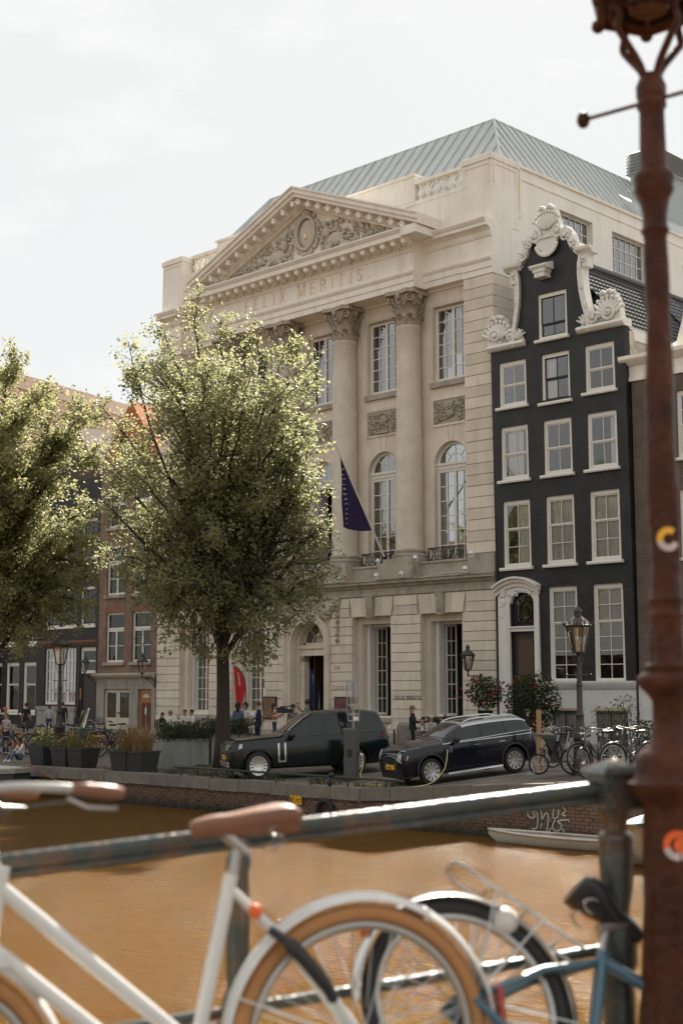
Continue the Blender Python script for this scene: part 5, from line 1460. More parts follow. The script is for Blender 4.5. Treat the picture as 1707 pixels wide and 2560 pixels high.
def leaf_quad(mb_v, mb_f, p, L, W, rg):
    """folded leaf, two quads meeting on the mid-rib, hanging outward and down"""
    a = rg.uniform(0, 6.283); tilt = rg.uniform(-1.25, .55)
    d = Vector((math.cos(a)*math.cos(tilt), math.sin(a)*math.cos(tilt), math.sin(tilt)))
    s = d.cross(Vector((0, 0, 1)))
    if s.length < .05: s = Vector((1, 0, 0))
    s.normalize()
    s = (Matrix.Rotation(rg.uniform(-.9, .9), 3, d) @ s)
    n_ = d.cross(s)
    o = len(mb_v)
    m1 = p + d*L*.45
    for q in (p, m1 + s*W*.5 + n_*W*.18, p + d*L, m1 - s*W*.5 + n_*W*.18):
        mb_v.append((q.x, q.y, q.z))
    mb_f.append((o, o+1, o+2)); mb_f.append((o, o+2, o+3))

def make_tree(name, label, base, trunk_h, trunk_r, tips, n_twigs, leaves_per, leaf_size, mat, seed, lean=(0, 0), crown_pts=None, spread=1.0, group=None):
    """tips: main limb end points (relative to the base); twigs sprout along the limbs, leaves cluster on the twigs"""
    rg = random.Random(seed)
    t = thing(name, label, 'tree', base, group=group)
    wood = MB(); limbs = MB()
    top = Vector((lean[0], lean[1], trunk_h))
    k = 9
    pts = [Vector((lean[0]*u*u + .05*math.sin(u*5), lean[1]*u*u + .04*math.cos(u*4), trunk_h*u)) for u in [i/k for i in range(k+1)]]
    wood.tube(pts, [trunk_r*(1.35 if i == 0 else 1.08 if i == 1 else 1-.35*i/k) for i in range(k+1)], 12)
    wood.build('trunk', BARK, t, smooth=180)
    V, F = [], []
    segs = []
    for tip, fork in tips:
        tip = Vector(tip); st = pts[max(1, min(k, int(round(fork*k))))]
        n_ = 8; prev = None; lp = []
        bend = Vector((rg.uniform(-.6, .6), rg.uniform(-.6, .6), rg.uniform(-.3, .3)))
        for i in range(n_+1):
            u = i/n_
            # rise first, then reach out
            q = st.lerp(tip, u); w_ = math.sin(math.pi*u)
            q += Vector((0, 0, w_*.14*(tip-st).length)) * (1 if (tip-st).z < 2.5*Vector((tip.x-st.x, tip.y-st.y)).length else .2) + bend*w_ + Vector((rg.uniform(-.13, .13), rg.uniform(-.13, .13), rg.uniform(-.1, .1)))*min(1, u*3)
            lp.append(q)
        r0 = trunk_r*.42
        limbs.tube(lp, [max(.012, r0*(1-.92*i/n_)) for i in range(n_+1)], 6)
        Ltot = (tip-st).length
        segs.append((lp, Ltot))
    tot = sum(s[1]**1.3 for s in segs)
    for lp, Lt in segs:
        m = int(n_twigs * Lt**1.3/tot)
        for _ in range(m):
            u = rg.random()**.75*.82+.18
            i = min(len(lp)-2, int(u*(len(lp)-1))); f = u*(len(lp)-1)-i
            p = lp[i].lerp(lp[i+1], f)
            axis = (lp[i+1]-lp[i]).normalized()
            a = rg.uniform(0, 6.283)
            side = axis.orthogonal().normalized(); side = Matrix.Rotation(a, 3, axis) @ side
            ln = spread*(1.25-.75*u)*rg.uniform(.35, 1.1)
            d = (side*.85 + axis*rg.uniform(.3, .8) + Vector((0, 0, .18))).normalized()
            q = p + d*ln
            mid = p + d*ln*.5 + Vector((0, 0, .05*ln))
            end = q - Vector((0, 0, .10*ln))
            limbs.tube([p, mid, end], [.014, .009, .004], 3, caps=False)
            # side sprays
            for sp in range(3):
                uu = rg.uniform(.35, 1.0)
                s0 = p.lerp(end, uu)
                dd = (Vector((rg.gauss(0, 1), rg.gauss(0, 1), rg.gauss(-.05, .6))).normalized()*.6 + d*.6)
                ll = rg.uniform(.18, .5)*spread
                for j in range(leaves_per//3):
                    v = rg.random()
                    pp = s0 + dd*ll*v + Vector((rg.gauss(0, .11), rg.gauss(0, .11), rg.gauss(0, .11)))
                    s = leaf_size*rg.choice((.6, .8, .95, 1.1, 1.3))*rg.uniform(.85, 1.15)
                    leaf_quad(V, F, pp, s, s*.78, rg)
    limbs.build('limbs', BARK, t, smooth=180, recalc=False)
    me = bpy.data.meshes.new('crown'); me.from_pydata(V, [], F); me.materials.append(mat); me.update()
    link('crown', me, t)
    return t

def rel(px, py, base, dep_off=0.0):
    """a point straight above the base's distance, given by where it appears"""
    dep = (Vector(base)-CAM).dot(_fw) + dep_off
    return at_depth(px, py, dep) - Vector(base)

TB = on_ground(553, 1922)
tips = []
rg = random.Random(5)
# silhouette of the crown as limb ends
outer = [(495, 735, .9), (640, 815, .95), (420, 820, .8), (318, 850, .7), (560, 800, .9), (735, 850, .8), (765, 910, .75), (255, 1010, .6), (775, 1010, .7), (770, 1120, .6), (250, 1130, .55),
         (262, 1260, .5), (790, 1210, .55), (815, 1330, .5), (815, 1430, .45), (265, 1370, .45), (335, 1470, .4), (420, 1530, .35), (700, 1590, .33), (780, 1490, .4), (500, 1640, .3), (430, 1590, .3), (610, 1560, .35), (300, 1410, .42), (740, 1545, .36), (300, 1460, .75), (350, 1530, .7), (400, 1570, .6), (450, 1610, .55), (520, 1660, .45), (590, 1640, .45), (650, 1620, .5), (700, 1620, .55), (770, 1560, .65), (800, 1490, .7), (380, 1500, .8), (560, 1590, .6), (470, 1560, .7), (680, 1540, .75), (330, 1500, .65), (810, 1400, .7), (600, 1500, .8), (500, 1500, .8), (480, 1640, .7), (620, 1650, .7), (540, 1620, .7), (400, 1560, .7), (690, 1640, .7)]
for px, py, fk in outer:
    tips.append((rel(px, py, TB, rg.uniform(-1.2, 1.2) if py < 1450 else rg.uniform(-2.4, 2.2)), max(fk, .6) if py < 1440 else rg.uniform(.66, .9)))
for _ in range(54):
    px = rg.uniform(310, 800); py = rg.uniform(880, 1500)
    tips.append((rel(px, py, TB, rg.choice([-1, 1])*rg.uniform(1.2, 3.0)), rg.uniform(.4, 1.0)))
for _ in range(34):
    px = rg.uniform(330, 790); py = rg.uniform(900, 1400)
    tips.append((rel(px, py, TB, rg.uniform(-1, 1)), rg.uniform(.5, 1.0)))
tree1 = make_tree('street_tree', 'leafy linden tree standing between concrete planters and the large dark car', TB, 7.4, .22, tips, 2700, 33, .108, LEAF_A, 3, lean=(-.1, .05))

TL = Vector((-10.2, -17.2, 0.08))
tips = []
outer = [(40, 880, .9), (-60, 900, .9), (100, 985, .85), (150, 1010, .8), (215, 1020, .8), (235, 1130, .7), (235, 1260, .6), (215, 1400, .5), (225, 1480, .4), (200, 1560, .38), (110, 1600, .35), (60, 1620, .3), (20, 1640, .3), (150, 1580, .33), (-80, 1000, .8), (-150, 1150, .7), (-160, 1300, .6), (-120, 1450, .4), (180, 1330, .6), (10, 1560, .35)]
outer += [(228, 1440, .8), (222, 1510, .8), (190, 1550, .8), (150, 1560, .8), (100, 1570, .8), (225, 1350, .8), (60, 1590, .8), (130, 1500, .8)]
for px, py, fk in outer: tips.append((rel(px, py, TL, rg.uniform(-1.5, 1.5)), max(fk, .6) if py < 1440 else rg.uniform(.66, .9)))
for _ in range(34):
    tips.append((rel(rg.uniform(-90, 190), rg.uniform(960, 1500), TL, rg.uniform(-3, 3)), rg.uniform(.4, 1.0)))
tree2 = make_tree('street_tree', 'sunlit yellow-green elm overhanging the bicycles and black planters', TL, 7.2, .26, tips, 2400, 33, .125, LEAF_B, 9)
# trees on the other bank, met only as reflections in the panes
for k, (x, tx) in enumerate(((-30, 'second broad elm on the other bank reflected in the black house'), (-58, 'tall elm on the other bank reflected in the round-headed windows'), (-38, 'broad elm on the other bank reflected in the black house'), (-16, 'elm on the other bank by the bridge end'))):
    c = copy_tree(tree1 if k % 2 else tree2)
    c.location = (x, -52, .25); c.rotation_euler = (0, 0, 1.3*k+.5); c.scale = (1.45, 1.45, 1.4)
    c['label'] = tx; c['group'] = 'trees on the other bank'
# ================================================================== cars
TYRE = pm('tyre_rubber', (0.018, 0.018, 0.018), .85, .1, 10)
CHROME = pm('bright_metal', (0.62, 0.62, 0.61), .22, .05, 4, metal=1.0)
ALLOY = pm('alloy_rim', (0.66, 0.66, 0.65), .28, .05, 4, metal=.85)
BLKP = pm('black_plastic', (0.014, 0.014, 0.015), .5, .1, 8)
CARGLASS = pm('dark_car_glass', (0.008, 0.011, 0.013), .03, .05, 2, spec=.55)
PLATE = pm('yellow_plate', (0.80, 0.42, 0.02), .5, .05, 4)
LENS = pm('headlamp_lens', (0.55, 0.58, 0.60), .08, .2, 30, coat=1.0)
REDL = pm('red_lens', (0.35, 0.02, 0.015), .1, .1, 6, coat=1.0)

def catmull(st, k=4):
    out = []
    n = len(st)
    for i in range(n-1):
        p0, p1, p2, p3 = st[max(i-1, 0)], st[i], st[i+1], st[min(i+2, n-1)]
        for j in range(k):
            t = j/k
            out.append(tuple(.5*((2*b)+(-a+c)*t+(2*a-5*b+4*c-d)*t*t+(-a+3*b-3*c+d)*t**3) for a, b, c, d in zip(p0, p1, p2, p3)))
    out.append(tuple(st[-1]))
    return out
def sect(s):
    x, zs, zh, zt, w, wt = s
    return [(w*.80, zs), (w*.955, zs+.07), (w*.995, zs+(zh-zs)*.4), (w, zs+(zh-zs)*.72), (w*.985, zh-.05), (w*.955, zh), (wt, zt-(.07 if zt-zh > .25 else .035)), (wt*.82, zt-.018), (wt*.4, zt), (0, zt+.004)]

def make_wheel(parent, x, y, r, spokes, side, w=.25):
    wh = link('wheel', None, parent, (x, y, r))
    wh.empty_display_size = .1
    t = MB().lathe([(r*.70, -w*.46), (r*.88, -w*.5), (r*.965, -w*.44), (r, -w*.25), (r, w*.25), (r*.965, w*.44), (r*.88, w*.5), (r*.70, w*.46)], n=36, caps=False)
    t.mapv(lambda a, b, c: (a, c, b)).build('tyre', TYRE, wh, smooth=40)
    rm_ = MB().lathe([(r*.72, side*w*.44), (r*.70, side*w*.47), (r*.655, side*w*.46), (r*.63, side*w*.34), (r*.6, side*w*.1), (r*.6, -side*w*.3)], n=36, caps=False)
    rm_.mapv(lambda a, b, c: (a, c, b))
    for k in range(spokes):
        a = 2*math.pi*k/spokes
        d = Vector((math.cos(a), 0, math.sin(a))); tn = Vector((-math.sin(a), 0, math.cos(a)))
        for off, wd in ((0, .50/spokes),):
            p0, p1 = d*(r*.10), d*(r*.68)
            y0, y1 = side*w*.36, side*w*.45
            q = []
            for (p, yy, h) in ((p0, y0, wd*.55*r/.38), (p1, y1, wd*r/.38)):
                for s in (-1, 1):
                    for dy in (0, -.03*side): q.append(p + tn*h*s + Vector((0, yy+dy, 0)))
            rm_.add(q, [(0, 2, 6, 4), (1, 5, 7, 3), (0, 4, 5, 1), (2, 3, 7, 6), (4, 6, 7, 5), (0, 1, 3, 2)])
    rm_.cyl((0, side*w*.2, 0), (0, side*w*.42, 0), r*.15, r*.12, n=12)
    rm_.build('rim', ALLOY, wh, smooth=35)
    MB().cyl((0, -side*w*.1, 0), (0, side*w*.16, 0), r*.6, n=24).build('brake_disc', BLKP, wh)
    return wh

def make_car(name, label, spec, loc, rz, pitch):
    car = thing(name, label, 'car', loc, rz)
    car.rotation_euler = (0, pitch, rz)
    a0, a1 = spec['axles']
    kf, kr = spec['overhang']
    st = catmull([((a0+(s[0]-a0)*kf) if s[0] > a0 else (a1+(s[0]-a1)*kr) if s[0] < a1 else s[0],) + tuple(s[1:]) for s in spec['st']], 4)
    rows = [sect(s) for s in st]; n = len(rows[0]); m = 2*n-1
    mb = MB()
    for s, r_ in zip(st, rows):
        for (y, z) in r_: mb.v.append((s[0], y, z))
        for (y, z) in r_[-2::-1]: mb.v.append((s[0], -y, z))
    for i in range(len(st)-1):
        for k in range(m):
            mb.f.append((i*m+k, i*m+(k+1) % m, (i+1)*m+(k+1) % m, (i+1)*m+k)); mb.m.append(0)
    mb.f.append(tuple(range(m))); mb.m.append(0)
    mb.f.append(tuple(range((len(st)-1)*m, len(st)*m))[::-1]); mb.m.append(0)
    body = mb.build('body', spec['paint'], car, smooth=38)
    # wheel arches
    cut = MB()
    for xa in spec['axles']:
        for s in (-1, 1): cut.cyl((xa, s*.55, spec['r']+.02), (xa, s*1.3, spec['r']+.02), spec['ra'], n=40)
    co = cut.build('cutter', BLKP)
    md = body.modifiers.new('arches', 'BOOLEAN'); md.operation = 'DIFFERENCE'; md.object = co; md.solver = 'EXACT'
    co.parent = car
    bpy.context.view_layer.update()
    dg = bpy.context.evaluated_depsgraph_get()
    nm = bpy.data.meshes.new_from_object(body.evaluated_get(dg))
    body.modifiers.clear(); body.data = nm
    nm.shade_smooth(); nm.set_sharp_from_angle(angle=R(38))
    bpy.data.objects.remove(co)
    def S(x):
        for a, b in zip(st[:-1], st[1:]):
            if a[0] >= x >= b[0]:
                t = (a[0]-x)/max(1e-9, a[0]-b[0]); return tuple(u+(v-u)*t for u, v in zip(a, b))
        return st[-1] if x < st[-1][0] else st[0]
    def side(x, u, off=.008):
        q = sect(S(x)); (y0, z0), (y1, z1) = q[5], q[6]
        y, z = y0+(y1-y0)*u, z0+(z1-z0)*u
        nrm = Vector((0, z1-z0, y0-y1)).normalized()
        return Vector((x, y, z)) + Vector((0, nrm.y, nrm.z))*off
    def flank(x, z, off=.006):
        q = sect(S(x))
        for (y0, z0), (y1, z1) in zip(q[:-1], q[1:]):
            if z0 <= z <= z1: return Vector((x, y0+(y1-y0)*(z-z0)/max(1e-6, z1-z0)+off, z))
        return Vector((x, q[4][0]+off, z))
    def top(x, v, off=.01):
        q = sect(S(x)); pts = q[6:]
        y = v*pts[0][0]*.97
        a = abs(y)
        for (y0, z0), (y1, z1) in zip(pts[:-1], pts[1:]):
            if y1 <= a <= y0: z = z0+(z1-z0)*(y0-a)/max(1e-6, y0-y1); break
        else: z = pts[-1][1]
        return Vector((x, y, z+off))
    def patch(fn, nu, nv):
        g = MB()
        for i in range(nu+1):
            for j in range(nv+1): g.v.append(tuple(fn(i/nu, j/nv)))
        for i in range(nu):
            for j in range(nv): g.f.append((i*(nv+1)+j, (i+1)*(nv+1)+j, (i+1)*(nv+1)+j+1, i*(nv+1)+j+1)); g.m.append(0)
        return g
    for (xa0, xa1, xb0, xb1) in spec['side_windows']:   # front x at bottom/top, rear x at bottom/top
        for s in (1, -1):
            def fn(i, j, s=s):
                u = .05+.85*j; xf = xa0+(xa1-xa0)*u; xr = xb0+(xb1-xb0)*u
                p = side(xf+(xr-xf)*i, u); return (p.x, p.y*s, p.z)
            patch(fn, 8, 4).build('side_window', CARGLASS, car, smooth=180, recalc=False)
    a, b = spec['screen']
    patch(lambda i, j: top(a+(b-a)*(.06+.88*i), -.94+1.88*j), 8, 8).build('windscreen', CARGLASS, car, smooth=180, recalc=False)
    a, b = spec['rear_screen']
    patch(lambda i, j: top(a+(b-a)*i, -.9+1.8*j), 6, 8).build('rear_window', CARGLASS, car, smooth=180, recalc=False)
    for xa in spec['axles']:
        for s in (1, -1): make_wheel(car, xa, s*(spec['track']), spec['r'], spec['spokes'], s, spec.get('tw', .25))
    return car, side, flank, top, patch, S

def place(Fp, Rp, wb, ax_front, track):
    """root position and heading from the ground points of the two near wheels"""
    d = (Fp-Rp); rz = math.atan2(d.y, d.x)
    f = Vector((math.cos(rz), math.sin(rz), 0)); l = Vector((-f.y, f.x, 0))
    org = Fp - f*ax_front - l*track
    pitch = math.atan2(Rp.z-Fp.z, wb)
    return org, rz, pitch

# -- large dark green four-wheel drive
G_PAINT = pm('dark_green_car_paint', (0.005, 0.011, 0.0105), .22, .05, 2, spec=.35, coat=.35)
RRs = dict(overhang=(1.0, 1.0), paint=G_PAINT, axles=(1.63, -1.37), r=.39, ra=.445, track=.86, spokes=15, tw=.27,
    st=[(2.52, .46, .86, .94, .80, .70), (2.47, .33, .98, 1.05, .89, .80), (2.30, .29, 1.05, 1.12, .95, .84), (1.9, .28, 1.09, 1.16, .98, .86), (1.4, .28, 1.11, 1.19, .995, .86), (1.0, .28, 1.12, 1.21, 1.0, .86),
        (.85, .28, 1.125, 1.25, 1.0, .855), (.45, .28, 1.13, 1.49, 1.0, .79), (.05, .28, 1.135, 1.74, 1.0, .73), (-.25, .28, 1.14, 1.83, 1.0, .715), (-.8, .28, 1.15, 1.86, 1.0, .71), (-1.5, .28, 1.155, 1.85, .99, .70), (-2.0, .29, 1.16, 1.81, .97, .69), (-2.25, .31, 1.15, 1.72, .95, .69), (-2.42, .34, 1.12, 1.40, .93, .74), (-2.50, .38, 1.05, 1.14, .91, .78), (-2.53, .5, .9, .98, .85, .72)],
    side_windows=[(.78, .12, -.42, -.42), (-.48, -.48, -1.28, -1.28), (-1.34, -1.34, -2.22, -1.98)], screen=(.86, -.12), rear_screen=(-2.2, -2.44))
Fp = on_ground(647, 1950); Rp = Fp + Vector((1.18, 2.77, .2))
Rp = Fp + Vector((1.62, 2.52, 0)); Rp.z = ground_z(Rp.x, Rp.y)
org, rz, pit = place(Fp, Rp, 3.0, 1.63*.885, .95*.94)
org.z = Fp.z + (Rp.z-Fp.z)*.52
car1, side, flank, top, patch, S = make_car('parked_car', 'large dark green four-wheel drive with silver side vents behind the charging post', RRs, org, rz, pit)
car1.scale = (.885, .94, .95)
def flank_patch(x0, x1, z0, z1, off=.008, nu=4, nv=3): return patch(lambda i, j: flank(x0+(x1-x0)*i, z0+(z1-z0)*j, off), nu, nv)
for x in (1.02, .82): flank_patch(x, x-.055, .50, 1.0, .014).build('side_vent', ALLOY, car1, recalc=False)
flank_patch(1.02, .77, .46, .51, .016).build('side_vent', ALLOY, car1, recalc=False)
for x in (-.45, -1.31, .95): flank_patch(x, x-.012, .36, 1.09, .004, 1, 4).build('door_seam', BLKP, car1, recalc=False)
flank_patch(.85, -1.0, .30, .40, .01, 6, 1).build('sill_trim', BLKP, car1, recalc=False)
for s in (1, -1):
    mr = MB().sph((.62, s*1.12, 1.22), (.13, .13, .11), 12, 8).cyl((.62, s*.95, 1.15), (.62, s*1.08, 1.18), .04, n=6).build('mirror', BLKP, car1, smooth=180)
    MB().hexa([(2.545, s*.50, .83), (2.47, s*.89, .83), (2.12, s*.985, .90), (2.3, s*.6, .86), (2.53, s*.5, .97), (2.45, s*.87, .99), (2.10, s*.975, 1.02), (2.3, s*.6, 1.0)]).build('headlight', LENS, car1)
    MB().hexa([(-2.50, s*.70, .85), (-2.4, s*.93, .85), (-2.35, s*.94, .85), (-2.45, s*.7, .85), (-2.45, s*.70, 1.2), (-2.36, s*.92, 1.2), (-2.3, s*.925, 1.2), (-2.4, s*.7, 1.2)]).build('tail_light', REDL, car1)
MB().box(2.44, 2.535, -.52, .52, .74, .95).build('grille', BLKP, car1)
for k in range(4): MB().box(2.535, 2.545, -.5, .5, .77+.045*k, .785+.045*k).build('grille_bar', CHROME, car1)
MB().box(2.5, 2.56, -.26, .26, .58, .69).build('number_plate', PLATE, car1)
MB().hexa([(2.56, -.75, .46), (2.56, .75, .46), (2.40, .9, .46), (2.40, -.9, .46), (2.56, -.75, .50), (2.56, .75, .50), (2.40, .9, .50), (2.40, -.9, .50)]).hexa([(2.55, -.7, .38), (2.55, .7, .38), (2.40, .88, .38), (2.40, -.88, .38), (2.55, -.7, .42), (2.55, .7, .42), (2.40, .88, .42), (2.40, -.88, .42)]).build('bumper_trim', ALLOY, car1)
MB().hexa([(2.5, -.8, .26), (2.5, .8, .26), (2.2, .9, .26), (2.2, -.9, .26), (2.52, -.8, .36), (2.52, .8, .36), (2.2, .92, .36), (2.2, -.92, .36)]).build('lower_bumper', BLKP, car1)
letters('B-83', .10, IRON, 'plate_text', car1, (2.563, -.2, .60), (math.pi/2, 0, math.pi/2), ext=.001, world_parent=False)

# -- small dark blue hatchback, silver roof, on the charging cable
B_PAINT = pm('dark_blue_car_paint', (0.003, 0.0045, 0.011), .22, .05, 2, spec=.35, coat=.35)
MNs = dict(overhang=(1.0, 1.0), paint=B_PAINT, axles=(1.32, -1.35), r=.345, ra=.40, track=.79, spokes=10, tw=.23,
    st=[(2.13, .42, .74, .82, .70, .60), (2.08, .28, .84, .92, .79, .70), (1.92, .24, .93, 1.0, .85, .74), (1.6, .23, .98, 1.05, .89, .77), (1.2, .23, 1.0, 1.085, .905, .78), (.92, .23, 1.01, 1.10, .91, .78),
        (.80, .23, 1.015, 1.14, .91, .775), (.5, .23, 1.02, 1.32, .91, .72), (.2, .23, 1.03, 1.465, .91, .67), (-.05, .23, 1.035, 1.50, .91, .655), (-.6, .23, 1.05, 1.52, .91, .65), (-1.3, .23, 1.075, 1.51, .905, .645), (-1.75, .25, 1.085, 1.48, .885, .635), (-1.95, .28, 1.08, 1.40, .865, .635), (-2.07, .32, 1.04, 1.22, .845, .66), (-2.13, .36, .95, 1.04, .82, .68), (-2.16, .45, .8, .88, .76, .62)],
    side_windows=[(.70, .22, -.34, -.34), (-.40, -.40, -1.12, -1.12), (-1.18, -1.18, -1.98, -1.86)], screen=(.80, .12), rear_screen=(-1.9, -2.06))
Fp = on_ground(1081, 1963); Rp = Fp + Vector((1.0, 2.47, 0)); Rp.z = ground_z(Rp.x, Rp.y)
org, rz, pit = place(Fp, Rp, 2.67, 1.32*.90, .87*.93)
org.z = Fp.z + (Rp.z-Fp.z)*.48
car2, side, flank, top, patch, S = make_car('parked_car', 'small dark blue hatchback with silver roof plugged into a charging cable', MNs, org, rz, pit)
car2.scale = (.90, .93, .95)
SILV = pm('silver_roof_paint', (0.50, 0.52, 0.52), .3, .05, 3, metal=.4, coat=.6)
patch(lambda i, j: top(.18-2.1*i, -1.02+2.04*j, .012), 16, 8).build('roof_panel', SILV, car2, smooth=180, recalc=False)
for s in (1, -1):
    patch(lambda i, j, s=s: (lambda q: (q.x, q.y*s, q.z))(side(.16-2.1*i, .88+.14*j, .014)), 16, 2).build('roof_edge', SILV, car2, smooth=180, recalc=False)
patch(lambda i, j: top(.05-.75*i, -.8+1.6*j, .018), 6, 6).build('sunroof', CARGLASS, car2, smooth=180, recalc=False)
for s in (1, -1):
    pts = []
    for k in range(14):
        x = .12-1.85*k/13; p = top(x, s*.93); pts.append((x, p.y, p.z + .075*min(1, math.sin(math.pi*k/13)*3)))
    MB().tube(pts, .02, 6).build('roof_rail', ALLOY, car2, smooth=180)
    MB().sph((.52, s*1.02, 1.10), (.10, .12, .09), 12, 8).cyl((.52, s*.85, 1.05), (.52, s*.98, 1.08), .035, n=6).build('mirror', BLKP, car2, smooth=180)
    for xa in (1.32, -1.35):
        MB().ring((xa, s*.905, .365), .425, .035, 'Y', 24, 6, R(-12), R(192)).build('arch_trim', BLKP, car2, smooth=180)
    # round headlamp
    c = Vector((2.03, s*.66, .78)); nr = Vector((.78, s*.52, .30)).normalized()
    t1 = nr.orthogonal().normalized(); Mx = Matrix((t1, nr.cross(t1), nr)).transposed()
    MB().sph(c, (.15, .15, .09), 18, 10, rot=Mx).build('headlight', LENS, car2, smooth=180)
    MB().tube([c + Mx @ Vector((.16*math.cos(a*math.pi/12), .16*math.sin(a*math.pi/12), .05)) for a in range(24)], .014, 6, closed=True).build('headlight_ring', CHROME, car2, smooth=180)
    MB().sph((2.05, s*.62, .42), (.05, .06, .06), 10, 8).build('fog_lamp', LENS, car2, smooth=180)
    MB().hexa([(-2.13, s*.62, .88), (-2.0, s*.84, .88), (-1.9, s*.86, .88), (-2.0, s*.62, .88), (-2.08, s*.62, 1.12), (-1.98, s*.82, 1.12), (-1.88, s*.84, 1.12), (-1.98, s*.62, 1.12)]).build('tail_light', REDL, car2)
    MB().tube([(-1.93, s*.855, .86), (-1.98, s*.845, 1.13), (-2.06, s*.8, 1.12)], .014, 6).build('tail_light_trim', CHROME, car2)
flank_patch(.9, -2.0, 1.005, 1.02, .012, 14, 1).build('waist_trim', CHROME, car2, recalc=False)
patch(lambda i, j: Vector((lambda q: (q.x, q.y, q.z))(side(.78-2.75*i, .0+.03*j, .012))), 14, 1).build('waist_trim', CHROME, car2, recalc=False)
MB().hexa([(.85, .88, .22), (-.9, .88, .24), (-.9, .97, .24), (.85, .97, .22), (.85, .88, .27), (-.9, .88, .29), (-.9, .96, .28), (.85, .96, .26)]).build('side_step', ALLOY, car2)
flank_patch(.98, -.95, .26, .37, .012, 6, 1).build('sill_trim', BLKP, car2, recalc=False)
for x in (-.37, -1.13, .78): flank_patch(x, x-.01, .36, .98, .004, 1, 4).build('door_seam', BLKP, car2, recalc=False)
for x in (-.12, -.95):
    p = flank(x, .90); MB().obox((x-.02, p.y+.015, .90), (.2, .03, .03)).build('door_handle', CHROME, car2)
MB().box(2.04, 2.135, -.42, .42, .60, .76).build('grille', BLKP, car2)
MB().tube([(2.12, .44*math.cos(a*math.pi/10), .68+.12*math.sin(a*math.pi/10)) for a in range(20)], .018, 6, closed=True).build('grille_ring', CHROME, car2, smooth=180)
MB().box(2.12, 2.165, -.26, .26, .45, .56).build('number_plate', PLATE, car2)
letters('TD-870-G', .09, IRON, 'plate_text', car2, (2.167, -.22, .47), (math.pi/2, 0, math.pi/2), ext=.001, world_parent=False)
MB().hexa([(2.12, -.6, .22), (2.12, .6, .22), (1.85, .8, .22), (1.85, -.8, .22), (2.14, -.62, .36), (2.14, .62, .36), (1.85, .82, .38), (1.85, -.82, .38)]).build('lower_bumper', BLKP, car2)
# charge flap and plug
p = flank(.80, .84)
MB().obox((.72, p.y+.05, .86), (.015, .13, .16)).build('charge_flap', ALLOY, car2)
MB().sph((.83, p.y+.01, .85), (.07, .02, .07), 12, 6).build('charge_socket', BLKP, car2)
plug_local = Vector((.83, p.y+.09, .85))
MB().cyl((.83, p.y+.0, .85), plug_local, .03, n=8).build('charge_plug', CHROME, car2)
Mc = Matrix.Translation(car2.location) @ car2.rotation_euler.to_matrix().to_4x4() @ Matrix.Diagonal((.90, .93, .95, 1))
plug_w = Mc @ plug_local
# ================================================================== street furniture
POSTM = pm('dark_brown_cast_iron', (0.030, 0.020, 0.016), .4, .2, 6, .1, 30)
LGLASS = glass_mat('lantern_glass', .12, (.92, .9, .86))
COPPER = pm('patinated_lantern_roof', (0.05, 0.055, 0.05), .5, .3, 8)

def lantern(parent, z, sc=1.0, crown=True, name='lantern', mat=None):
    """six sided tapering lantern with crowned rim, standing on z; parts hang on parent"""
    mat = mat or POSTM
    n = 6; zb, zt = z, z+.62*sc; rb, rt = .155*sc, .30*sc
    P = lambda r, k, zz: Vector((r*math.cos(R(30+60*k)), r*math.sin(R(30+60*k)), zz))
    f = MB()
    for k in range(n):
        f.cyl(P(rb, k, zb), P(rt, k, zt), .014*sc, n=5)
        f.cyl(P(rb, k, zb), P(rb, k+1, zb), .018*sc, n=5); f.cyl(P(rt, k, zt), P(rt, k+1, zt), .024*sc, n=5)
    f.lathe([(.03*sc, zb-.12*sc), (.07*sc, zb-.04*sc), (.13*sc, zb), (.10*sc, zb+.01)], n=10)
    lan = f.build(name, mat, parent)
    for k in range(n):
        a, b, c, d = P(rb*.97, k, zb), P(rb*.97, k+1, zb), P(rt*.97, k+1, zt), P(rt*.97, k, zt)
        MB().add([a, b, c, d], [(0, 1, 2, 3)]).build('pane', LGLASS, lan, recalc=False)
    rf = MB().lathe([(rt*1.12, zt), (rt*1.14, zt+.03*sc), (rt*1.0, zt+.05*sc), (rt*.78, zt+.14*sc), (rt*.42, zt+.22*sc), (rt*.28, zt+.25*sc), (rt*.28, zt+.33*sc), (rt*.36, zt+.35*sc), (rt*.30, zt+.40*sc), (rt*.12, zt+.45*sc), (.02*sc, zt+.5*sc)], n=12)
    rf.build('lantern_roof', mat if crown else COPPER, lan, smooth=40)
    if crown:
        cr = MB()
        for k in range(12):
            a = R(30*k); rr = rt*1.13
            cr.sph((rr*math.cos(a), rr*math.sin(a), zt+.06*sc), (.022*sc, .022*sc, .05*sc), 6, 4)
            if k % 2: cr.tube([(rr*math.cos(a), rr*math.sin(a), zt+.03*sc), (rr*1.12*math.cos(a), rr*1.12*math.sin(a), zt+.08*sc), (rr*1.1*math.cos(a), rr*1.1*math.sin(a), zt+.14*sc)], [.02*sc, .016*sc, .008*sc], 5)
        cr.build('crown_rim', mat, lan)
    MB().cyl((0, 0, zb), (0, 0, zb+.14*sc), .035*sc, n=8).sph((0, 0, zb+.22*sc), (.045*sc, .045*sc, .08*sc), 8, 6).build('lamp_bulb', pm('frosted_bulb', (0.6, 0.57, 0.5), .4), lan)
    return lan
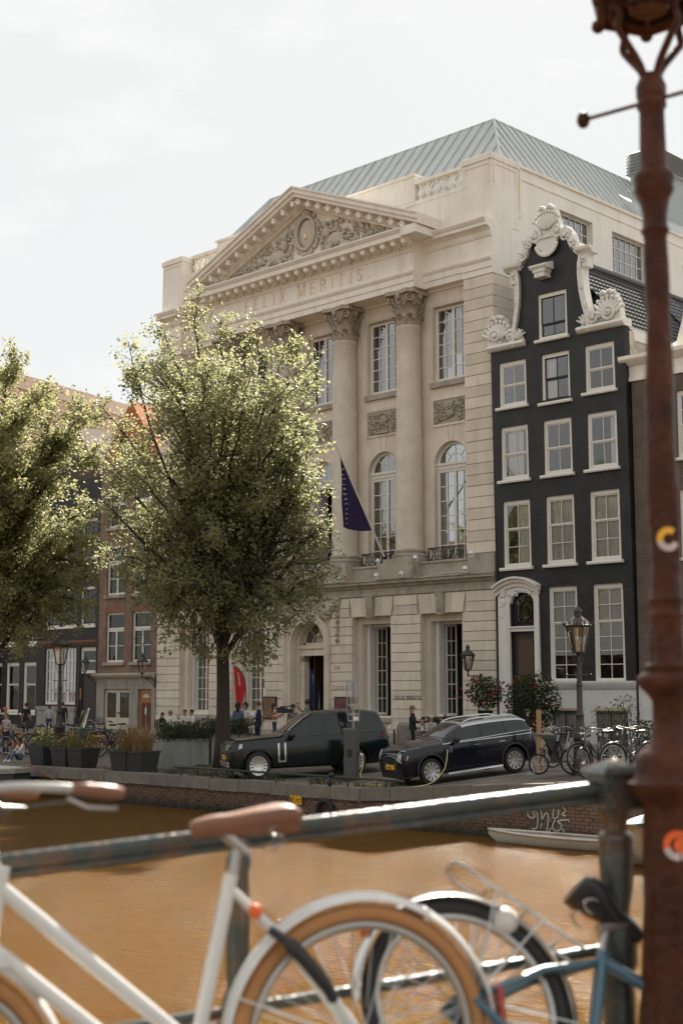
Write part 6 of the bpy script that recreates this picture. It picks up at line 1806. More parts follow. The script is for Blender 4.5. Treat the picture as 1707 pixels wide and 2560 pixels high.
def lamp_post(label, loc, h, group='crown lanterns on the quay'):
    t = thing('street_lamp', label, 'street lamp', loc, group=group)
    MB().lathe([(.24, 0), (.24, .12), (.20, .18), (.17, .5), (.15, .8), (.17, .84), (.17, .92), (.13, .98), (.10, 1.25), (.085, 1.35), (.11, 1.4), (.075, 1.48), (.07, 2.2), (.06, h-.75), (.085, h-.7), (.06, h-.62), (.055, h-.12), (.05, h)], n=14).build('post', POSTM, t, smooth=40)
    MB().cyl((-.34, 0, h-.45), (.34, 0, h-.45), .014, n=6).sph((-.34, 0, h-.45), .03, 8, 6).sph((.34, 0, h-.45), .03, 8, 6).build('ladder_bar', POSTM, t)
    b = MB()
    for k in range(4):
        a = R(45+90*k); b.tube([(.05*math.cos(a), .05*math.sin(a), h-.2), (.11*math.cos(a), .11*math.sin(a), h-.12), (.10*math.cos(a), .10*math.sin(a), h-.02), (.15*math.cos(a), .15*math.sin(a), h+.06)], .011, 5)
    b.build('bracket', POSTM, t)
    lantern(t, h+.1, 1.0)
    return t
p = on_ground(1452, 1936)
top_z = at(1455, 1640, 1, p.y).z      # underside of the lantern as it appears
lamp_post('crown lantern street lamp between the cargo bike and parked bicycles', p, at_depth(1455, 1640, (p-CAM).dot(_fw)).z - p.z)
d0 = 47.5
pl = at_depth(152, 1650, d0)
pl = Vector((pl.x, pl.y, 0.28))
lamp_post('crown lantern street lamp among the bicycles by the leaded shop front', pl, at_depth(152, 1668, d0).z-.28)

def wall_lantern(label, x, z, reach, sc=.92):
    t = thing('wall_lantern', label, 'wall lantern', (x, 0, z), group='lanterns on wall brackets')
    b = MB().box(-.05, .05, -.06, 0.0, -.42, .16)
    b.tube([(0, 0, .06), (0, -reach*.5, .08), (0, -reach, .06)], .022, 6).tube([(0, -.02, -.36), (0, -reach*.35, -.16), (0, -reach*.8, .03)], .016, 6)
    for (yy, zz, r, s) in ((-.14, -.06, .1, 1), (-.34, -.01, .07, -1), (-.5, .01, .05, 1)):
        pts = [(0, yy+r*(1-q/13)*math.cos(q*.75)*s, zz+r*(1-q/13)*math.sin(q*.75)) for q in range(12)]
        b.tube(pts, .013, 5)
    b.build('bracket', IRON, t)
    lr = link('lantern_arm', None, t, (0, -reach, 0))
    MB().cyl((0, 0, .04), (0, 0, .2), .035, n=8).build('stem', IRON, lr)
    lantern(lr, .32, sc, crown=False, mat=IRON)
    return t
wall_lantern('black wall lantern on scrolled bracket beside the open window by the red roses', -.60, 2.9, .85)
wall_lantern('black wall lantern on scrolled bracket at the seam of brick house and hall', -21.98, 2.95, .85)
wall_lantern('green-topped wall lantern beside the black shop door', -27.05, 3.05, .8, .8)

# low tube rail along the quay edge
lr = thing('low_rail', 'low dark green tube rail along the quay edge', 'railing', (6, EDGE_Y+.12, 0))
RAILG = pm('dark_green_rail', (0.028, 0.036, 0.030), .5, .2, 8)
xa = at(436, 1925, 1, EDGE_Y+.12).x; xb = at(1010, 1956, 1, EDGE_Y+.12).x
MB().cyl((xa-6, 0, .27), (xb-6, 0, .25), .028, n=8).build('top_rail', RAILG, lr)
npst = 7
for k in range(npst):
    x = xa + (xb-xa)*(k+.25)/(npst-.3)
    MB().cyl((x-6, 0, -.02), (x-6, 0, .27), .022, n=6).build('post', RAILG, lr)

# charging post and the empty sign frame beside it
cp = on_ground(878, 1951)
EVM = pm('charger_grey', (0.075, 0.072, 0.07), .5, .08, 6)
ev = thing('charging_post', 'dark grey electric charging post standing between the two cars', 'charger', cp, R(20))
MB().prof_z([(-.17, -.10), (.17, -.10), (.19, -.05), (.19, .10), (.17, .14), (-.17, .14), (-.19, .10), (-.19, -.05)], 0, 1.32).add([(-.19, -.10, 1.32), (.19, -.10, 1.32), (.19, .14, 1.32), (-.19, .14, 1.32), (-.19, -.06, 1.38), (.19, -.06, 1.38), (.19, .14, 1.36), (-.19, .14, 1.36)], [(0, 1, 5, 4), (1, 2, 6, 5), (2, 3, 7, 6), (3, 0, 4, 7), (4, 5, 6, 7)]).build('cabinet', EVM, ev)
MB().box(-.07, .07, -.115, -.1, .62, .82).build('card_reader', BLKP, ev)
MB().cyl((.19, .02, .72), (.25, .02, .70), .04, n=8).build('socket', BLKP, ev)
MB().cyl((.25, .02, .70), (.33, .02, .66), .03, n=8).build('plug', WHITE, ev)
sp_ = on_ground(880, 1942); sp_.x += .05
sgn = thing('sign_post', 'bare grey pole carrying empty sign frames behind the charging post', 'sign', sp_, R(38))
GAL = pm('galvanised_steel', (0.34, 0.33, 0.31), .45, .1, 8, metal=.5)
MB().cyl((0, 0, 0), (0, 0, 3.2), .03, n=10).build('pole', GAL, sgn)
ztop = at_depth(880, 1704, (sp_-CAM).dot(_fw)).z - sp_.z
def frame(x0, x1, z0, z1):
    return MB().cyl((x0, -.04, z0), (x1, -.04, z0), .013, n=5).cyl((x0, -.04, z1), (x1, -.04, z1), .013, n=5).cyl((x0, -.04, z0), (x0, -.04, z1), .013, n=5).cyl((x1, -.04, z0), (x1, -.04, z1), .013, n=5).box(-.05, .05, -.05, .03, z0-.02, z0+.02).box(-.05, .05, -.05, .03, z1-.02, z1+.02)
frame(-.17, .13, ztop-.62, ztop).build('sign_frame', GAL, sgn); frame(-.17, .17, ztop-.86, ztop-.66).build('sign_frame', GAL, sgn)
frame(-.14, .16, ztop-1.06, ztop-.9).build('sign_frame', GAL, sgn)
MB().box(-.16, .12, -.036, -.03, ztop-.6, ztop-.02).build('sign_back', glass_mat('clear_acrylic', .05, (.75, .76, .76)), sgn)
MB().box(.0, .14, -.05, -.04, ztop-1.04, ztop-.94).build('label_plate', WHITE, sgn)
# yellow cables
CABY = pm('pale_yellow_cable', (0.62, 0.52, 0.22), .6, .08, 10)
Mv = Matrix.Translation(ev.location) @ Matrix.Rotation(R(20), 4, 'Z')
c0 = Mv @ Vector((.33, .02, .66))
g1 = on_ground(955, 1955)
pts = [c0, c0+Vector((.1, -.1, -.25)), c0+Vector((.25, -.35, -.52)), Vector((g1.x-.3, g1.y, .06)), Vector((g1.x, g1.y-.3, .03)), Vector((g1.x+.4, g1.y-1.3, .03)), Vector((g1.x+1.0, g1.y-.9, .03)), Vector((g1.x+1.7, g1.y-1.2, .03)), Vector((plug_w.x-.25, plug_w.y-1.35, .04)), Vector((plug_w.x+.05, plug_w.y-.75, .12)), Vector((plug_w.x+.12, plug_w.y-.28, .45)), plug_w]
def smooth_path(pts, k=6):
    return [Vector(p) for p in catmull([tuple(p) for p in pts], k)]
tag(MB().tube(smooth_path(pts), .011, 6).build('charging_cable', CABY, smooth=180), 'pale yellow charging cable trailing from post to small car', 'cable')

# sign on the quay wall, tyre fender, mooring knot
sg = at(740, 2001, 1, EDGE_Y-.02)
ks = thing('wall_sign', 'yellow enamel cable sign on the quay wall reading K PTT', 'sign', (sg.x, EDGE_Y-.0, sg.z))
YEL = pm('yellow_enamel', (0.72, 0.38, 0.015), .4, .1, 8)
MB().box(-.21, .21, -.03, -.012, -.10, .12).build('plate', YEL, ks)
letters('K', .26, IRON, 'sign_text', ks, (-.20, -.032, -.09), ext=.002, world_parent=False); letters('PTT', .13, IRON, 'sign_text', ks, (-.02, -.032, -.05), ext=.002, world_parent=False)
tf = at(812, 2028, 1, EDGE_Y-.1)
tag(MB().ring((tf.x, EDGE_Y-.10, tf.z), .25, .075, 'Y', 24, 8).cyl((tf.x, EDGE_Y-.06, tf.z+.2), (tf.x, EDGE_Y+.02, tf.z+.5), .015, n=5).build('tyre_fender', TYRE, smooth=180), 'black tyre fender hanging on the quay wall above the water', 'tyre')
tag(MB().cyl((tf.x+.0, EDGE_Y+.0, -.45), (tf.x+.02, EDGE_Y+.1, .3), .03, n=6).sph((tf.x+.02, EDGE_Y+.1, .30), (.08, .06, .07), 8, 6).sph((tf.x+.0, EDGE_Y+.05, .12), (.06, .05, .1), 8, 6).build('mooring_rope', BLKP, smooth=180), 'dark rope knotted round the low rail and hanging down the quay wall', 'rope')
# graffiti: pale strokes on the wall
gf = MB()
gc = at(1375, 2046, 1, EDGE_Y+.02)
strokes = [[(-.55, .25), (-.6, .05), (-.5, -.02), (-.4, .03), (-.48, .1), (-.38, .12), (-.33, .02), (-.36, -.22), (-.5, -.25)], [(-.25, .2), (-.22, -.1), (-.28, -.25), (-.2, -.02), (-.1, .12), (-.05, -.02), (-.1, -.3), (.02, -.2)], [(.1, .25), (.08, .02), (.2, .05), (.22, .2)], [(.12, -.02), (.05, -.2), (.2, -.25), (.3, -.12), (.18, -.05), (.45, .0), (.5, -.05)], [(-.5, .3), (-.35, .32), (-.3, .25)], [(-.2, .3), (-.12, .22), (-.02, .3)], [(.05, .3), (.22, .28)], [(.3, .3), (.4, .18), (.3, .1), (.42, .08)], [(.25, -.15), (.38, -.3), (.3, -.38)]]
for s in strokes:
    q = catmull([(a, b) for a, b in s], 5)
    for (a, b), (c, d) in zip(q[:-1], q[1:]):
        dv_ = Vector((c-a, d-b)); 
        if dv_.length < 1e-5: continue
        n_ = Vector((-dv_.y, dv_.x)).normalized()*.016
        y = EDGE_Y+.015
        gf.add([(gc.x+a+n_.x, y, gc.z+b+n_.y), (gc.x+a-n_.x, y, gc.z+b-n_.y), (gc.x+c-n_.x, y, gc.z+d-n_.y), (gc.x+c+n_.x, y, gc.z+d+n_.y)], [(0, 1, 2, 3)])
tag(gf.build('graffiti', pm('faded_white_spray', (0.42, 0.41, 0.38), .9, .35, 30), recalc=False), 'faded white spray paint tag on the brick quay wall', 'graffiti')

# boats -------------------------------------------------------------
def hull(L, W, Hh, n=16, bowx=1.0):
    mb = MB(); k = 7
    for i in range(n+1):
        u = -1+2*i/n
        wdt = W/2*max(.02, (1-abs(u)**2.4)); zz = Hh*(1+.12*u*u)
        for j in range(k):
            a = -math.pi/2+math.pi*j/(k-1)
            mb.v.append((u*L/2, wdt*math.sin(a), zz - Hh*math.cos(a)**.7*(1 if abs(u) < .98 else .4)))
    for i in range(n):
        for j in range(k-1): mb.f.append((i*k+j, (i+1)*k+j, (i+1)*k+j+1, i*k+j+1)); mb.m.append(0)
    return mb
BOATW = pm('scuffed_white_hull', (0.50, 0.46, 0.40), .5, .15, 3, dirt=(0.25, 0.17, 0.09), dscale=2.0, damt=.6)
a = at(1240, 2092, 2, WATER_Z+.1); b = at(1560, 2118, 2, WATER_Z+.1)
ang = math.atan2(b.y-a.y, b.x-a.x); Lb = (b-a).length+1.2
bt = thing('rowing_boat', 'low scuffed white rowing boat lying along the quay wall', 'boat', ((a.x+b.x)/2+.4*math.cos(ang), (a.y+b.y)/2+.4*math.sin(ang), WATER_Z-.08), ang)
hull(Lb, .8, .30).build('hull', BOATW, bt, smooth=180, recalc=False)
MB().tube([(Lb/2*(-1+2*i/16), .4*max(.02, 1-abs(-1+2*i/16)**2.4), .30*(1+.12*(-1+2*i/16)**2)) for i in range(17)], .03, 6).tube([(Lb/2*(-1+2*i/16), -.4*max(.02, 1-abs(-1+2*i/16)**2.4), .30*(1+.12*(-1+2*i/16)**2)) for i in range(17)], .03, 6).build('gunwale', BOATW, bt, smooth=180)
MB().add([(Lb*.45*math.cos(t*math.pi/8), .33*math.sin(t*math.pi/8), .26) for t in range(16)], [tuple(range(16))]).build('deck', BOATW, bt)
a = at(1598, 2105, 2, WATER_Z+.4)
b2 = thing('motor_boat', 'beige launch with crumpled white and green tarpaulin behind the lamp post', 'boat', (a.x+1.9, a.y+.3, WATER_Z-.1), R(10))
hull(5.2, 1.9, .8).build('hull', pm('beige_hull', (0.46, 0.40, 0.32), .5, .1, 2, dirt=(0.30, 0.15, 0.05), dscale=1.2, damt=.8), b2, smooth=180, recalc=False)
MB().add([(2.3*math.cos(t*math.pi/8), .85*math.sin(t*math.pi/8), .73) for t in range(16)], [tuple(range(16))]).build('deck', DARK, b2)
tp = MB(); rt_ = random.Random(4)
for i in range(9):
    for j in range(5): tp.v.append((-2.1+.5*i, -.8+.4*j, .80+rt_.uniform(0, .3)))
for i in range(8):
    for j in range(4): tp.f.append((i*5+j, (i+1)*5+j, (i+1)*5+j+1, i*5+j+1)); tp.m.append(0 if rt_.random() < .6 else 1)
tp.build('tarpaulin', [pm('white_tarp', (0.62, 0.61, 0.58), .6), pm('green_tarp', (0.02, 0.20, 0.17), .6)], b2, recalc=False)
a = at(100, 1916, 2, .05)
b3 = thing('barge', 'dark steel barge bow moored by the black planters', 'boat', (a.x-5.5, a.y-1.6, WATER_Z-.2), R(0))
DKST = pm('dark_blue_grey_steel', (0.045, 0.05, 0.05), .5, .2, 2)
MB().prof_z([(-6, -1.3), (4.2, -1.3), (5.6, -.5), (5.9, .4), (5.6, 1.2), (-6, 1.3)], 0, .95).build('hull', DKST, b3)
MB().prof_z([(-6, -1.38), (4.25, -1.38), (5.7, -.55), (6.0, .4), (5.7, 1.28), (-6, 1.38)], .95, 1.08).build('rub_rail', pm('grey_rub_rail', (0.30, 0.29, 0.27), .6, .2, 3), b3)
MB().prof_z([(-6, -1.2), (4.1, -1.2), (5.4, -.5), (5.7, .4), (5.4, 1.1), (-6, 1.2)], 1.08, 1.1).build('deck', pm('pale_deck', (0.50, 0.49, 0.46), .7, .15), b3)
tag(MB().tube(smooth_path([(a.x+.3, a.y-.6, .15), (a.x+1.0, a.y-.5, -.1), (a.x+2.2, a.y-.45, -.35), (a.x+3.2, EDGE_Y+.2, -.15)]), .022, 6).build('mooring_line', pm('rusty_rope', (0.22, 0.10, 0.05), .9)), 'rust coloured mooring line from the barge to the quay', 'rope')

# planters ----------------------------------------------------------
PLB = pm('dark_grey_planter', (0.036, 0.037, 0.038), .55, .12, 5)
LEAF_H = leaf_mat('dark_hedge_leaf', (0.022, 0.036, 0.014), (0.05, 0.065, 0.025), .25, (0.10, 0.13, 0.03))
LEAF_P = leaf_mat('mixed_plant_leaf', (0.05, 0.065, 0.022), (0.12, 0.12, 0.05), .3)
STRAW = leaf_mat('dry_grass', (0.22, 0.14, 0.06), (0.36, 0.25, 0.12), .3, (0.4, 0.28, 0.12))
def foliage(n, box, size, seed, fn=None):
    rg_ = random.Random(seed); V, F = [], []
    for _ in range(n):
        p = Vector((rg_.uniform(box[0], box[1]), rg_.uniform(box[2], box[3]), 0))
        h = box[4] + (box[5]-box[4])*rg_.random()
        p.z = h
        if fn and not fn(p, rg_): continue
        s = size*rg_.uniform(.6, 1.3); leaf_quad(V, F, p, s, s*.6, rg_)
    return V, F
def leaf_obj(name, V, F, mat, parent):
    me = bpy.data.meshes.new(name); me.from_pydata(V, [], F); me.materials.append(mat); me.update()
    return link(name, me, parent)
PLT = [(95, 1916, 'with yellow flowers beside the seated child', 0), (150, 1919, 'with low green plants between two other black planters', 0), (190, 1921, 'with dark green plants next to the gap in the row', 0), (300, 1930, 'with tall mixed grasses and green leaves', 1), (338, 1932, 'with dry straw coloured ornamental grass', 2)]
FLOW = pm('yellow_petal', (0.7, 0.6, 0.2), .7)
for i, (px, py, tx, kd) in enumerate(PLT):
    p = on_ground(px, py); p.y += .36; p.x -= .15
    t = thing('planter', 'square tapered dark grey planter ' + tx, 'planter', p, R(4), group='dark grey planters on the quay edge')
    w0, w1, h = .30, .38, .62
    MB().hexa([(-w0, -w0, 0), (w0, -w0, 0), (w0, w0, 0), (-w0, w0, 0), (-w1, -w1, h), (w1, -w1, h), (w1, w1, h), (-w1, w1, h)]).build('tub', PLB, t)
    MB().box(-w1-.015, w1+.015, -w1-.015, -w1+.03, h-.06, h+.0).box(-w1-.015, w1+.015, w1-.03, w1+.015, h-.06, h).box(-w1-.015, -w1+.03, -w1+.03, w1-.03, h-.06, h).box(w1-.03, w1+.015, -w1+.03, w1-.03, h-.06, h).build('rim', PLB, t)
    hh = (.62, .5, .6, .75, .8)[i]
    if kd < 2:
        V, F = foliage(900 if kd == 0 else 500, (-.42, .42, -.42, .42, h-.02, h+hh), .085, 20+i, lambda q, g: (q.x**2+q.y**2) < .2*(1.25-(q.z-h)/hh)**1 and g.random() > (q.z-h)/hh*.6)
        leaf_obj('foliage', V, F, LEAF_P, t)
    if kd >= 1:
        mb = MB(); blades(mb, (0, 0, h-.02), 420 if kd == 2 else 220, .3, .8, .9, .006); mb.build('grass_blades', STRAW, t, recalc=False)
    if i == 0:
        mb = MB()
        for _ in range(34): mb.sph((rnd.uniform(-.3, .3), rnd.uniform(-.35, .2), h+rnd.uniform(.2, .6)), (.035, .035, .02), 6, 4)
        tag(mb.build('flower_heads', FLOW, t), kind='stuff')
CONC = pm('mossy_concrete', (0.27, 0.28, 0.25), .85, .15, 2, .2, 14, dirt=(0.12, 0.14, 0.10), dscale=1.6, damt=.7, streak=True)
HG = [(-.0, 'concrete hedge planter with a pale end face towards the bicycles'), (1, 'concrete hedge planter next to the tree trunk')]
pc1 = on_ground(412, 1923)
d_ = (on_ground(545, 1905) - pc1); d_.z = 0; d_.normalize()
dirx = Vector((.30, .95, 0)).normalized()
aa = math.atan2(dirx.y, dirx.x)
for k, tx in HG:
    o = pc1 + dirx*(.72+1.5*k) + Vector((-.36, .12, 0)); o.z = ground_z(o.x, o.y)-.06
    t = thing('hedge_planter', tx, 'planter', o, aa, group='concrete planters with clipped hedge')
    MB().box(-.70, .70, -.42, .42, 0, .88).box(-.62, .62, -.34, .34, .88, .9).build('trough', CONC, t)
    V, F = foliage(4200, (-.82, .82, -.56, .56, .85, 1.45), .075, 50+int(k), lambda q, g: abs(q.x) < .82-.12*g.random() and (.85 < q.z < 1.34+.09*math.sin(q.x*7+q.y*3)))
    leaf_obj('hedge', V, F, LEAF_H, t)

# rose tub by the stoop, wooden stake, cafe furniture ----------------
ROSE = pm('red_rose', (0.30, 0.008, 0.012), .6, .25, 20)
def rose_bush(label, loc, w, h, z0, n, nr, seed, pot=True):
    t = thing('rose_bush', label, 'rose bush', loc)
    rg_ = random.Random(seed)
    st = MB()
    for k in range(9): st.tube([(rg_.uniform(-.08, .08), rg_.uniform(-.08, .08), .3 if pot else 0), (rg_.uniform(-w*.2, w*.2), rg_.uniform(-.2, .2), z0*.8), (rg_.uniform(-w*.45, w*.45), rg_.uniform(-.4, .4), z0+h*rg_.uniform(.3, .9))], [.018, .013, .006], 5)
    st.build('stems', BARK, t)
    V, F = foliage(n, (-w/2, w/2, -.55, .55, z0, z0+h), .115, seed, lambda q, g: ((q.x/(w/2))**2+((q.z-z0-h/2)/(h/2))**2+(q.y/.55)**2) < 1.0+.25*g.random()-.2*g.random())
    leaf_obj('foliage', V, F, LEAF_H, t)
    for _ in range(nr):
        while True:
            x, y, zz = rg_.uniform(-w/2, w/2), rg_.uniform(-.6, .1), rg_.uniform(z0, z0+h)
            e = (x/(w/2))**2+((zz-z0-h/2)/(h/2))**2
            if .25 < e < 1.05: break
        MB().sph((x, y-.1, zz), (.055, .055, .045), 8, 5).sph((x+.02, y-.13, zz+.02), (.035, .035, .03), 7, 4).build('rose', ROSE, t, smooth=180)
    if pot: MB().lathe([(.16, 0), (.2, .1), (.14, .2), (.2, .35), (.3, .62), (.32, .66), (.27, .66)], n=14).build('urn', IRON, t, smooth=40)
    return t
rose_bush('rose bush with red blooms in an urn by the open window', (at(1212, 1720, 1, -2.4).x, -2.4, .95), 1.7, 1.25, .75, 3000, 16, 71)
rose_bush('large dark rose bush with red blooms in front of the white door surround', (at(1330, 1760, 1, -2.6).x, -2.6, .25), 2.5, 2.3, .55, 8000, 26, 73, pot=False)
wb_ = thing('planter_bench', 'dark timber planter box in front of the black house door', 'planter box', (.5, -2.9, .36))
MB().box(-1.4, 1.4, -.3, .9, 0, .88).box(-1.5, 1.5, -.36, .96, .88, 1.0).build('box', pm('black_timber', (0.02, 0.018, 0.016), .7), wb_)
for k in range(3): MB().box(-1.35+.93*k, -.5+.93*k, -.32, -.3, .1, .8).build('panel', pm('dark_panel', (0.035, 0.03, 0.026), .7), wb_)
def shrub(label, px, py, dep, w, h, n, seed, size=.10):
    p = at_depth(px, py, dep)
    t = thing('shrub', label, 'shrub', (p.x, p.y, .28))
    zc = p.z - .28
    st = MB()
    for k in range(6): st.tube([(rnd.uniform(-.05, .05), 0, 0), (rnd.uniform(-w/4, w/4), 0, zc*.6), (rnd.uniform(-w/2, w/2), 0, zc+h*.3)], [.015, .01, .005], 4)
    st.build('stems', BARK, t)
    V, F = foliage(n, (-w/2, w/2, -.4, .4, max(.1, zc-h/2), zc+h/2), size, seed, lambda q, g: (q.x/(w/2))**2+((q.z-zc)/(h/2))**2 < 1.05)
    leaf_obj('foliage', V, F, LEAF_P if seed % 2 else LEAF_H, t)
shrub('slender bush against the barred basement window', 1562, 1790, 50.5, 1.1, 1.6, 420, 81)
shrub('small bush at the edge of the basement grille', 1508, 1805, 50, .8, 1.2, 260, 83)
shrub('bamboo-like shrub beside the black drain pipe', 1610, 1832, 49.5, 1.4, .9, 500, 84, .13)
stk = on_ground(1348, 1930)
ts = thing('tree_stake', 'square wooden stake beside the cargo bike with a paper bag', 'stake', (stk.x, stk.y, stk.z))
MB().box(-.045, .045, -.045, .045, 0, at_depth(1348, 1775, (stk-CAM).dot(_fw)).z-stk.z).build('post', pm('raw_timber', (0.36, 0.22, 0.10), .8, .15, 4, stretch=(6, 6, .5)), ts)
tag(MB().hexa([(stk.x+.05, stk.y-.05, .95), (stk.x+.32, stk.y+.1, .95), (stk.x+.26, stk.y+.22, .95), (stk.x+.0, stk.y+.05, .95), (stk.x+.08, stk.y-.04, 1.32), (stk.x+.26, stk.y+.08, 1.28), (stk.x+.24, stk.y+.12, 1.28), (stk.x+.06, stk.y+.0, 1.32)]).build('paper_bag', pm('brown_paper', (0.42, 0.30, 0.20), .8)), 'brown paper bag hanging on the wooden stake', 'bag')

TABT = pm('pale_table_top', (0.42, 0.39, 0.35), .4, .1, 5)
def bistro_table(label, x, y, rz=0):
    t = thing('cafe_table', label, 'table', (x, y, .28), rz, group='cafe tables in front of the hall')
    MB().box(-.36, .36, -.36, .36, .72, .75).build('table_top', TABT, t)
    MB().cyl((0, 0, .05), (0, 0, .72), .035, n=10).build('column', IRON, t)
    f = MB()
    for a in range(4): f.tube([(0, 0, .12), (.18*math.cos(a*math.pi/2), .18*math.sin(a*math.pi/2), .06), (.3*math.cos(a*math.pi/2), .3*math.sin(a*math.pi/2), .0)], .018, 5)
    f.build('foot', IRON, t)
    return t
def cafe_chair(label, x, y, rz):
    t = thing('cafe_chair', label, 'chair', (x, y, .28), rz, group='metal cafe chairs on the terrace')
    MB().box(-.2, .2, -.2, .2, .43, .46).build('seat', IRON, t)
    b = MB().tube([(-.2, .2, .45), (-.2, .25, .82), (.2, .25, .82), (.2, .2, .45)], .012, 5)
    for k in range(4): b.box(-.18+.1*k, -.12+.1*k, .235, .25, .5, .8)
    b.build('backrest', IRON, t)
    for sx, sy in ((-1, -1), (1, -1), (1, 1), (-1, 1)): MB().cyl((sx*.18, sy*.18, 0), (sx*.17, sy*.17, .44), .012, n=5).build('leg', IRON, t)
    return t
def tp_(px, dep_y):  # point on the pavement at a given distance from the hall, seen at column px
    d = ray(px, 1800); q = CAM + d*((dep_y-CAM.y)/d.y); return q.x
TY = -7.5
xt = tp_(985, TY); bistro_table('bare cafe table with menu card beside the stone bollard', xt, TY)
tag(MB().box(xt+.05, xt+.2, TY+.05, TY+.06, 1.03, 1.25).build('menu_card', WHITE), 'white menu card standing on the bare cafe table', 'menu')
tag(MB().cyl((xt-.15, TY-.1, 1.03), (xt-.15, TY-.1, 1.16), .04, n=10).build('sugar_jar', WHITE), 'small white jar on the bare cafe table', 'jar')
cafe_chair('empty metal chair by the bare cafe table', xt+.75, TY+.25, R(-90)); cafe_chair('empty metal chair tucked under the bare cafe table', xt-.7, TY+.1, R(90))
xt2 = tp_(1065, -8.2); bistro_table('cafe table between waitress and the two seated guests', xt2, -8.2)
tag(MB().cyl((xt2-.1, -8.3, 1.03), (xt2-.1, -8.3, 1.16), .04, n=10).build('sugar_jar', WHITE), 'small white jar on the guests table', 'jar')
xt3 = tp_(455, -3.2); bistro_table('cafe table behind the hedge between four seated guests', tp_(447, -5.6), -5.6)
SST = pm('rough_stone', (0.22, 0.20, 0.17), .9, .2, 3, .3, 14)
tag(MB().lathe([(.34, 0), (.32, .5), (.28, .9), (.2, 1.0)], (tp_(1012, -8.0), -8.0, .28), 8).build('stone_bollard', SST), 'squat weathered stone bollard beside the waitress', 'bollard')

# posters, feather flags, flag -----------------------------------------
def poster(label, x0, x1, z0, z1, seed):
    t = thing('poster_case', label, 'poster', ((x0+x1)/2, 0, z0), group='poster cases by the entrance')
    w = (x1-x0)/2; h = z1-z0
    MB().box(-w, w, -.09, -.005, 0, h).build('case', BLKP, t)
    m = bpy.data.materials.new('poster_print_%d' % seed); m.use_nodes = True
    N = m.node_tree.nodes; L = m.node_tree.links
    geo = N.new('ShaderNodeNewGeometry'); nz = N.new('ShaderNodeTexNoise'); nz.inputs['Scale'].default_value = 3.5; nz.inputs['Distortion'].default_value = 1.5+seed
    cr = N.new('ShaderNodeValToRGB')
    for e, c in zip((0, 1), ((.02, .02, .04, 1), (.42, .36, .30, 1))): cr.color_ramp.elements[e].color = c
    e = cr.color_ramp.elements.new(.5); e.color = ((.10, .03, .06, 1), (.16, .09, .04, 1))[seed % 2]
    L.new(geo.outputs['Position'], nz.inputs['Vector']); L.new(nz.outputs['Fac'], cr.inputs['Fac']); L.new(cr.outputs['Color'], N['Principled BSDF'].inputs['Base Color'])
    N['Principled BSDF'].inputs['Roughness'].default_value = .15
    MB().box(-w+.06, w-.06, -.1, -.09, .06, h-.06).build('poster_print', m, t)
poster('dark framed poster case between window and entrance arch', tp_(676, 0)-.45, tp_(676, 0)+.45, 1.05, 2.1, 1)
poster('dark framed poster case on the pier after the entrance', -8.95, -8.05, 1.05, 2.1, 2)
def feather_flag(label, loc, h, rz, cA, cB, seed, txt):
    t = thing('feather_flag', label, 'flag', loc, rz, group='feather flags at the entrance')
    pole = [(0, 0, 0), (.0, 0, h*.6), (-.03*h, 0, h*.82), (-.11*h, 0, h*.96), (-.19*h, 0, h*1.0)]
    pp = smooth_path(pole, 5)
    MB().tube(pp, .018, 5).build('pole', IRON, t)
    MB().lathe([(.25, 0), (.25, .04), (.05, .08)], n=10).build('base', IRON, t)
    cl = MB(); mi = []
    n_ = len(pp)
    for i, q in enumerate(pp):
        u = i/(n_-1)
        if q.z < h*.22: continue
        wdt = .26*h*min(1, .75+.25*math.sin(u*3)) if u < .75 else None
        bx_ = -.22*h + (.03*h*math.sin(u*2)) if q.z < h*.8 else None
        zt = q.z
        # far edge: slants from bottom up to the tip
        f = (q.z-h*.22)/(h*.78)
        xe = -.13*h - .06*h*f
        cl.v.append((q.x, 0, q.z)); cl.v.append((min(q.x, xe), .02*math.sin(f*6), q.z))
    for i in range(len(cl.v)//2-1):
        cl.f.append((2*i, 2*i+2, 2*i+3, 2*i+1)); cl.m.append(0)
    m = bpy.data.materials.new('flag_cloth_%d' % seed); m.use_nodes = True
    N = m.node_tree.nodes; L = m.node_tree.links
    tc = N.new('ShaderNodeTexCoord'); sp = N.new('ShaderNodeSeparateXYZ'); L.new(tc.outputs['Generated'], sp.inputs[0])
    gr = N.new('ShaderNodeMath'); gr.operation = 'SUBTRACT'; L.new(sp.outputs['X'], gr.inputs[0]); L.new(sp.outputs['Z'], gr.inputs[1])
    cr = N.new('ShaderNodeValToRGB'); cr.color_ramp.elements[0].position = .45; cr.color_ramp.elements[1].position = .85
    cr.color_ramp.elements[0].color = (*cA, 1); cr.color_ramp.elements[1].color = (*cB, 1)
    L.new(gr.outputs[0], cr.inputs['Fac']); L.new(cr.outputs['Color'], N['Principled BSDF'].inputs['Base Color']); N['Principled BSDF'].inputs['Roughness'].default_value = .8
    clo = cl.build('cloth', m, t, recalc=False)
    letters(txt, .14, WHITE, 'flag_text', t, (-.13*h, -.03, h*.9), (math.pi/2, R(82), 0), ext=.001, world_parent=False)
x = tp_(606, -1.4); feather_flag('red and white feather flag by the tall window behind three people', (x+.25, -1.4, .36), 3.15, R(42), (0.42, 0.02, 0.015), (0.62, 0.60, 0.62), 1, 'amsterdam')
feather_flag('blue feather flag standing inside the dark doorway', (at(800, 1750, 1, 1.3).x, 1.3, .5), 2.9, R(42), (0.012, 0.022, 0.16), (0.25, 0.30, 0.55), 2, 'amsterdam')

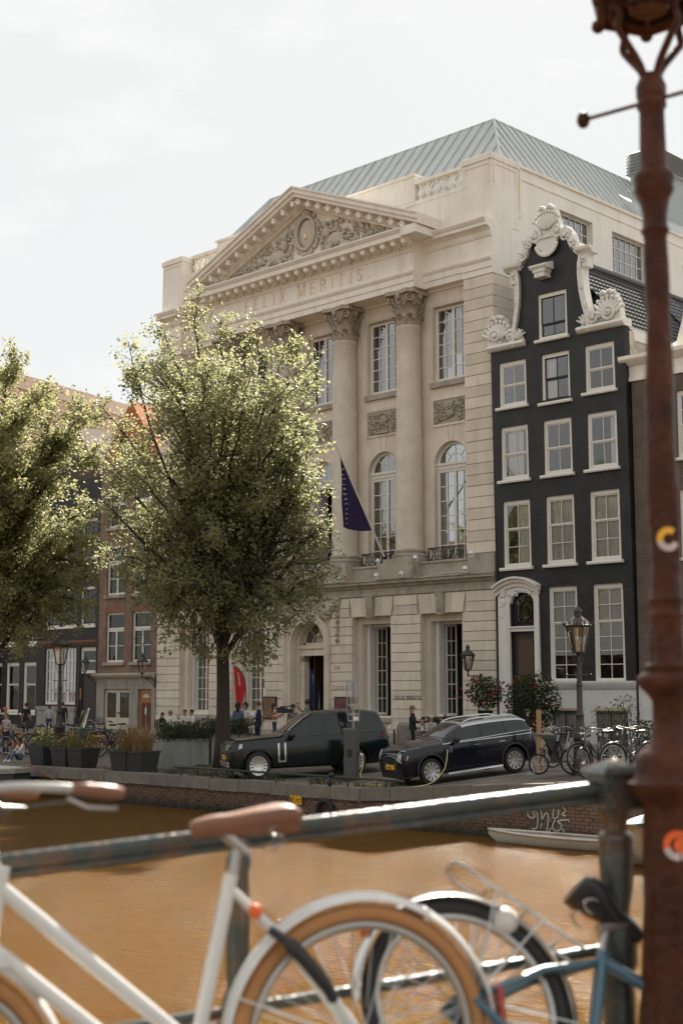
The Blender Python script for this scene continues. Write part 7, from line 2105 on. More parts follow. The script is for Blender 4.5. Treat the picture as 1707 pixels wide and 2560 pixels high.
# flagpole with hanging banner: pole runs out and up from the middle balcony
fp0 = at(963, 1398, 1, .35); fp1 = at_depth(838, 1110, (fp0-CAM).dot(_fw) - 2.4)
fg = thing('flagpole', 'white flagpole slanting out over the balcony with dark purple banner', 'flag', fp0)
e = fp1-fp0
MB().cyl((0, 0, 0), e, .05, .035, n=10).sph(e, .06, 8, 6).build('pole', WHITE, fg, smooth=60)
MB().cyl(-.25*e.normalized(), .15*e.normalized(), .075, n=8).build('socket', IRON, fg)
MB().cyl((.02, .55, .55), e*.22, .012, n=5).cyl((.75, .6, .55), e*.22, .012, n=5).build('stay', IRON, fg)
FLG = pm('dark_purple_banner', (0.036, 0.020, 0.085), .75, .25, 1.2, dirt=(0.02, 0.06, 0.15), dscale=1.0, damt=.8)
cl = MB(); nu, nv = 16, 14
A = e*.26; Bq = e*.90                      # along the pole
def flagpt(u, v):
    # u along the pole from foot to tip, v down the cloth; gathers into a rope of folds near the tip
    p = A.lerp(Bq, u)
    w = 1.3*(1-u)
    return p - _rt*(w*v) + Vector((0, 0, .10*w*v - .10*v*(1-v)*4*(1-u))) + _fw*(.09*math.sin(v*8+u*4)*(.25+.75*(1-u))) + _rt*(.02*math.sin(v*14+u*9))
for i in range(nu+1):
    for j in range(nv+1): cl.v.append(tuple(flagpt(i/nu, j/nv)))
for i in range(nu):
    for j in range(nv): cl.f.append((i*(nv+1)+j, (i+1)*(nv+1)+j, (i+1)*(nv+1)+j+1, i*(nv+1)+j+1)); cl.m.append(0)
clo = cl.build('banner', FLG, fg, smooth=180, recalc=False)
TXW = pm('banner_lettering', (0.55, 0.55, 0.62), .7)
for k, chh in enumerate('FELIXMERITIS'):
    u = .06+.068*k; p = flagpt(u, .88); q = flagpt(u+.05, .88); dz = (q-p).normalized()
    cu = letters(chh, .26*(1-.45*k/12), TXW, 'banner_text', fg, p - _fw*.06, (math.pi/2, -math.pi/2*.0-R(90), YAW), ext=.001, world_parent=False)
    cu.scale = (1, -1, 1)
# ================================================================== bicycles
BIKE_BLACK = pm('black_frame_enamel', (0.012, 0.012, 0.013), .3, .1, 6, coat=.6)
BIKE_TYRE = pm('bicycle_tyre', (0.02, 0.02, 0.02), .85, .1, 8)
STEEL = pm('dull_steel', (0.42, 0.41, 0.39), .35, .1, 10, metal=.9)
SPOKE = pm('spoke_steel', (0.55, 0.54, 0.52), .35, .05, 10, metal=.8)
LEATHER = pm('brown_leather', (0.20, 0.085, 0.045), .45, .12, 10, .1, 60)
SADB = pm('black_saddle', (0.014, 0.014, 0.015), .4, .1, 10)

def bike_wheel(parent, x, z, r, tyre, rim_m, n=28, spokes=20, tr=.022, rim_r=.012, parts=True):
    w = link('wheel', None, parent, (x, 0, z)); w.empty_display_size = .05
    MB().ring((0, 0, 0), r-tr, tr, 'Y', n, 8).build('tyre', tyre, w, smooth=180)
    MB().ring((0, 0, 0), r-2*tr-rim_r*.6, rim_r, 'Y', n, 6).build('rim', rim_m, w, smooth=180)
    s = MB()
    for k in range(spokes):
        a = 2*math.pi*k/spokes; b = a + (.5 if k % 2 else -.5)
        sd = .028 if (k//2) % 2 else -.028
        s.cyl((.028*math.cos(b), sd, .028*math.sin(b)), ((r-2*tr)*math.cos(a), 0, (r-2*tr)*math.sin(a)), .0016 if r < .5 and n > 40 else .0022, n=4, caps=False)
    s.cyl((0, -.045, 0), (0, .045, 0), .024, n=10)
    s.build('spokes', SPOKE, w)
    return w

def bike(label,  loc, rz, frame_m, roll=0.0, pitch=0.0, style='omafiets', tyre=None, fine=False, saddle_m=None, grip_m=None, guard_m=None, group='bicycles parked on the quay', rack=True, basket=False, steer=0.0, crate=False, fork_m=None, name='bicycle', reach=0.0, tk=1.0):
    t = thing(name, label, 'bicycle', loc, rz, group=group)
    t.rotation_euler = (roll, pitch, rz)
    tyre = tyre or BIKE_TYRE; guard_m = guard_m or frame_m; sm = saddle_m or SADB; gm_ = grip_m or SADB
    N_ = 64 if fine else 24; tb = 12 if fine else 6
    wr = .345
    fx = 1.08 + reach
    BB, ST, SS = Vector((.46, 0, .29)), Vector((.31, 0, .80)), Vector((.285, 0, .90 if not reach else .882))
    HT, HB_ = Vector((.865+reach, 0, .86)), Vector((.90+reach, 0, .70))
    bike_wheel(t, 0, wr, wr, tyre, STEEL, N_, 32 if fine else 18, .022, .013)
    fk = link('front_assembly', None, t, (HB_.x, 0, HB_.z), (0, 0, steer))
    fk.empty_display_size = .05
    o = HB_
    L = lambda v: tuple(Vector(v)-o)
    # frame
    f = MB()
    ft = (.0165 if fine else .018)*tk
    if style == 'twin':
        f.tube([HT-Vector((0, 0, .03)), ST.lerp(BB, .80)], ft*1.05, tb).tube([HB_, BB+Vector((.02, 0, .0))], ft*1.05, tb)
    elif style == 'omafiets':
        f.tube(smooth_path([HT-Vector((.0, 0, .03)), (.72, 0, .62), (.58, 0, .45), ST.lerp(BB, .62)], 5), ft, tb).tube(smooth_path([HB_, (.74, 0, .48), (.6, 0, .34), BB], 5), ft, tb)
    else:
        f.tube([HT-Vector((0, 0, .03)), ST-Vector((0, 0, .03))], ft, tb).tube([HB_, BB], ft*1.1, tb)
    f.tube([BB, ST], ft, tb).tube([HB_-Vector((-.005, 0, .02)), HT+Vector((-.004, 0, .02))], ft*1.25, tb)
    for s in (-1, 1):
        f.tube([ST-Vector((0, 0, .04)), (.15, s*.05, .58), (0, s*.065, wr)], ft*.62, tb).tube([BB+Vector((-.02, s*.03, 0)), (.2, s*.055, .32), (0, s*.065, wr)], ft*.65, tb)
    f.cyl(BB+Vector((0, -.04, 0)), BB+Vector((0, .04, 0)), .024, n=tb)
    f.build('frame', frame_m, t, smooth=60)
    MB().tube([ST-Vector((0, 0, .02)), SS], .0135, tb).build('seat_post', STEEL, t)
    # fork, front wheel, bars
    fo = MB()
    for s in (-1, 1): fo.tube(smooth_path([L((HB_.x+.005, s*.035, HB_.z-.03)), L((.96+reach, s*.05, .5)), L((fx, s*.055, wr))], 4), ft*.7, tb)
    fo.box(-.035, .055, -.05, .05, -.05, -.02)
    fo.build('fork', fork_m or frame_m, fk, smooth=60)
    w = bike_wheel(fk, fx-o.x, wr-o.z, wr, tyre, STEEL, N_, 32 if fine else 18, .022, .013)
    rz_ = .025 if reach else 0.0
    L0 = L; rb_ = reach + (.05 if reach else 0)
    L = lambda v: L0((v[0]+rb_, v[1], v[2]+rz_))
    hb = MB().tube([L0(HT), L((.845, 0, .985))], .0125, tb)
    hpts = []
    for s in (1, -1):
        p_ = [L((.845, 0, 1.0)), L((.90, s*.10, 1.02)), L((.875, s*.2, 1.045)), L((.76, s*.27, 1.035)), L((.62, s*.29, 1.01))]
        hb.tube(smooth_path(p_, 6), .0115, tb)
    hb.sph(L((.845, 0, .99)), .02, 8, 6)
    for s in (1, -1): hb.tube([L((.74, s*.285, 1.01)), L((.70, s*.30, .985)), L((.63, s*.31, .975))], .006, 5)
    h_ = hb.build('handlebar', STEEL, fk, smooth=180)
    for s in (1, -1):
        a, b = Vector(L((.725, s*.277, 1.03))), Vector(L((.605, s*.292, 1.008)))
        MB().tube([a, a.lerp(b, .3), a.lerp(b, .8), b], [.014, .0175, .0175, .013], tb).build('grip', gm_, h_, smooth=180)
    MB().lathe([(.012, 0), (.032, .03), (.034, .05), (.02, .055)], n=12).xf(Matrix.Translation(Vector(L0((.945+reach, 0, .88)))) @ Matrix.Rotation(R(80), 4, 'Y')).build('headlight', STEEL, fk, smooth=60)
    if fine:
        cb = MB()
        for s in (1, -1): cb.tube(smooth_path([L((.73, s*.285, 1.0)), L((.86, s*.2, .99)), L((.93, s*.08, .93)), L0((.90+reach, s*.03, .78)), L0((.93+reach, s*.05, .6))], 5), .0028, 5)
        cb.build('brake_cable', SADB, fk)
        MB().sph(L((.80, -.255, 1.065)), (.026, .026, .018), 12, 8).build('bell', CHROME, h_, smooth=180)
    # saddle
    sd = MB()
    prof = [(-.14, .085, .0, .05), (-.11, .10, .012, .06), (-.05, .085, .008, .055), (.02, .045, .0, .05), (.08, .028, -.002, .04), (.13, .020, -.012, .03)]
    k = 10
    for (x, wd, dz, th) in catmull(prof, 4 if fine else 2):
        for j in range(k):
            a = 2*math.pi*j/k
            sd.v.append((SS.x-.01+x, wd*math.cos(a), SS.z+.055+dz+(.018 if math.sin(a) > 0 else th)*math.sin(a)*(.9 if math.sin(a) > 0 else 1)))
    m_ = len(sd.v)//k
    for i in range(m_-1):
        for j in range(k): sd.f.append((i*k+j, i*k+(j+1) % k, (i+1)*k+(j+1) % k, (i+1)*k+j)); sd.m.append(0)
    sd.f.append(tuple(range(k))[::-1]); sd.f.append(tuple(range((m_-1)*k, m_*k))); sd.m += [0, 0]
    s_ = sd.build('saddle', sm, t, smooth=180)
    if fine:
        sp_ = MB()
        for s in (-1, 1):
            pts = [(SS.x-.09+.02*math.cos(q*.9), s*.05+.02*math.sin(q*.9), SS.z-.03+.0075*q) for q in range(14)]
            sp_.tube(pts, .004, 5)
        sp_.cyl((SS.x-.02, 0, SS.z-.03), (SS.x+.03, 0, SS.z+.02), .02, n=10)
        sp_.build('saddle_springs', STEEL, s_)
    # mudguards
    def guard(par, cx, cz, a0, a1):
        g_ = MB(); nn = 40 if fine else 16; rr = wr+.022
        for i in range(nn+1):
            a = a0+(a1-a0)*i/nn
            for (dy, dr) in ((-.03, -.012), (-.018, .003), (0, .008), (.018, .003), (.03, -.012)):
                g_.v.append((cx+(rr+dr)*math.cos(a), dy, cz+(rr+dr)*math.sin(a)))
        for i in range(nn):
            for j in range(4): g_.f.append((i*5+j, (i+1)*5+j, (i+1)*5+j+1, i*5+j+1)); g_.m.append(0)
        for s in (-1, 1): g_.tube([(cx, s*.06, cz), (cx+rr*math.cos(a0+.25)*1.0, s*.028, cz+rr*math.sin(a0+.25))], .0028, 4)
        return g_.build('mudguard', guard_m, par, smooth=60, recalc=False)
    guard(t, 0, wr, R(-8 if not fine else 8), R(205)) if False else guard(t, 0, wr, R(-5), R(200)) if False else None
    guard(t, 0, wr, R(12), R(215)); guard(fk, fx-o.x, wr-o.z, R(20), R(170))
    MB().box(-.395, -.38, -.02, .02, wr+.0, wr+.09).build('rear_reflector', REDL, t)
    if rack:
        rk = MB()
        for y in (-.055, .055): rk.tube([(.24, y, .735), (-.22, y, .735), (-.26, y*.6, .735)], .006, 5)
        for x in (.16, .02, -.12): rk.cyl((x, -.055, .735), (x, .055, .735), .005, n=4)
        for y in (-.06, .06): rk.cyl((-.1, y, .735), (0, y, wr), .005, n=4); rk.cyl((.08, y, .735), (0, y, wr), .005, n=4)
        rk.cyl((-.26, -.033, .735), (-.26, .033, .735), .006, n=5)
        rk.build('luggage_rack', STEEL if fine else frame_m, t)
    cr = MB().ring((BB.x, .045, BB.z), .085, .006, 'Y', 20, 5).cyl((BB.x, .05, BB.z), (BB.x+.12, .065, BB.z-.12), .008, n=6).cyl((BB.x, -.05, BB.z), (BB.x-.12, -.065, BB.z+.12), .008, n=6).build('crank', STEEL, t)
    for s in (1, -1): MB().obox((BB.x+s*.12, s*.11, BB.z-s*.12), (.08, .08, .022)).build('pedal', SADB, cr)
    if not fine or style != 'twin':
        MB().prof_y([(BB.x+.11, BB.z-.09), (BB.x+.13, BB.z+.06), (BB.x+.05, BB.z+.1), (-.04, wr+.05), (-.06, wr-.04)], .035, .055).build('chain_guard', frame_m, t)
    MB().cyl((.12, -.06, .31), (.02, -.16, .02), .009, n=5).build('kickstand', STEEL, t)
    if basket or crate:
        z0 = .93; b = MB(); x0, x1 = .93-o.x, 1.22-o.x; zc = z0-o.z
        if crate:
            b.box(x0, x1, -.2, .2, zc, zc+.02).box(x0, x0+.015, -.2, .2, zc+.02, zc+.24).box(x1-.015, x1, -.2, .2, zc+.02, zc+.24).box(x0+.015, x1-.015, -.2, -.185, zc+.02, zc+.24).box(x0+.015, x1-.015, .185, .2, zc+.02, zc+.24)
        else:
            for q in range(5):
                zz = zc+.06*q; b.tube([(x0, -.18, zz), (x1, -.18, zz), (x1, .18, zz), (x0, .18, zz)], .004, 4, closed=True)
            for q in range(8):
                for (x, y) in ((x0+(x1-x0)*q/7, -.18), (x0+(x1-x0)*q/7, .18), (x1, -.18+.36*q/7)): b.cyl((x, y, zc), (x, y, zc+.24), .0035, n=4)
        b.build('basket', IRON if basket else BLKP, fk)
    return t

ORANGE = pm('orange_frame_enamel', (0.62, 0.24, 0.03), .35, .08, 6, coat=.5)
BLUEF = pm('blue_frame_enamel', (0.03, 0.08, 0.20), .35, .08, 6, coat=.5)
GREYF = pm('silver_frame_enamel', (0.30, 0.31, 0.32), .35, .08, 6, metal=.5)
WHEELBLUE = pm('blue_tyre', (0.05, 0.12, 0.25), .8)
# left cluster: rear wheel ground point px, heading in degrees, colour, words
LB = [((243, 1894), 205, ORANGE, dict(tyre=None), 'orange framed bicycle with blue front tyre beside tall grasses'),
      ((375, 1902), 150, ORANGE, {}, 'orange and silver bicycle against the concrete planter'),
      ((345, 1892), 250, ORANGE, {}, 'orange forked bicycle behind the dry grass planter'),
      ((300, 1880), 190, BIKE_BLACK, dict(style='diamond'), 'black bicycle with straight bars in front of garage doors'),
      ((268, 1876), 160, BIKE_BLACK, dict(crate=True), 'black bicycle with front crate in front of garage doors'),
      ((322, 1878), 170, BIKE_BLACK, dict(basket=True), 'black bicycle with wire basket near the oak door'),
      ((215, 1884), 200, BIKE_BLACK, {}, 'black bicycle next to the orange framed one'),
      ((195, 1880), 170, BIKE_BLACK, {}, 'black bicycle behind the clear child windscreen'),
      ((150, 1884), 195, BIKE_BLACK, dict(crate=True), 'black bicycle with crate under the street lamp'),
      ((118, 1882), 165, GREYF, {}, 'silver bicycle in the row under the street lamp'),
      ((92, 1886), 200, BIKE_BLACK, dict(basket=True), 'black basket bicycle between street lamp and woman in white'),
      ((70, 1884), 175, ORANGE, dict(style='diamond'), 'orange bicycle partly behind the yellow flowers'),
      ((30, 1884), 190, BIKE_BLACK, {}, 'black bicycle behind the woman in white'),
      ((545, 1868), 200, BIKE_BLACK, {}, 'black bicycle behind the hood of the large dark car'),
      ((600, 1866), 185, GREYF, dict(basket=True), 'silver bicycle with basket in front of the red feather flag')]
for (pp, hd, fm, kw, tx) in LB:
    p = on_ground(*pp)
    if p.y > -4.5: p = at(pp[0], 1800, 1, -5.0); p.z = ground_z(p.x, p.y)
    bike(tx, p, R(hd)+YAW, fm, roll=R(rnd.uniform(-6, 6)), steer=R(rnd.uniform(-25, 25)), group='bicycles parked by the planters', **kw)
# child windscreen bicycle
ws = on_ground(165, 1892)
t = bike('bicycle with blue box and clear plastic child windscreen', ws, R(20)+YAW, BIKE_BLACK, group='bicycles parked by the planters')
CLR = glass_mat('clear_plastic', .14, (.85, .88, .9), .05, bump=1.0)
w_ = MB()
for i in range(9):
    for j in range(7):
        u = -1+2*i/8; v = j/6
        w_.v.append((.62+.18*v-.22*u*u, .34*u*(1-.25*v*v), .95+.72*v-.1*u*u*v))
for i in range(8):
    for j in range(6): w_.f.append((i*7+j, (i+1)*7+j, (i+1)*7+j+1, i*7+j+1)); w_.m.append(0)
w_.build('windscreen', CLR, t, smooth=180, recalc=False)
MB().box(.45, .8, -.25, .25, .62, .95).build('child_box', pm('navy_box', (0.02, 0.03, 0.06), .5), t)
# right cluster
RBk = [((1478, 1940), 255, BIKE_BLACK, dict(basket=True), 'black bicycle with pale rims and basket facing the canal by the lamp post'),
       ((1512, 1926), 250, BIKE_BLACK, {}, 'black bicycle second from the lamp post facing the canal'),
       ((1545, 1930), 200, BIKE_BLACK, {}, 'black bicycle with tan saddle side-on under the basement window'),
       ((1585, 1924), 250, BIKE_BLACK, dict(style='diamond'), 'black bicycle with high upright bars near the drain pipe'),
       ((1618, 1932), 215, BIKE_BLACK, {}, 'black bicycle partly behind the tall brown lamp post'),
       ((1395, 1915), 240, BIKE_BLACK, {}, 'black bicycle with white bars behind the cargo bike'),
       ((1430, 1918), 235, GREYF, {}, 'silver bicycle standing behind the lamp post and cargo bike')]
for (pp, hd, fm, kw, tx) in RBk:
    p = on_ground(*pp)
    bike(tx, p, R(hd)+YAW, fm, roll=R(rnd.uniform(-5, 5)), steer=R(rnd.uniform(-20, 20)), group='bicycles parked by the black house', **kw)
# cargo bike: long box between small front wheel and rider
cg = on_ground(1347, 1946); cr_ = on_ground(1434, 1938)
hd = math.atan2(cg.y-cr_.y, cg.x-cr_.x)
t = thing('cargo_bike', 'black cargo bike with long wooden box and green cover beside the wooden stake', 'cargo bike', (cr_.x, cr_.y, cr_.z), hd)
LT = (cg-cr_).length
bike_wheel(t, 0, .33, .33, BIKE_TYRE, STEEL, 24, 18); bike_wheel(t, LT, .25, .25, BIKE_TYRE, STEEL, 24, 16, .024)
bxp = [(.62, .32), (1.55, .32), (LT-.12, .86), (.5, .86)]
MB().prof_y([(.55, .30), (LT-.55, .30), (LT-.12, .86), (.42, .86)], -.31, .31).build('cargo_box', pm('black_box_wood', (0.014, 0.013, 0.013), .45), t)
MB().prof_y([(.38, .86), (LT-.06, .86), (LT-.1, .91), (1.1, .96), (.42, .94)], -.34, .34).build('cover', pm('dark_green_cover', (0.035, 0.05, 0.035), .7), t)
MB().tube([(.35, 0, .8), (.47, 0, .3), (.62, 0, .32), (LT-.6, 0, .30), (LT-.3, 0, .55), (LT-.18, 0, .72)], .024, 8).tube([(.47, 0, .3), (0, .06, .33)], .014, 6).tube([(.47, 0, .3), (0, -.06, .33)], .014, 6).tube([(.33, 0, .8), (0, .06, .33)], .012, 6).tube([(LT-.16, .05, .72), (LT, .05, .25)], .014, 6).tube([(LT-.16, -.05, .72), (LT, -.05, .25)], .014, 6).build('frame', BIKE_BLACK, t)
MB().tube([(.62, 0, .6), (.62, 0, 1.1)], .014, 6).tube(smooth_path([(.62, 0, 1.1), (.60, .18, 1.13), (.48, .28, 1.1)], 4), .012, 6).tube(smooth_path([(.62, 0, 1.1), (.60, -.18, 1.13), (.48, -.28, 1.1)], 4), .012, 6).build('handlebar', STEEL, t)
MB().sph((.25, 0, .98), (.14, .08, .035), 12, 6).tube([(.28, 0, .96), (.34, 0, .75)], .014, 6).build('saddle', SADB, t, smooth=180)
MB().tube([(1.0, -.2, .32), (.92, -.28, .02), (1.1, -.28, .02)], .012, 5).tube([(1.0, .2, .32), (.92, .28, .02), (1.1, .28, .02)], .012, 5).build('kickstand', STEEL, t)

# ================================================================== people
SKINS = [pm('skin_light', (0.42, 0.25, 0.18), .6, .06, 10), pm('skin_tan', (0.28, 0.155, 0.10), .6, .06, 10)]
HAIRS = {'dark': pm('dark_hair', (0.018, 0.013, 0.010), .6, .2, 20), 'blond': pm('dark_blond_hair', (0.20, 0.12, 0.06), .6, .2, 20), 'brown': pm('brown_hair', (0.06, 0.033, 0.02), .6, .2, 20), 'grey': pm('grey_hair', (0.25, 0.22, 0.18), .6, .2, 20)}
CLOTH = {}
def cloth(name, col):
    if name not in CLOTH: CLOTH[name] = pm('cloth_'+name, col, .9, .12, 8, .1, 60)
    return CLOTH[name]
BASE = {'pelvis': (0, 0, .95), 'waist': (0, .0, 1.12), 'chest': (0, .0, 1.32), 'neck': (0, .01, 1.47), 'head0': (0, 0, 1.54), 'head1': (0, -.01, 1.62), 'head2': (0, -.005, 1.70),
        'shL': (.17, 0, 1.40), 'elL': (.22, .02, 1.14), 'wrL': (.23, -.06, .90), 'haL': (.23, -.08, .81),
        'shR': (-.17, 0, 1.40), 'elR': (-.22, .02, 1.14), 'wrR': (-.23, -.06, .90), 'haR': (-.23, -.08, .81),
        'hiL': (.09, 0, .90), 'knL': (.10, -.02, .50), 'anL': (.10, .02, .09), 'toL': (.115, -.13, .045),
        'hiR': (-.09, 0, .90), 'knR': (-.10, -.02, .50), 'anR': (-.10, .02, .09), 'toR': (-.115, -.13, .045)}
RAD = {'pelvis': (.145, .11), 'waist': (.125, .095), 'chest': (.155, .11), 'neck': (.052, .055), 'head0': (.07, .08), 'head1': (.082, .098), 'head2': (.06, .07),
       'sh': (.062, .062), 'el': (.043, .043), 'wr': (.030, .033), 'ha': (.026, .042), 'hi': (.088, .09), 'kn': (.060, .062), 'an': (.044, .05), 'to': (.042, .032)}
EDG = [('pelvis', 'waist'), ('waist', 'chest'), ('chest', 'neck'), ('neck', 'head0'), ('head0', 'head1'), ('head1', 'head2')]
for s in 'LR': EDG += [('chest', 'sh'+s), ('sh'+s, 'el'+s), ('el'+s, 'wr'+s), ('wr'+s, 'ha'+s), ('pelvis', 'hi'+s), ('hi'+s, 'kn'+s), ('kn'+s, 'an'+s), ('an'+s, 'to'+s)]
SEATED = {'pelvis': (0, 0, .52), 'waist': (0, .02, .70), 'chest': (0, .0, .90), 'neck': (0, -.02, 1.05), 'head0': (0, -.04, 1.12), 'head1': (0, -.06, 1.20), 'head2': (0, -.05, 1.28),
          'shL': (.17, -.01, .98), 'shR': (-.17, -.01, .98), 'elL': (.22, -.10, .74), 'elR': (-.22, -.10, .74), 'wrL': (.15, -.32, .76), 'wrR': (-.15, -.32, .76), 'haL': (.12, -.40, .77), 'haR': (-.12, -.40, .77),
          'hiL': (.10, -.04, .50), 'hiR': (-.10, -.04, .50), 'knL': (.12, -.44, .50), 'knR': (-.12, -.44, .50), 'anL': (.12, -.40, .09), 'anR': (-.12, -.40, .09), 'toL': (.13, -.55, .045), 'toR': (-.13, -.55, .045)}
def person(label, loc, rz, top, bottom, hair='dark', pose=None, sleeves='short', h=1.72, long_hair=False, skin=0, shoes=None, hat=None, group=None, curly=False, coat=False):
    t = thing('person', label, 'person', loc, rz, group=group)
    J = dict(BASE)
    if pose: J.update(pose)
    names = list(J); idx = {n_: i for i, n_ in enumerate(names)}
    me = bpy.data.meshes.new('body')
    me.from_pydata([J[n_] for n_ in names], [(idx[a], idx[b]) for a, b in EDG], [])
    ob = bpy.data.objects.new('body', me); COL.objects.link(ob)
    sk = ob.modifiers.new('skin', 'SKIN'); sk.use_smooth_shade = True
    for n_ in names:
        r_ = RAD.get(n_) or RAD[n_[:2]]
        me.skin_vertices[0].data[idx[n_]].radius = r_
    me.skin_vertices[0].data[idx['pelvis']].use_root = True
    ob.modifiers.new('sub', 'SUBSURF').levels = 2
    ob.modifiers['sub'].render_levels = 2
    dg = bpy.context.evaluated_depsgraph_get()
    nm = bpy.data.meshes.new_from_object(ob.evaluated_get(dg))
    bpy.data.objects.remove(ob)
    SK = SKINS[skin]
    mats = [SK, top, bottom, shoes or cloth('shoe_black', (0.02, 0.02, 0.02))]
    nm.materials.clear()
    for m in mats: nm.materials.append(m)
    segs = [(a, b, Vector(J[a]), Vector(J[b])) for a, b in EDG]
    def cat(a, b):
        k = b[:2]
        if b in ('head0', 'head1', 'head2') or a in ('head0', 'head1'): return 0
        if b in ('waist', 'chest', 'neck') or k in ('sh',): return 1
        if k == 'el': return 1 if sleeves != 'none' else 0
        if k == 'wr': return 1 if sleeves == 'long' else 0
        if k == 'ha': return 0
        if k == 'to': return 3
        return 2
    for p in nm.polygons:
        c = Vector(p.center); best = 1e9; bi = 0
        for a, b, u, v in segs:
            d = v-u; tt = max(0, min(1, (c-u).dot(d)/max(1e-9, d.length_squared)))
            q = (c-(u+d*tt)).length
            if q < best: best = q; bi = cat(a, b); bb = b; bt = tt
        if bb == 'neck' and bt > .75: bi = 0
        p.material_index = bi
    nm.shade_smooth()
    body = link('body', nm, t)
    hc = Vector(J['head1'])
    hm = HAIRS[hair]
    if hat is None or long_hair:
        hb_ = MB().sph(hc+Vector((0, .022, .035)), (.098, .108, .098), 14, 10)
        hb_.v = [v if v[1] > hc.y-.062 or v[2] > hc.z+.055 else (v[0], max(v[1], hc.y-.05), v[2]) for v in hb_.v]
        if long_hair: hb_.sph(hc+Vector((0, .065, -.10)), (.085, .05, .17), 12, 8)
        if curly:
            for q in range(40):
                a = rnd.uniform(0, 6.283); e = rnd.uniform(-.5, 1.4)
                hb_.sph(hc+Vector((.10*math.cos(a)*math.cos(e), .035+.10*abs(math.sin(a))*math.cos(e), .02+.12*math.sin(e))), .038, 6, 4)
        hb_.build('hair', hm, t, smooth=180)
    if hat is not None:
        MB().sph(hc+Vector((0, .005, .055)), (.10, .112, .075), 14, 8).prof_z([(-.08, -.09), (-.06, -.17), (0, -.19), (.06, -.17), (.08, -.09)], 0, .012).build('cap', hat, t, smooth=50) if False else None
        hb2 = MB().sph(hc+Vector((0, .005, .055)), (.10, .112, .075), 14, 8)
        hb2.add([(hc.x+x, hc.y+y, hc.z+.05+z) for x, y, z in ((-.08, -.08, 0), (-.06, -.17, -.02), (0, -.19, -.025), (.06, -.17, -.02), (.08, -.08, 0))], [(0, 1, 2, 3, 4)])
        hb2.build('cap', hat, t, smooth=50)
    MB().sph(hc+Vector((0, -.105, -.005)), (.014, .02, .022), 8, 6).build('nose', SK, t, smooth=180)
    MB().sph(hc+Vector((.032, -.088, .018)), .011, 6, 4).sph(hc+Vector((-.032, -.088, .018)), .011, 6, 4).box(hc.x-.022, hc.x+.022, hc.y-.1, hc.y-.08, hc.z-.05, hc.z-.042).build('face_features', HAIRS['dark'], t)
    for s in 'LR':   # fingers
        a, b = Vector(J['wr'+s]), Vector(J['ha'+s]); d = (b-a).normalized(); sd_ = d.orthogonal().normalized()
        f = MB()
        for q in range(4): f.tube([b+sd_*(.024-.016*q), b+d*.05+sd_*(.026-.017*q), b+d*(.085-.008*abs(q-1.4))+sd_*(.024-.016*q)+Vector((0, -.012, 0))], [.0095, .0085, .006], 5)
        f.tube([a+(b-a)*.5+sd_*.03, b+sd_*.055, b+d*.035+sd_*.05], [.011, .010, .007], 5)
        f.build('fingers', SK, t, smooth=180)
    if coat:
        z0 = J['pelvis'][2]-.12
        MB().lathe([(.175, z0), (.155, z0+.25), (.17, z0+.42), (.10, z0+.54)], (J['pelvis'][0], J['pelvis'][1], 0), 16, caps=False, sy=.8).build('jacket', top, t, smooth=180, recalc=False)
    s_ = h/1.74
    t.scale = (s_, s_, s_)
    return t
def wpt(o, v):
    return Matrix.Translation(o.location) @ Matrix.Rotation(o.rotation_euler.z, 4, 'Z') @ (Vector(v)*o.scale.x)
def stand(px, dist_y, head_y=None):
    """feet on the ground straight below what is seen at column px, at a given distance from the house fronts"""
    d = ray(px, 1800); q = CAM + d*((dist_y-CAM.y)/d.y)
    g = .36 if -3.3 < dist_y < 0 else ground_z(q.x, q.y)
    h = None
    if head_y:
        d = ray(px, head_y); k = CAM + d*((dist_y-CAM.y)/d.y); h = k.z - g
    return Vector((q.x, q.y, g)), h
TOCAM = YAW                         # rz that makes a figure face away from the camera is YAW+pi ; facing camera = YAW
black_c = cloth('black', (0.014, 0.013, 0.014)); white_c = cloth('white', (0.62, 0.60, 0.56)); navy = cloth('navy', (0.012, 0.016, 0.035)); denim = cloth('denim', (0.07, 0.12, 0.19)); greyb = cloth('greyblue', (0.13, 0.17, 0.20)); jeans = cloth('jeans', (0.03, 0.045, 0.08)); palebl = cloth('paleblue', (0.34, 0.42, 0.44)); pinkw = cloth('palepink', (0.60, 0.50, 0.48)); beige = cloth('beige', (0.42, 0.36, 0.29))
def stripes():
    m = bpy.data.materials.new('striped_shirt'); m.use_nodes = True; N = m.node_tree.nodes; L = m.node_tree.links
    g_ = N.new('ShaderNodeNewGeometry'); sp = N.new('ShaderNodeSeparateXYZ'); L.new(g_.outputs['Position'], sp.inputs[0])
    mu = N.new('ShaderNodeMath'); mu.operation = 'MULTIPLY'; mu.inputs[1].default_value = 5.2; L.new(sp.outputs['Z'], mu.inputs[0])
    fr = N.new('ShaderNodeMath'); fr.operation = 'FRACT'; L.new(mu.outputs[0], fr.inputs[0])
    cr = N.new('ShaderNodeValToRGB'); cr.color_ramp.interpolation = 'CONSTANT'
    cr.color_ramp.elements[0].color = (.62, .17, .03, 1); cr.color_ramp.elements[1].color = (.03, .025, .03, 1); cr.color_ramp.elements[1].position = .3
    for p_, c in ((.45, (.66, .60, .50, 1)), (.7, (.65, .35, .05, 1)), (.85, (.25, .03, .02, 1))): e_ = cr.color_ramp.elements.new(p_); e_.color = c
    L.new(fr.outputs[0], cr.inputs['Fac']); L.new(cr.outputs['Color'], N['Principled BSDF'].inputs['Base Color']); N['Principled BSDF'].inputs['Roughness'].default_value = .9
    return m
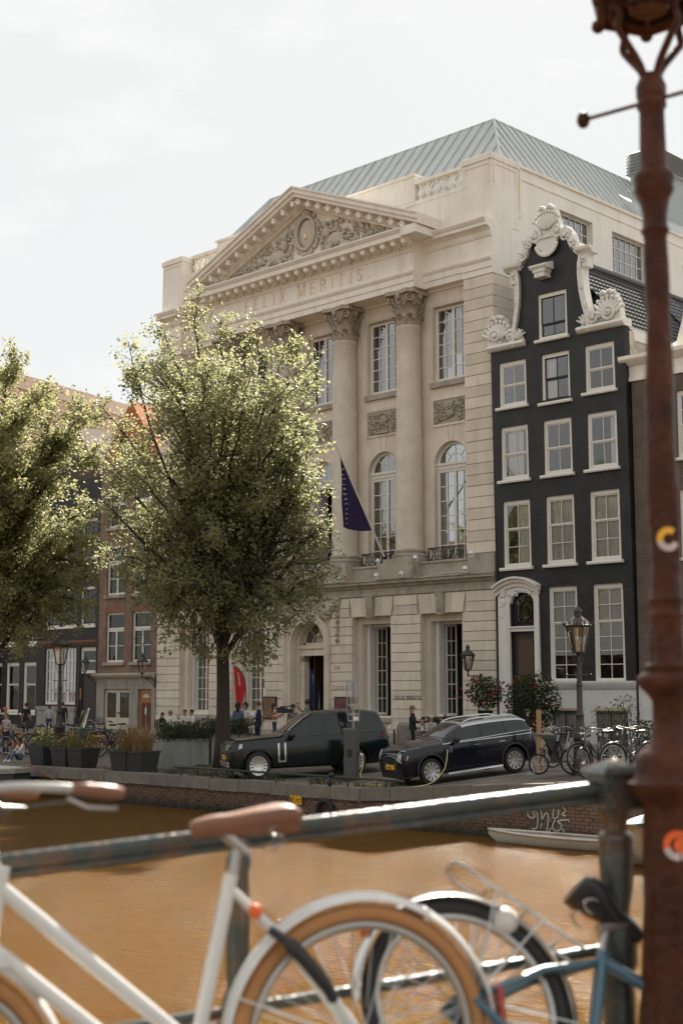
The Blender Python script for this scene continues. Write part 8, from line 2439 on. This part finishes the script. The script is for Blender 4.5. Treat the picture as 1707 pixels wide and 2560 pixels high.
def checks():
    m = bpy.data.materials.new('checked_shirt'); m.use_nodes = True; N = m.node_tree.nodes; L = m.node_tree.links
    g_ = N.new('ShaderNodeNewGeometry'); ck_ = N.new('ShaderNodeTexChecker'); ck_.inputs['Scale'].default_value = 14
    ck_.inputs['Color1'].default_value = (.03, .03, .03, 1); ck_.inputs['Color2'].default_value = (.38, .36, .33, 1)
    L.new(g_.outputs['Position'], ck_.inputs['Vector']); L.new(ck_.outputs['Color'], N['Principled BSDF'].inputs['Base Color']); N['Principled BSDF'].inputs['Roughness'].default_value = .9
    return m
ARMS_FRONT = {'elL': (.22, -.02, 1.15), 'wrL': (.08, -.22, 1.12), 'haL': (.0, -.25, 1.13), 'elR': (-.22, -.02, 1.15), 'wrR': (-.08, -.22, 1.08), 'haR': (.0, -.26, 1.08)}
ARM_UP = {'elR': (-.26, -.12, 1.20), 'wrR': (-.16, -.34, 1.36), 'haR': (-.14, -.40, 1.43)}
CARRY = {'elL': (.24, -.10, 1.18), 'wrL': (.16, -.32, 1.30), 'haL': (.13, -.38, 1.36), 'elR': (-.22, -.06, 1.16), 'wrR': (-.10, -.26, 1.2), 'haR': (-.06, -.32, 1.24)}
TRAY = {'elL': (.24, -.08, 1.14), 'wrL': (.18, -.32, 1.12), 'haL': (.16, -.40, 1.13), 'elR': (-.22, -.04, 1.14), 'wrR': (-.15, -.28, 1.10), 'haR': (-.12, -.36, 1.11)}
p, h = stand(596, -10.6, 1757); person('woman with curly dark hair in a blue denim shirt beside the red flag', p, YAW+R(160), denim, black_c, 'dark', None, 'long', h, True, curly=True)
p, h = stand(612, -10.2, 1757); person('curly haired woman in a long white shirt facing the woman in denim', p, YAW+R(-25), white_c, black_c, 'dark', ARMS_FRONT, 'short', h, True, curly=True, coat=True)
p, h = stand(645, -10.0, 1754); suit = person('man in navy suit jacket and white shirt with folded hands', p, YAW+R(-60), navy, navy, 'brown', ARMS_FRONT, 'long', h, coat=True)
MB().hexa([(-.05, -.165, .98), (.05, -.165, .98), (.05, -.10, .98), (-.05, -.10, .98), (-.075, -.135, 1.42), (.075, -.135, 1.42), (.06, -.08, 1.42), (-.06, -.08, 1.42)]).build('shirt_front', white_c, suit)
p, h = stand(686, -9.6, 1757); cop = person('camera operator in an orange striped shirt', p, YAW+R(95), stripes(), jeans, 'dark', CARRY, 'short', h, True)
cm_ = thing('video_camera', 'black video camera on the shoulder of the striped shirt operator', 'camera', wpt(cop, (.02, -.34, 1.45)), YAW+R(5))
MB().box(-.22, .16, -.07, .07, -.10, .10).build('camera_body', BLKP, cm_); MB().cyl((.16, 0, 0), (.34, 0, 0), .055, n=12).build('lens', BLKP, cm_); MB().cyl((.0, 0, .14), (.42, 0, .15), .02, n=8).build('microphone', BLKP, cm_); MB().box(-.12, .05, -.02, .02, .10, .15).build('handle', BLKP, cm_)
p, h = stand(732, -9.0, 1760); person('bearded man in a checked shirt facing the camera operator', p, YAW+R(-20), checks(), jeans, 'dark', None, 'short', h, skin=1)
p, h = stand(768, -8.6, 1748); mic = person('man in a blue-grey shirt holding up an orange microphone', p, YAW+R(-110), greyb, jeans, 'dark', ARM_UP, 'short', h, skin=1)
tag(MB().sph(wpt(mic, (-.14, -.43, 1.60)), .05, 8, 6).cyl(wpt(mic, (-.14, -.43, 1.60)), wpt(mic, (-.14, -.42, 1.40)), .015, n=6).build('microphone', pm('orange_foam', (0.62, 0.16, 0.03), .9)), 'orange foam microphone in the hand of the man in blue-grey', 'microphone')
p, h = stand(1031, -9.0, 1763); wtr = person('waitress in black with blond ponytail holding out a tray', p, YAW+R(80), black_c, black_c, 'blond', TRAY, 'long', h, True, coat=True)
tag(MB().lathe([(.16, 0), (.17, .015)], wpt(wtr, (.02, -.50, 1.15)), 14).build('tray', BLKP), 'black serving tray in the hands of the waitress', 'tray')
tag(MB().lathe([(.025, .02), (.035, .12)], wpt(wtr, (.02, -.50, 1.15)), 10).build('drinking_glass', pm('milky_drink', (0.55, 0.5, 0.44), .2)), 'glass standing on the serving tray', 'glass')
p, h = stand(1076, -7.6); person('seated guest in pale blue top and beige cap', p, YAW+R(10), palebl, jeans, 'dark', dict(SEATED, elR=(-.2, -.2, .76), wrR=(-.06, -.22, 1.0), haR=(-.02, -.16, 1.08)), 'short', 1.66, True, hat=cloth('capbeige', (0.42, 0.38, 0.32))); cafe_chair('metal chair under the guest in pale blue', p.x, p.y, YAW+R(10))
p, h = stand(1108, -8.4); person('seated guest with long dark hair and light patterned cap', p, YAW+R(-80), beige, jeans, 'dark', SEATED, 'short', 1.72, True, hat=cloth('cappattern', (0.5, 0.5, 0.5))); cafe_chair('metal chair under the guest with long dark hair', p.x, p.y, YAW+R(-80))
for px, yy, rz_, c, hr, tx, lh, hd_y in ((405, -5.8, 60, black_c, 'brown', 'seated guest in black leaning over the terrace table', True, 1.5), (424, -6.2, 120, white_c, 'blond', 'seated blond guest in white shirt with dark braces', False, 1.62), (463, -5.0, -10, white_c, 'brown', 'seated brown haired guest in a cream top', False, 1.66), (481, -5.4, -50, white_c, 'dark', 'seated dark haired guest in a white sleeveless top', False, 1.68)):
    p, h = stand(px, yy); p.z += .0
    person(tx, p, YAW+R(rz_), c, jeans, hr, SEATED, 'short', hd_y, lh); cafe_chair('metal chair under the ' + tx, p.x, p.y, YAW+R(rz_))
    bpy.data.objects[-1] if False else None
p, h = stand(17, -17.2, 1783); person('woman in white blouse and sunglasses with brown shoulder bag', p, YAW+R(-25), pinkw, navy, 'blond', ARMS_FRONT, 'long', h, True, shoes=white_c)
bg_ = thing('shoulder_bag', 'brown leather shoulder bag of the woman in white', 'bag', p+Vector((-.16, -.22, .78)), YAW)
MB().box(-.16, .16, -.06, .06, 0, .22).build('bag_body', LEATHER, bg_); MB().tube([(-.14, 0, .2), (-.02, -.02, .45), (.16, 0, .62)], .012, 5).build('strap', LEATHER, bg_)
p, h = stand(14, -13, 1768); person('person in an orange cap behind the woman in white', p, YAW+R(-70), jeans, black_c, 'dark', None, 'short', h, hat=cloth('caporange', (0.65, 0.13, 0.02)), skin=1)
KID = {'pelvis': (0, 0, .16), 'waist': (0, .02, .34), 'chest': (0, -.02, .54), 'neck': (0, -.06, .68), 'head0': (0, -.1, .74), 'head1': (0, -.14, .80), 'head2': (0, -.13, .88), 'shL': (.15, -.03, .62), 'shR': (-.15, -.03, .62), 'elL': (.2, -.16, .45), 'elR': (-.2, -.16, .45), 'wrL': (.12, -.34, .36), 'wrR': (-.12, -.34, .36), 'haL': (.1, -.42, .32), 'haR': (-.1, -.42, .32), 'hiL': (.1, -.04, .15), 'hiR': (-.1, -.04, .15), 'knL': (.13, -.36, .42), 'knR': (-.13, -.36, .42), 'anL': (.13, -.52, .09), 'anR': (-.13, -.52, .09), 'toL': (.14, -.66, .04), 'toR': (-.14, -.66, .04)}
p = on_ground(38, 1908); person('child in pale pink sitting on the quay edge beside the yellow flowers', p+Vector((0, .25, .02)), YAW+R(-50), pinkw, denim, 'dark', KID, 'long', 1.55, True, shoes=white_c)
p, h = stand(66, -9.5, 1757); person('man in a black t-shirt seen from behind near the tall narrow windows', p, YAW+R(170), black_c, black_c, 'dark', None, 'short', h)
p, h = stand(124, -7.0, 1763); person('man in a pale blue t-shirt seen from behind at the shop window', p, YAW+R(185), palebl, jeans, 'dark', None, 'short', h)
p, h = stand(157, -7.5, 1755); person('man in a black jacket seen from behind beside the street lamp', p, YAW+R(195), black_c, jeans, 'brown', None, 'long', h)
p, h = stand(1318, -5.0, 1772); person('person in dark clothes and green cap behind the wooden stake', p, YAW+R(70), black_c, black_c, 'dark', ARMS_FRONT, 'long', h, True, hat=cloth('capgreen', (0.02, 0.10, 0.07)))
# ================================================================== bridge: deck, railing, lamp, leaning bicycles
UH = (_rt*math.cos(R(18)) + Vector((_fw.x, _fw.y, 0)).normalized()*math.sin(R(18))); UH.z = 0; UH.normalize()
NH = Vector((-UH.y, UH.x, 0))                 # away from the viewer, over the water
SLOPE = .088
RO = at_depth(905, 2045, 3.85)                # a point of the top rail
def rail_pt(s, dz=0.0, dn=0.0): return RO + UH*s + NH*dn + Vector((0, 0, SLOPE*s + dz))
def rail_s(px, dz=0.0):
    """position along the rail whose point appears at column px"""
    lo, hi = -4.0, 6.0
    for _ in range(50):
        m = (lo+hi)/2; q = rail_pt(m, dz)-CAM
        x = IMG_W/2 + FPX*q.dot(_rt)/q.dot(_fw)
        if x < px: lo = m
        else: hi = m
    return (lo+hi)/2
DECK_DZ = -.95
RUST = pm('chipped_green_rail_paint', (0.042, 0.052, 0.046), .27, .25, 14, .25, 50, dirt=(0.20, 0.075, 0.025), dscale=9, damt=.7)
dk = MB()
for s in (-14, -6, -3, 0, 3, 6):
    sl_ = SLOPE*max(-6, min(s, 6))
    for dn in (.25, -9):
        for th in (0, -.5):
            q = RO + UH*s + NH*dn; dk.v.append((q.x, q.y, RO.z+DECK_DZ+sl_+th))
for i in range(5):
    a = i*4; b = a+4
    dk.f += [(a, b, b+2, a+2), (a+1, a+3, b+3, b+1), (a, a+1, b+1, b), (a+2, b+2, b+3, a+3)]; dk.m += [0]*4
tag(dk.build('bridge', PAVE), 'brick paved deck of the canal bridge', kind='structure')
S_END = rail_s(1535)
rl = thing('bridge_railing', 'dark green tubular bridge railing with turned posts, paint chipped to rust', 'railing', (RO.x, RO.y, RO.z))
def RL(v): return Vector(v) - RO
MB().tube([RL(rail_pt(s)) for s in (-6, -3, -1, 0, S_END-.03)], .0225, 16).build('top_rail', RUST, rl, smooth=60)
MB().tube([RL(rail_pt(s, -.03)) for s in (-6, -3, -1, 0, S_END-.03)], .012, 6).build('top_rail_bar', RUST, rl, smooth=60)
MB().tube([RL(rail_pt(s, -.455)) for s in (-6, -3, 0, S_END+.0)], .016, 12).build('lower_rail', RUST, rl, smooth=60)
def turned(s, big):
    b = RL(rail_pt(s)); m = MB()
    if big:
        m.obox(b+Vector((0, 0, -.01)), (.125, .125, .10), Matrix.Rotation(YAW+R(18), 3, 'Z'))
        Mz = Matrix.Rotation(YAW+R(18), 3, 'Z')
        c = [b + Mz @ Vector((x*.075, y*.075, .04)) for x, y in ((-1, -1), (1, -1), (1, 1), (-1, 1))]
        c2 = [b + Mz @ Vector((x*.068, y*.068, .052)) for x, y in ((-1, -1), (1, -1), (1, 1), (-1, 1))]
        m.add(c+c2+[b+Vector((0, 0, .085))], [(0, 3, 2, 1), (0, 1, 5, 4), (1, 2, 6, 5), (2, 3, 7, 6), (3, 0, 4, 7), (4, 5, 8), (5, 6, 8), (6, 7, 8), (7, 4, 8)])
        prof = [(.058, -.06), (.05, -.075), (.036, -.10), (.034, -.125), (.05, -.135), (.054, -.15), (.048, -.165), (.052, -.19), (.045, -.30), (.036, -.35), (.034, -.365), (.052, -.38), (.055, -.41), (.055, -.50), (.04, -.53), (.045, -.6), (.05, -.80), (.07, -.86), (.07, -.95)]
    else:
        prof = [(.022, -.02), (.024, -.05), (.034, -.065), (.034, -.085), (.026, -.10), (.031, -.16), (.031, -.36), (.026, -.40), (.038, -.42), (.038, -.49), (.026, -.51), (.034, -.6), (.036, -.82), (.05, -.87), (.05, -.95)]
    m.lathe(prof[::-1], b, 18)
    return m.build('post', RUST, rl, smooth=35)
turned(S_END, True)
for px in (597, -330): turned(rail_s(px), False)

# -- tall lamp post in front of the railing end
LD = 3.95
LPC = at_depth(1684, 2200, LD)
BRN = pm('worn_brown_lamp_paint', (0.070, 0.021, 0.009), .42, .5, 9, .5, 30, dirt=(0.016, 0.008, 0.006), dscale=6, damt=.85, spec=.2)
_hd = (Vector((LPC.x, LPC.y, 0))-Vector((CAM.x, CAM.y, 0))).length
def zy(y):
    d = ray(1655, y); return CAM.z + d.z*_hd/math.hypot(d.x, d.y)
def lrad(y, half): 
    d = ray(1655, y); return half/FPX*_hd/math.hypot(d.x, d.y)
zb = RO.z + DECK_DZ + SLOPE*S_END
pr = [(2900, 120), (2700, 112), (2560, 95), (2450, 84), (2300, 76), (2150, 72), (2010, 70), (1995, 86), (1975, 104), (1958, 108), (1945, 92), (1925, 84), (1900, 86), (1885, 80), (1872, 60), (1850, 45), (1800, 41), (1752, 42), (1735, 54), (1718, 72), (1702, 79), (1690, 74), (1678, 55), (1664, 58), (1655, 46), (1545, 40), (1538, 44), (1530, 40), (1508, 40), (1500, 45), (1492, 40), (1300, 38), (1180, 38), (1090, 37), (1000, 35), (900, 33), (800, 31), (690, 30), (600, 28), (585, 31), (577, 36), (568, 31), (540, 30), (500, 37), (486, 44), (476, 50), (462, 47), (452, 51), (438, 50), (428, 42), (418, 34), (330, 32), (275, 31), (266, 37), (255, 37), (248, 33), (240, 37), (215, 38), (196, 30), (185, 26)]
prof = [(lrad(y, h_), zy(y)) for y, h_ in pr]
lpz = zb
lamp = thing('street_lamp', 'tall brown cast iron bridge lamp post with stickers and ladder bar', 'street lamp', (LPC.x, LPC.y, lpz))
pf = [(r_, z-lpz) for r_, z in prof if z-lpz > 0]
pf = [(pf[0][0]*1.05, 0)] + pf
def knob(r_, z, a):
    k = 1.0
    zz = z + lpz
    if zy(1090) > zz - 9 and zy(1480) < zz < zy(620): k = 1 + .05*math.sin(a*3 + zz*9) + .05*math.sin(a*2 - zz*17)
    elif zz < zy(2010): k = 1 + .06*math.cos(a*8)
    elif zy(1660) < zz < zy(1500): k = 1 + .03*math.cos(a*8)
    return r_*k
# refine the long stretches so that the relief shows
pf2 = []
for (r0, z0), (r1, z1) in zip(pf[:-1], pf[1:]):
    n_ = max(1, int(abs(z1-z0)/.03))
    for i in range(n_): pf2.append((r0+(r1-r0)*i/n_, z0+(z1-z0)*i/n_))
pf2.append(pf[-1])
MB().lathe(pf2, n=40, flute=knob).build('post', BRN, lamp, smooth=50)
zt_ = zy(92)-lpz
bd = (-_rt*.178 + Vector((_fw.x, _fw.y, 0)).normalized()*.14)
zl = zy(250)-lpz
lb_ = MB().cyl(-bd*1.02+Vector((0, 0, zl+.0)), bd*1.02+Vector((0, 0, zl)), .0065, n=8)
lb_.build('ladder_bar', BRN, lamp)
for s in (-1, 1): MB().sph(bd*s*1.02+Vector((0, 0, zl)), (.021, .021, .027), 14, 10).build('bar_knob', BRN, lamp, smooth=180)
br_ = MB()
for k in range(4):
    a = R(28+90*k) + YAW
    c_, s_ = math.cos(a), math.sin(a)
    zc0 = zy(200)-lpz
    br_.tube(smooth_path([(.022*c_, .022*s_, zc0), (.045*c_, .045*s_, zc0+.05), (.10*c_, .10*s_, zc0+.115), (.125*c_, .125*s_, zc0+.15), (.115*c_, .115*s_, zc0+.20), (.15*c_, .15*s_, zc0+.25)], 5), [.012]*26, 8)
br_.build('bracket', BRN, lamp, smooth=180)
lanA = link('lantern_holder', None, lamp, (0, 0, 0), (0, 0, YAW+R(20)))
zb0 = zy(200)-lpz+.235
P = lambda r_, k, zz: Vector((r_*math.cos(R(60*k)), r_*math.sin(R(60*k)), zz))
fr_ = MB()
for k in range(6):
    for rr, zz, th in ((.165, zb0, .016), (.135, zb0, .010), (.27, zb0+.5, .02)): fr_.cyl(P(rr, k, zz), P(rr, k+1, zz), th, n=6)
    fr_.cyl(P(.165, k, zb0), P(.27, k, zb0+.5), .011, n=6); fr_.sph(P(.175, k, zb0-.005), .022, 8, 6)
    if k % 2: fr_.cyl(P(.05, k, zb0), P(.165, k, zb0), .009, n=5)
fr_.lathe([(.06, zb0-.01), (.06, zb0+.05), (.04, zb0+.1)], n=12)
lan_ = fr_.build('lantern', BRN, lanA)
for k in range(6): MB().add([P(.16, k, zb0), P(.16, k+1, zb0), P(.262, k+1, zb0+.5), P(.262, k, zb0+.5)], [(0, 1, 2, 3)]).build('pane', LGLASS, lan_, recalc=False)
MB().lathe([(.31, zb0+.5), (.3, zb0+.54), (.2, zb0+.64), (.08, zb0+.72), (.08, zb0+.8), (.02, zb0+.86)], n=12).build('lantern_roof', BRN, lan_, smooth=40)
# stickers wrapped on the post
def sticker(name, label, y, half_px, a0, zr, mat, ring=None, par=lamp):
    z = zy(y)-lpz; r_ = lrad(y, half_px) + .004
    mb = MB(); nn = 14
    toc = math.atan2(CAM.y-LPC.y, CAM.x-LPC.x)
    for i in range(nn+1):
        t_ = R(50)+R(290)*i/nn if ring else 2*math.pi*i/nn
        for q in ((ring, 1.0) if ring else (0, 1.0)):
            a = toc + a0 + math.cos(t_)*zr*q/r_; mb.v.append((r_*math.cos(a), r_*math.sin(a), z+math.sin(t_)*zr*1.05*q))
    for i in range(nn): mb.f.append((2*i, 2*i+2, 2*i+3, 2*i+1)); mb.m.append(0 if i < nn*.45 else 1)
    return mb.build(name, mat, par, recalc=False)
YST, WST, RST = pm('yellow_sticker', (0.78, 0.40, 0.03), .4, .15, 30), pm('scuffed_white_sticker', (0.55, 0.45, 0.42), .5, .2, 30), pm('orange_red_sticker', (0.75, 0.12, 0.02), .4, .15, 30)
sticker('sticker', '', 1352, 39, R(14), .034, [YST, WST], ring=.45)
sticker('sticker', '', 2105, 72, R(8), .040, [RST, WST], ring=.5)
sticker('sticker', '', 2105, 72.5, R(14), .020, [RST, RST])

# -- white step-through bicycle leaning on the railing
WHITEF = pm('white_bike_enamel', (0.66, 0.66, 0.63), .28, .04, 8, coat=.7)
TAN = pm('tan_tyre_rubber', (0.42, 0.20, 0.075), .7, .08, 12)
CREAMR = pm('cream_rim', (0.62, 0.52, 0.42), .4, .05, 8)
hdg = math.atan2(-UH.y, -UH.x)
ra = at_depth(905, 2607, 3.58)
wbk = bike('white step-through bicycle with brown saddle and tan tyres leaning on the bridge railing', Vector((ra.x, ra.y, ra.z-.345)), hdg, WHITEF, style='twin', tyre=TAN, fine=True, saddle_m=LEATHER, grip_m=LEATHER, guard_m=WHITEF, rack=False, group='bicycles left on the bridge', steer=R(14), reach=.015, tk=1.12)
Mf = Matrix.Translation(ra) @ Matrix.Rotation(hdg, 4, 'Z') @ Matrix.Rotation(math.atan(SLOPE)-R(1), 4, 'Y') @ Matrix.Rotation(R(3), 4, 'X') @ Matrix.Translation((0, 0, -.345))
wbk.location = Mf.to_translation(); wbk.rotation_euler = Mf.to_euler()
lk = MB().tube(smooth_path([(.235, .055, .66), (.19, .075, .62), (.12, .08, .53), (.085, .07, .47)], 6), [.012]*6+[.019]*8+[.016]*4+[.01], 10).build('frame_lock', SADB, wbk, smooth=180)
MB().sph((.262, .03, .705), (.017, .017, .02), 12, 8).build('rear_lamp', RST, wbk, smooth=180)
# -- blue bicycle toppled against the railing
BLUE2 = pm('petrol_blue_enamel', (0.035, 0.10, 0.14), .3, .08, 8, coat=.6)
rb = at_depth(1165, 2515, 3.72)
hd2 = math.atan2(_rt.y, _rt.x) - R(5)
bb_ = bike('petrol blue bicycle with black saddle and rear rack toppled towards the railing', Vector((rb.x, rb.y, rb.z)), hd2, BLUE2, roll=0, style='diamond', fine=True, saddle_m=SADB, guard_m=CHROME, rack=True, group='bicycles left on the bridge', steer=R(10), tk=1.3)
# roll about the rear axle line
Mroll = Matrix.Rotation(hd2, 4, 'Z') @ Matrix.Rotation(R(34), 4, 'Y') @ Matrix.Rotation(R(-40), 4, 'X') @ Matrix.Scale(.85, 4) @ Matrix.Translation((0, 0, -.345))
Mfull = Matrix.Translation(rb) @ Mroll
bb_.location = Mfull.to_translation(); bb_.rotation_euler = Mfull.to_euler(); bb_.scale = (.85, .85, .85)
MB().sph((-.02, 0, .68), (.05, .045, .05), 12, 8).build('rear_lamp', pm('pale_lamp_lens', (0.6, 0.55, 0.5), .3), bb_, smooth=180)
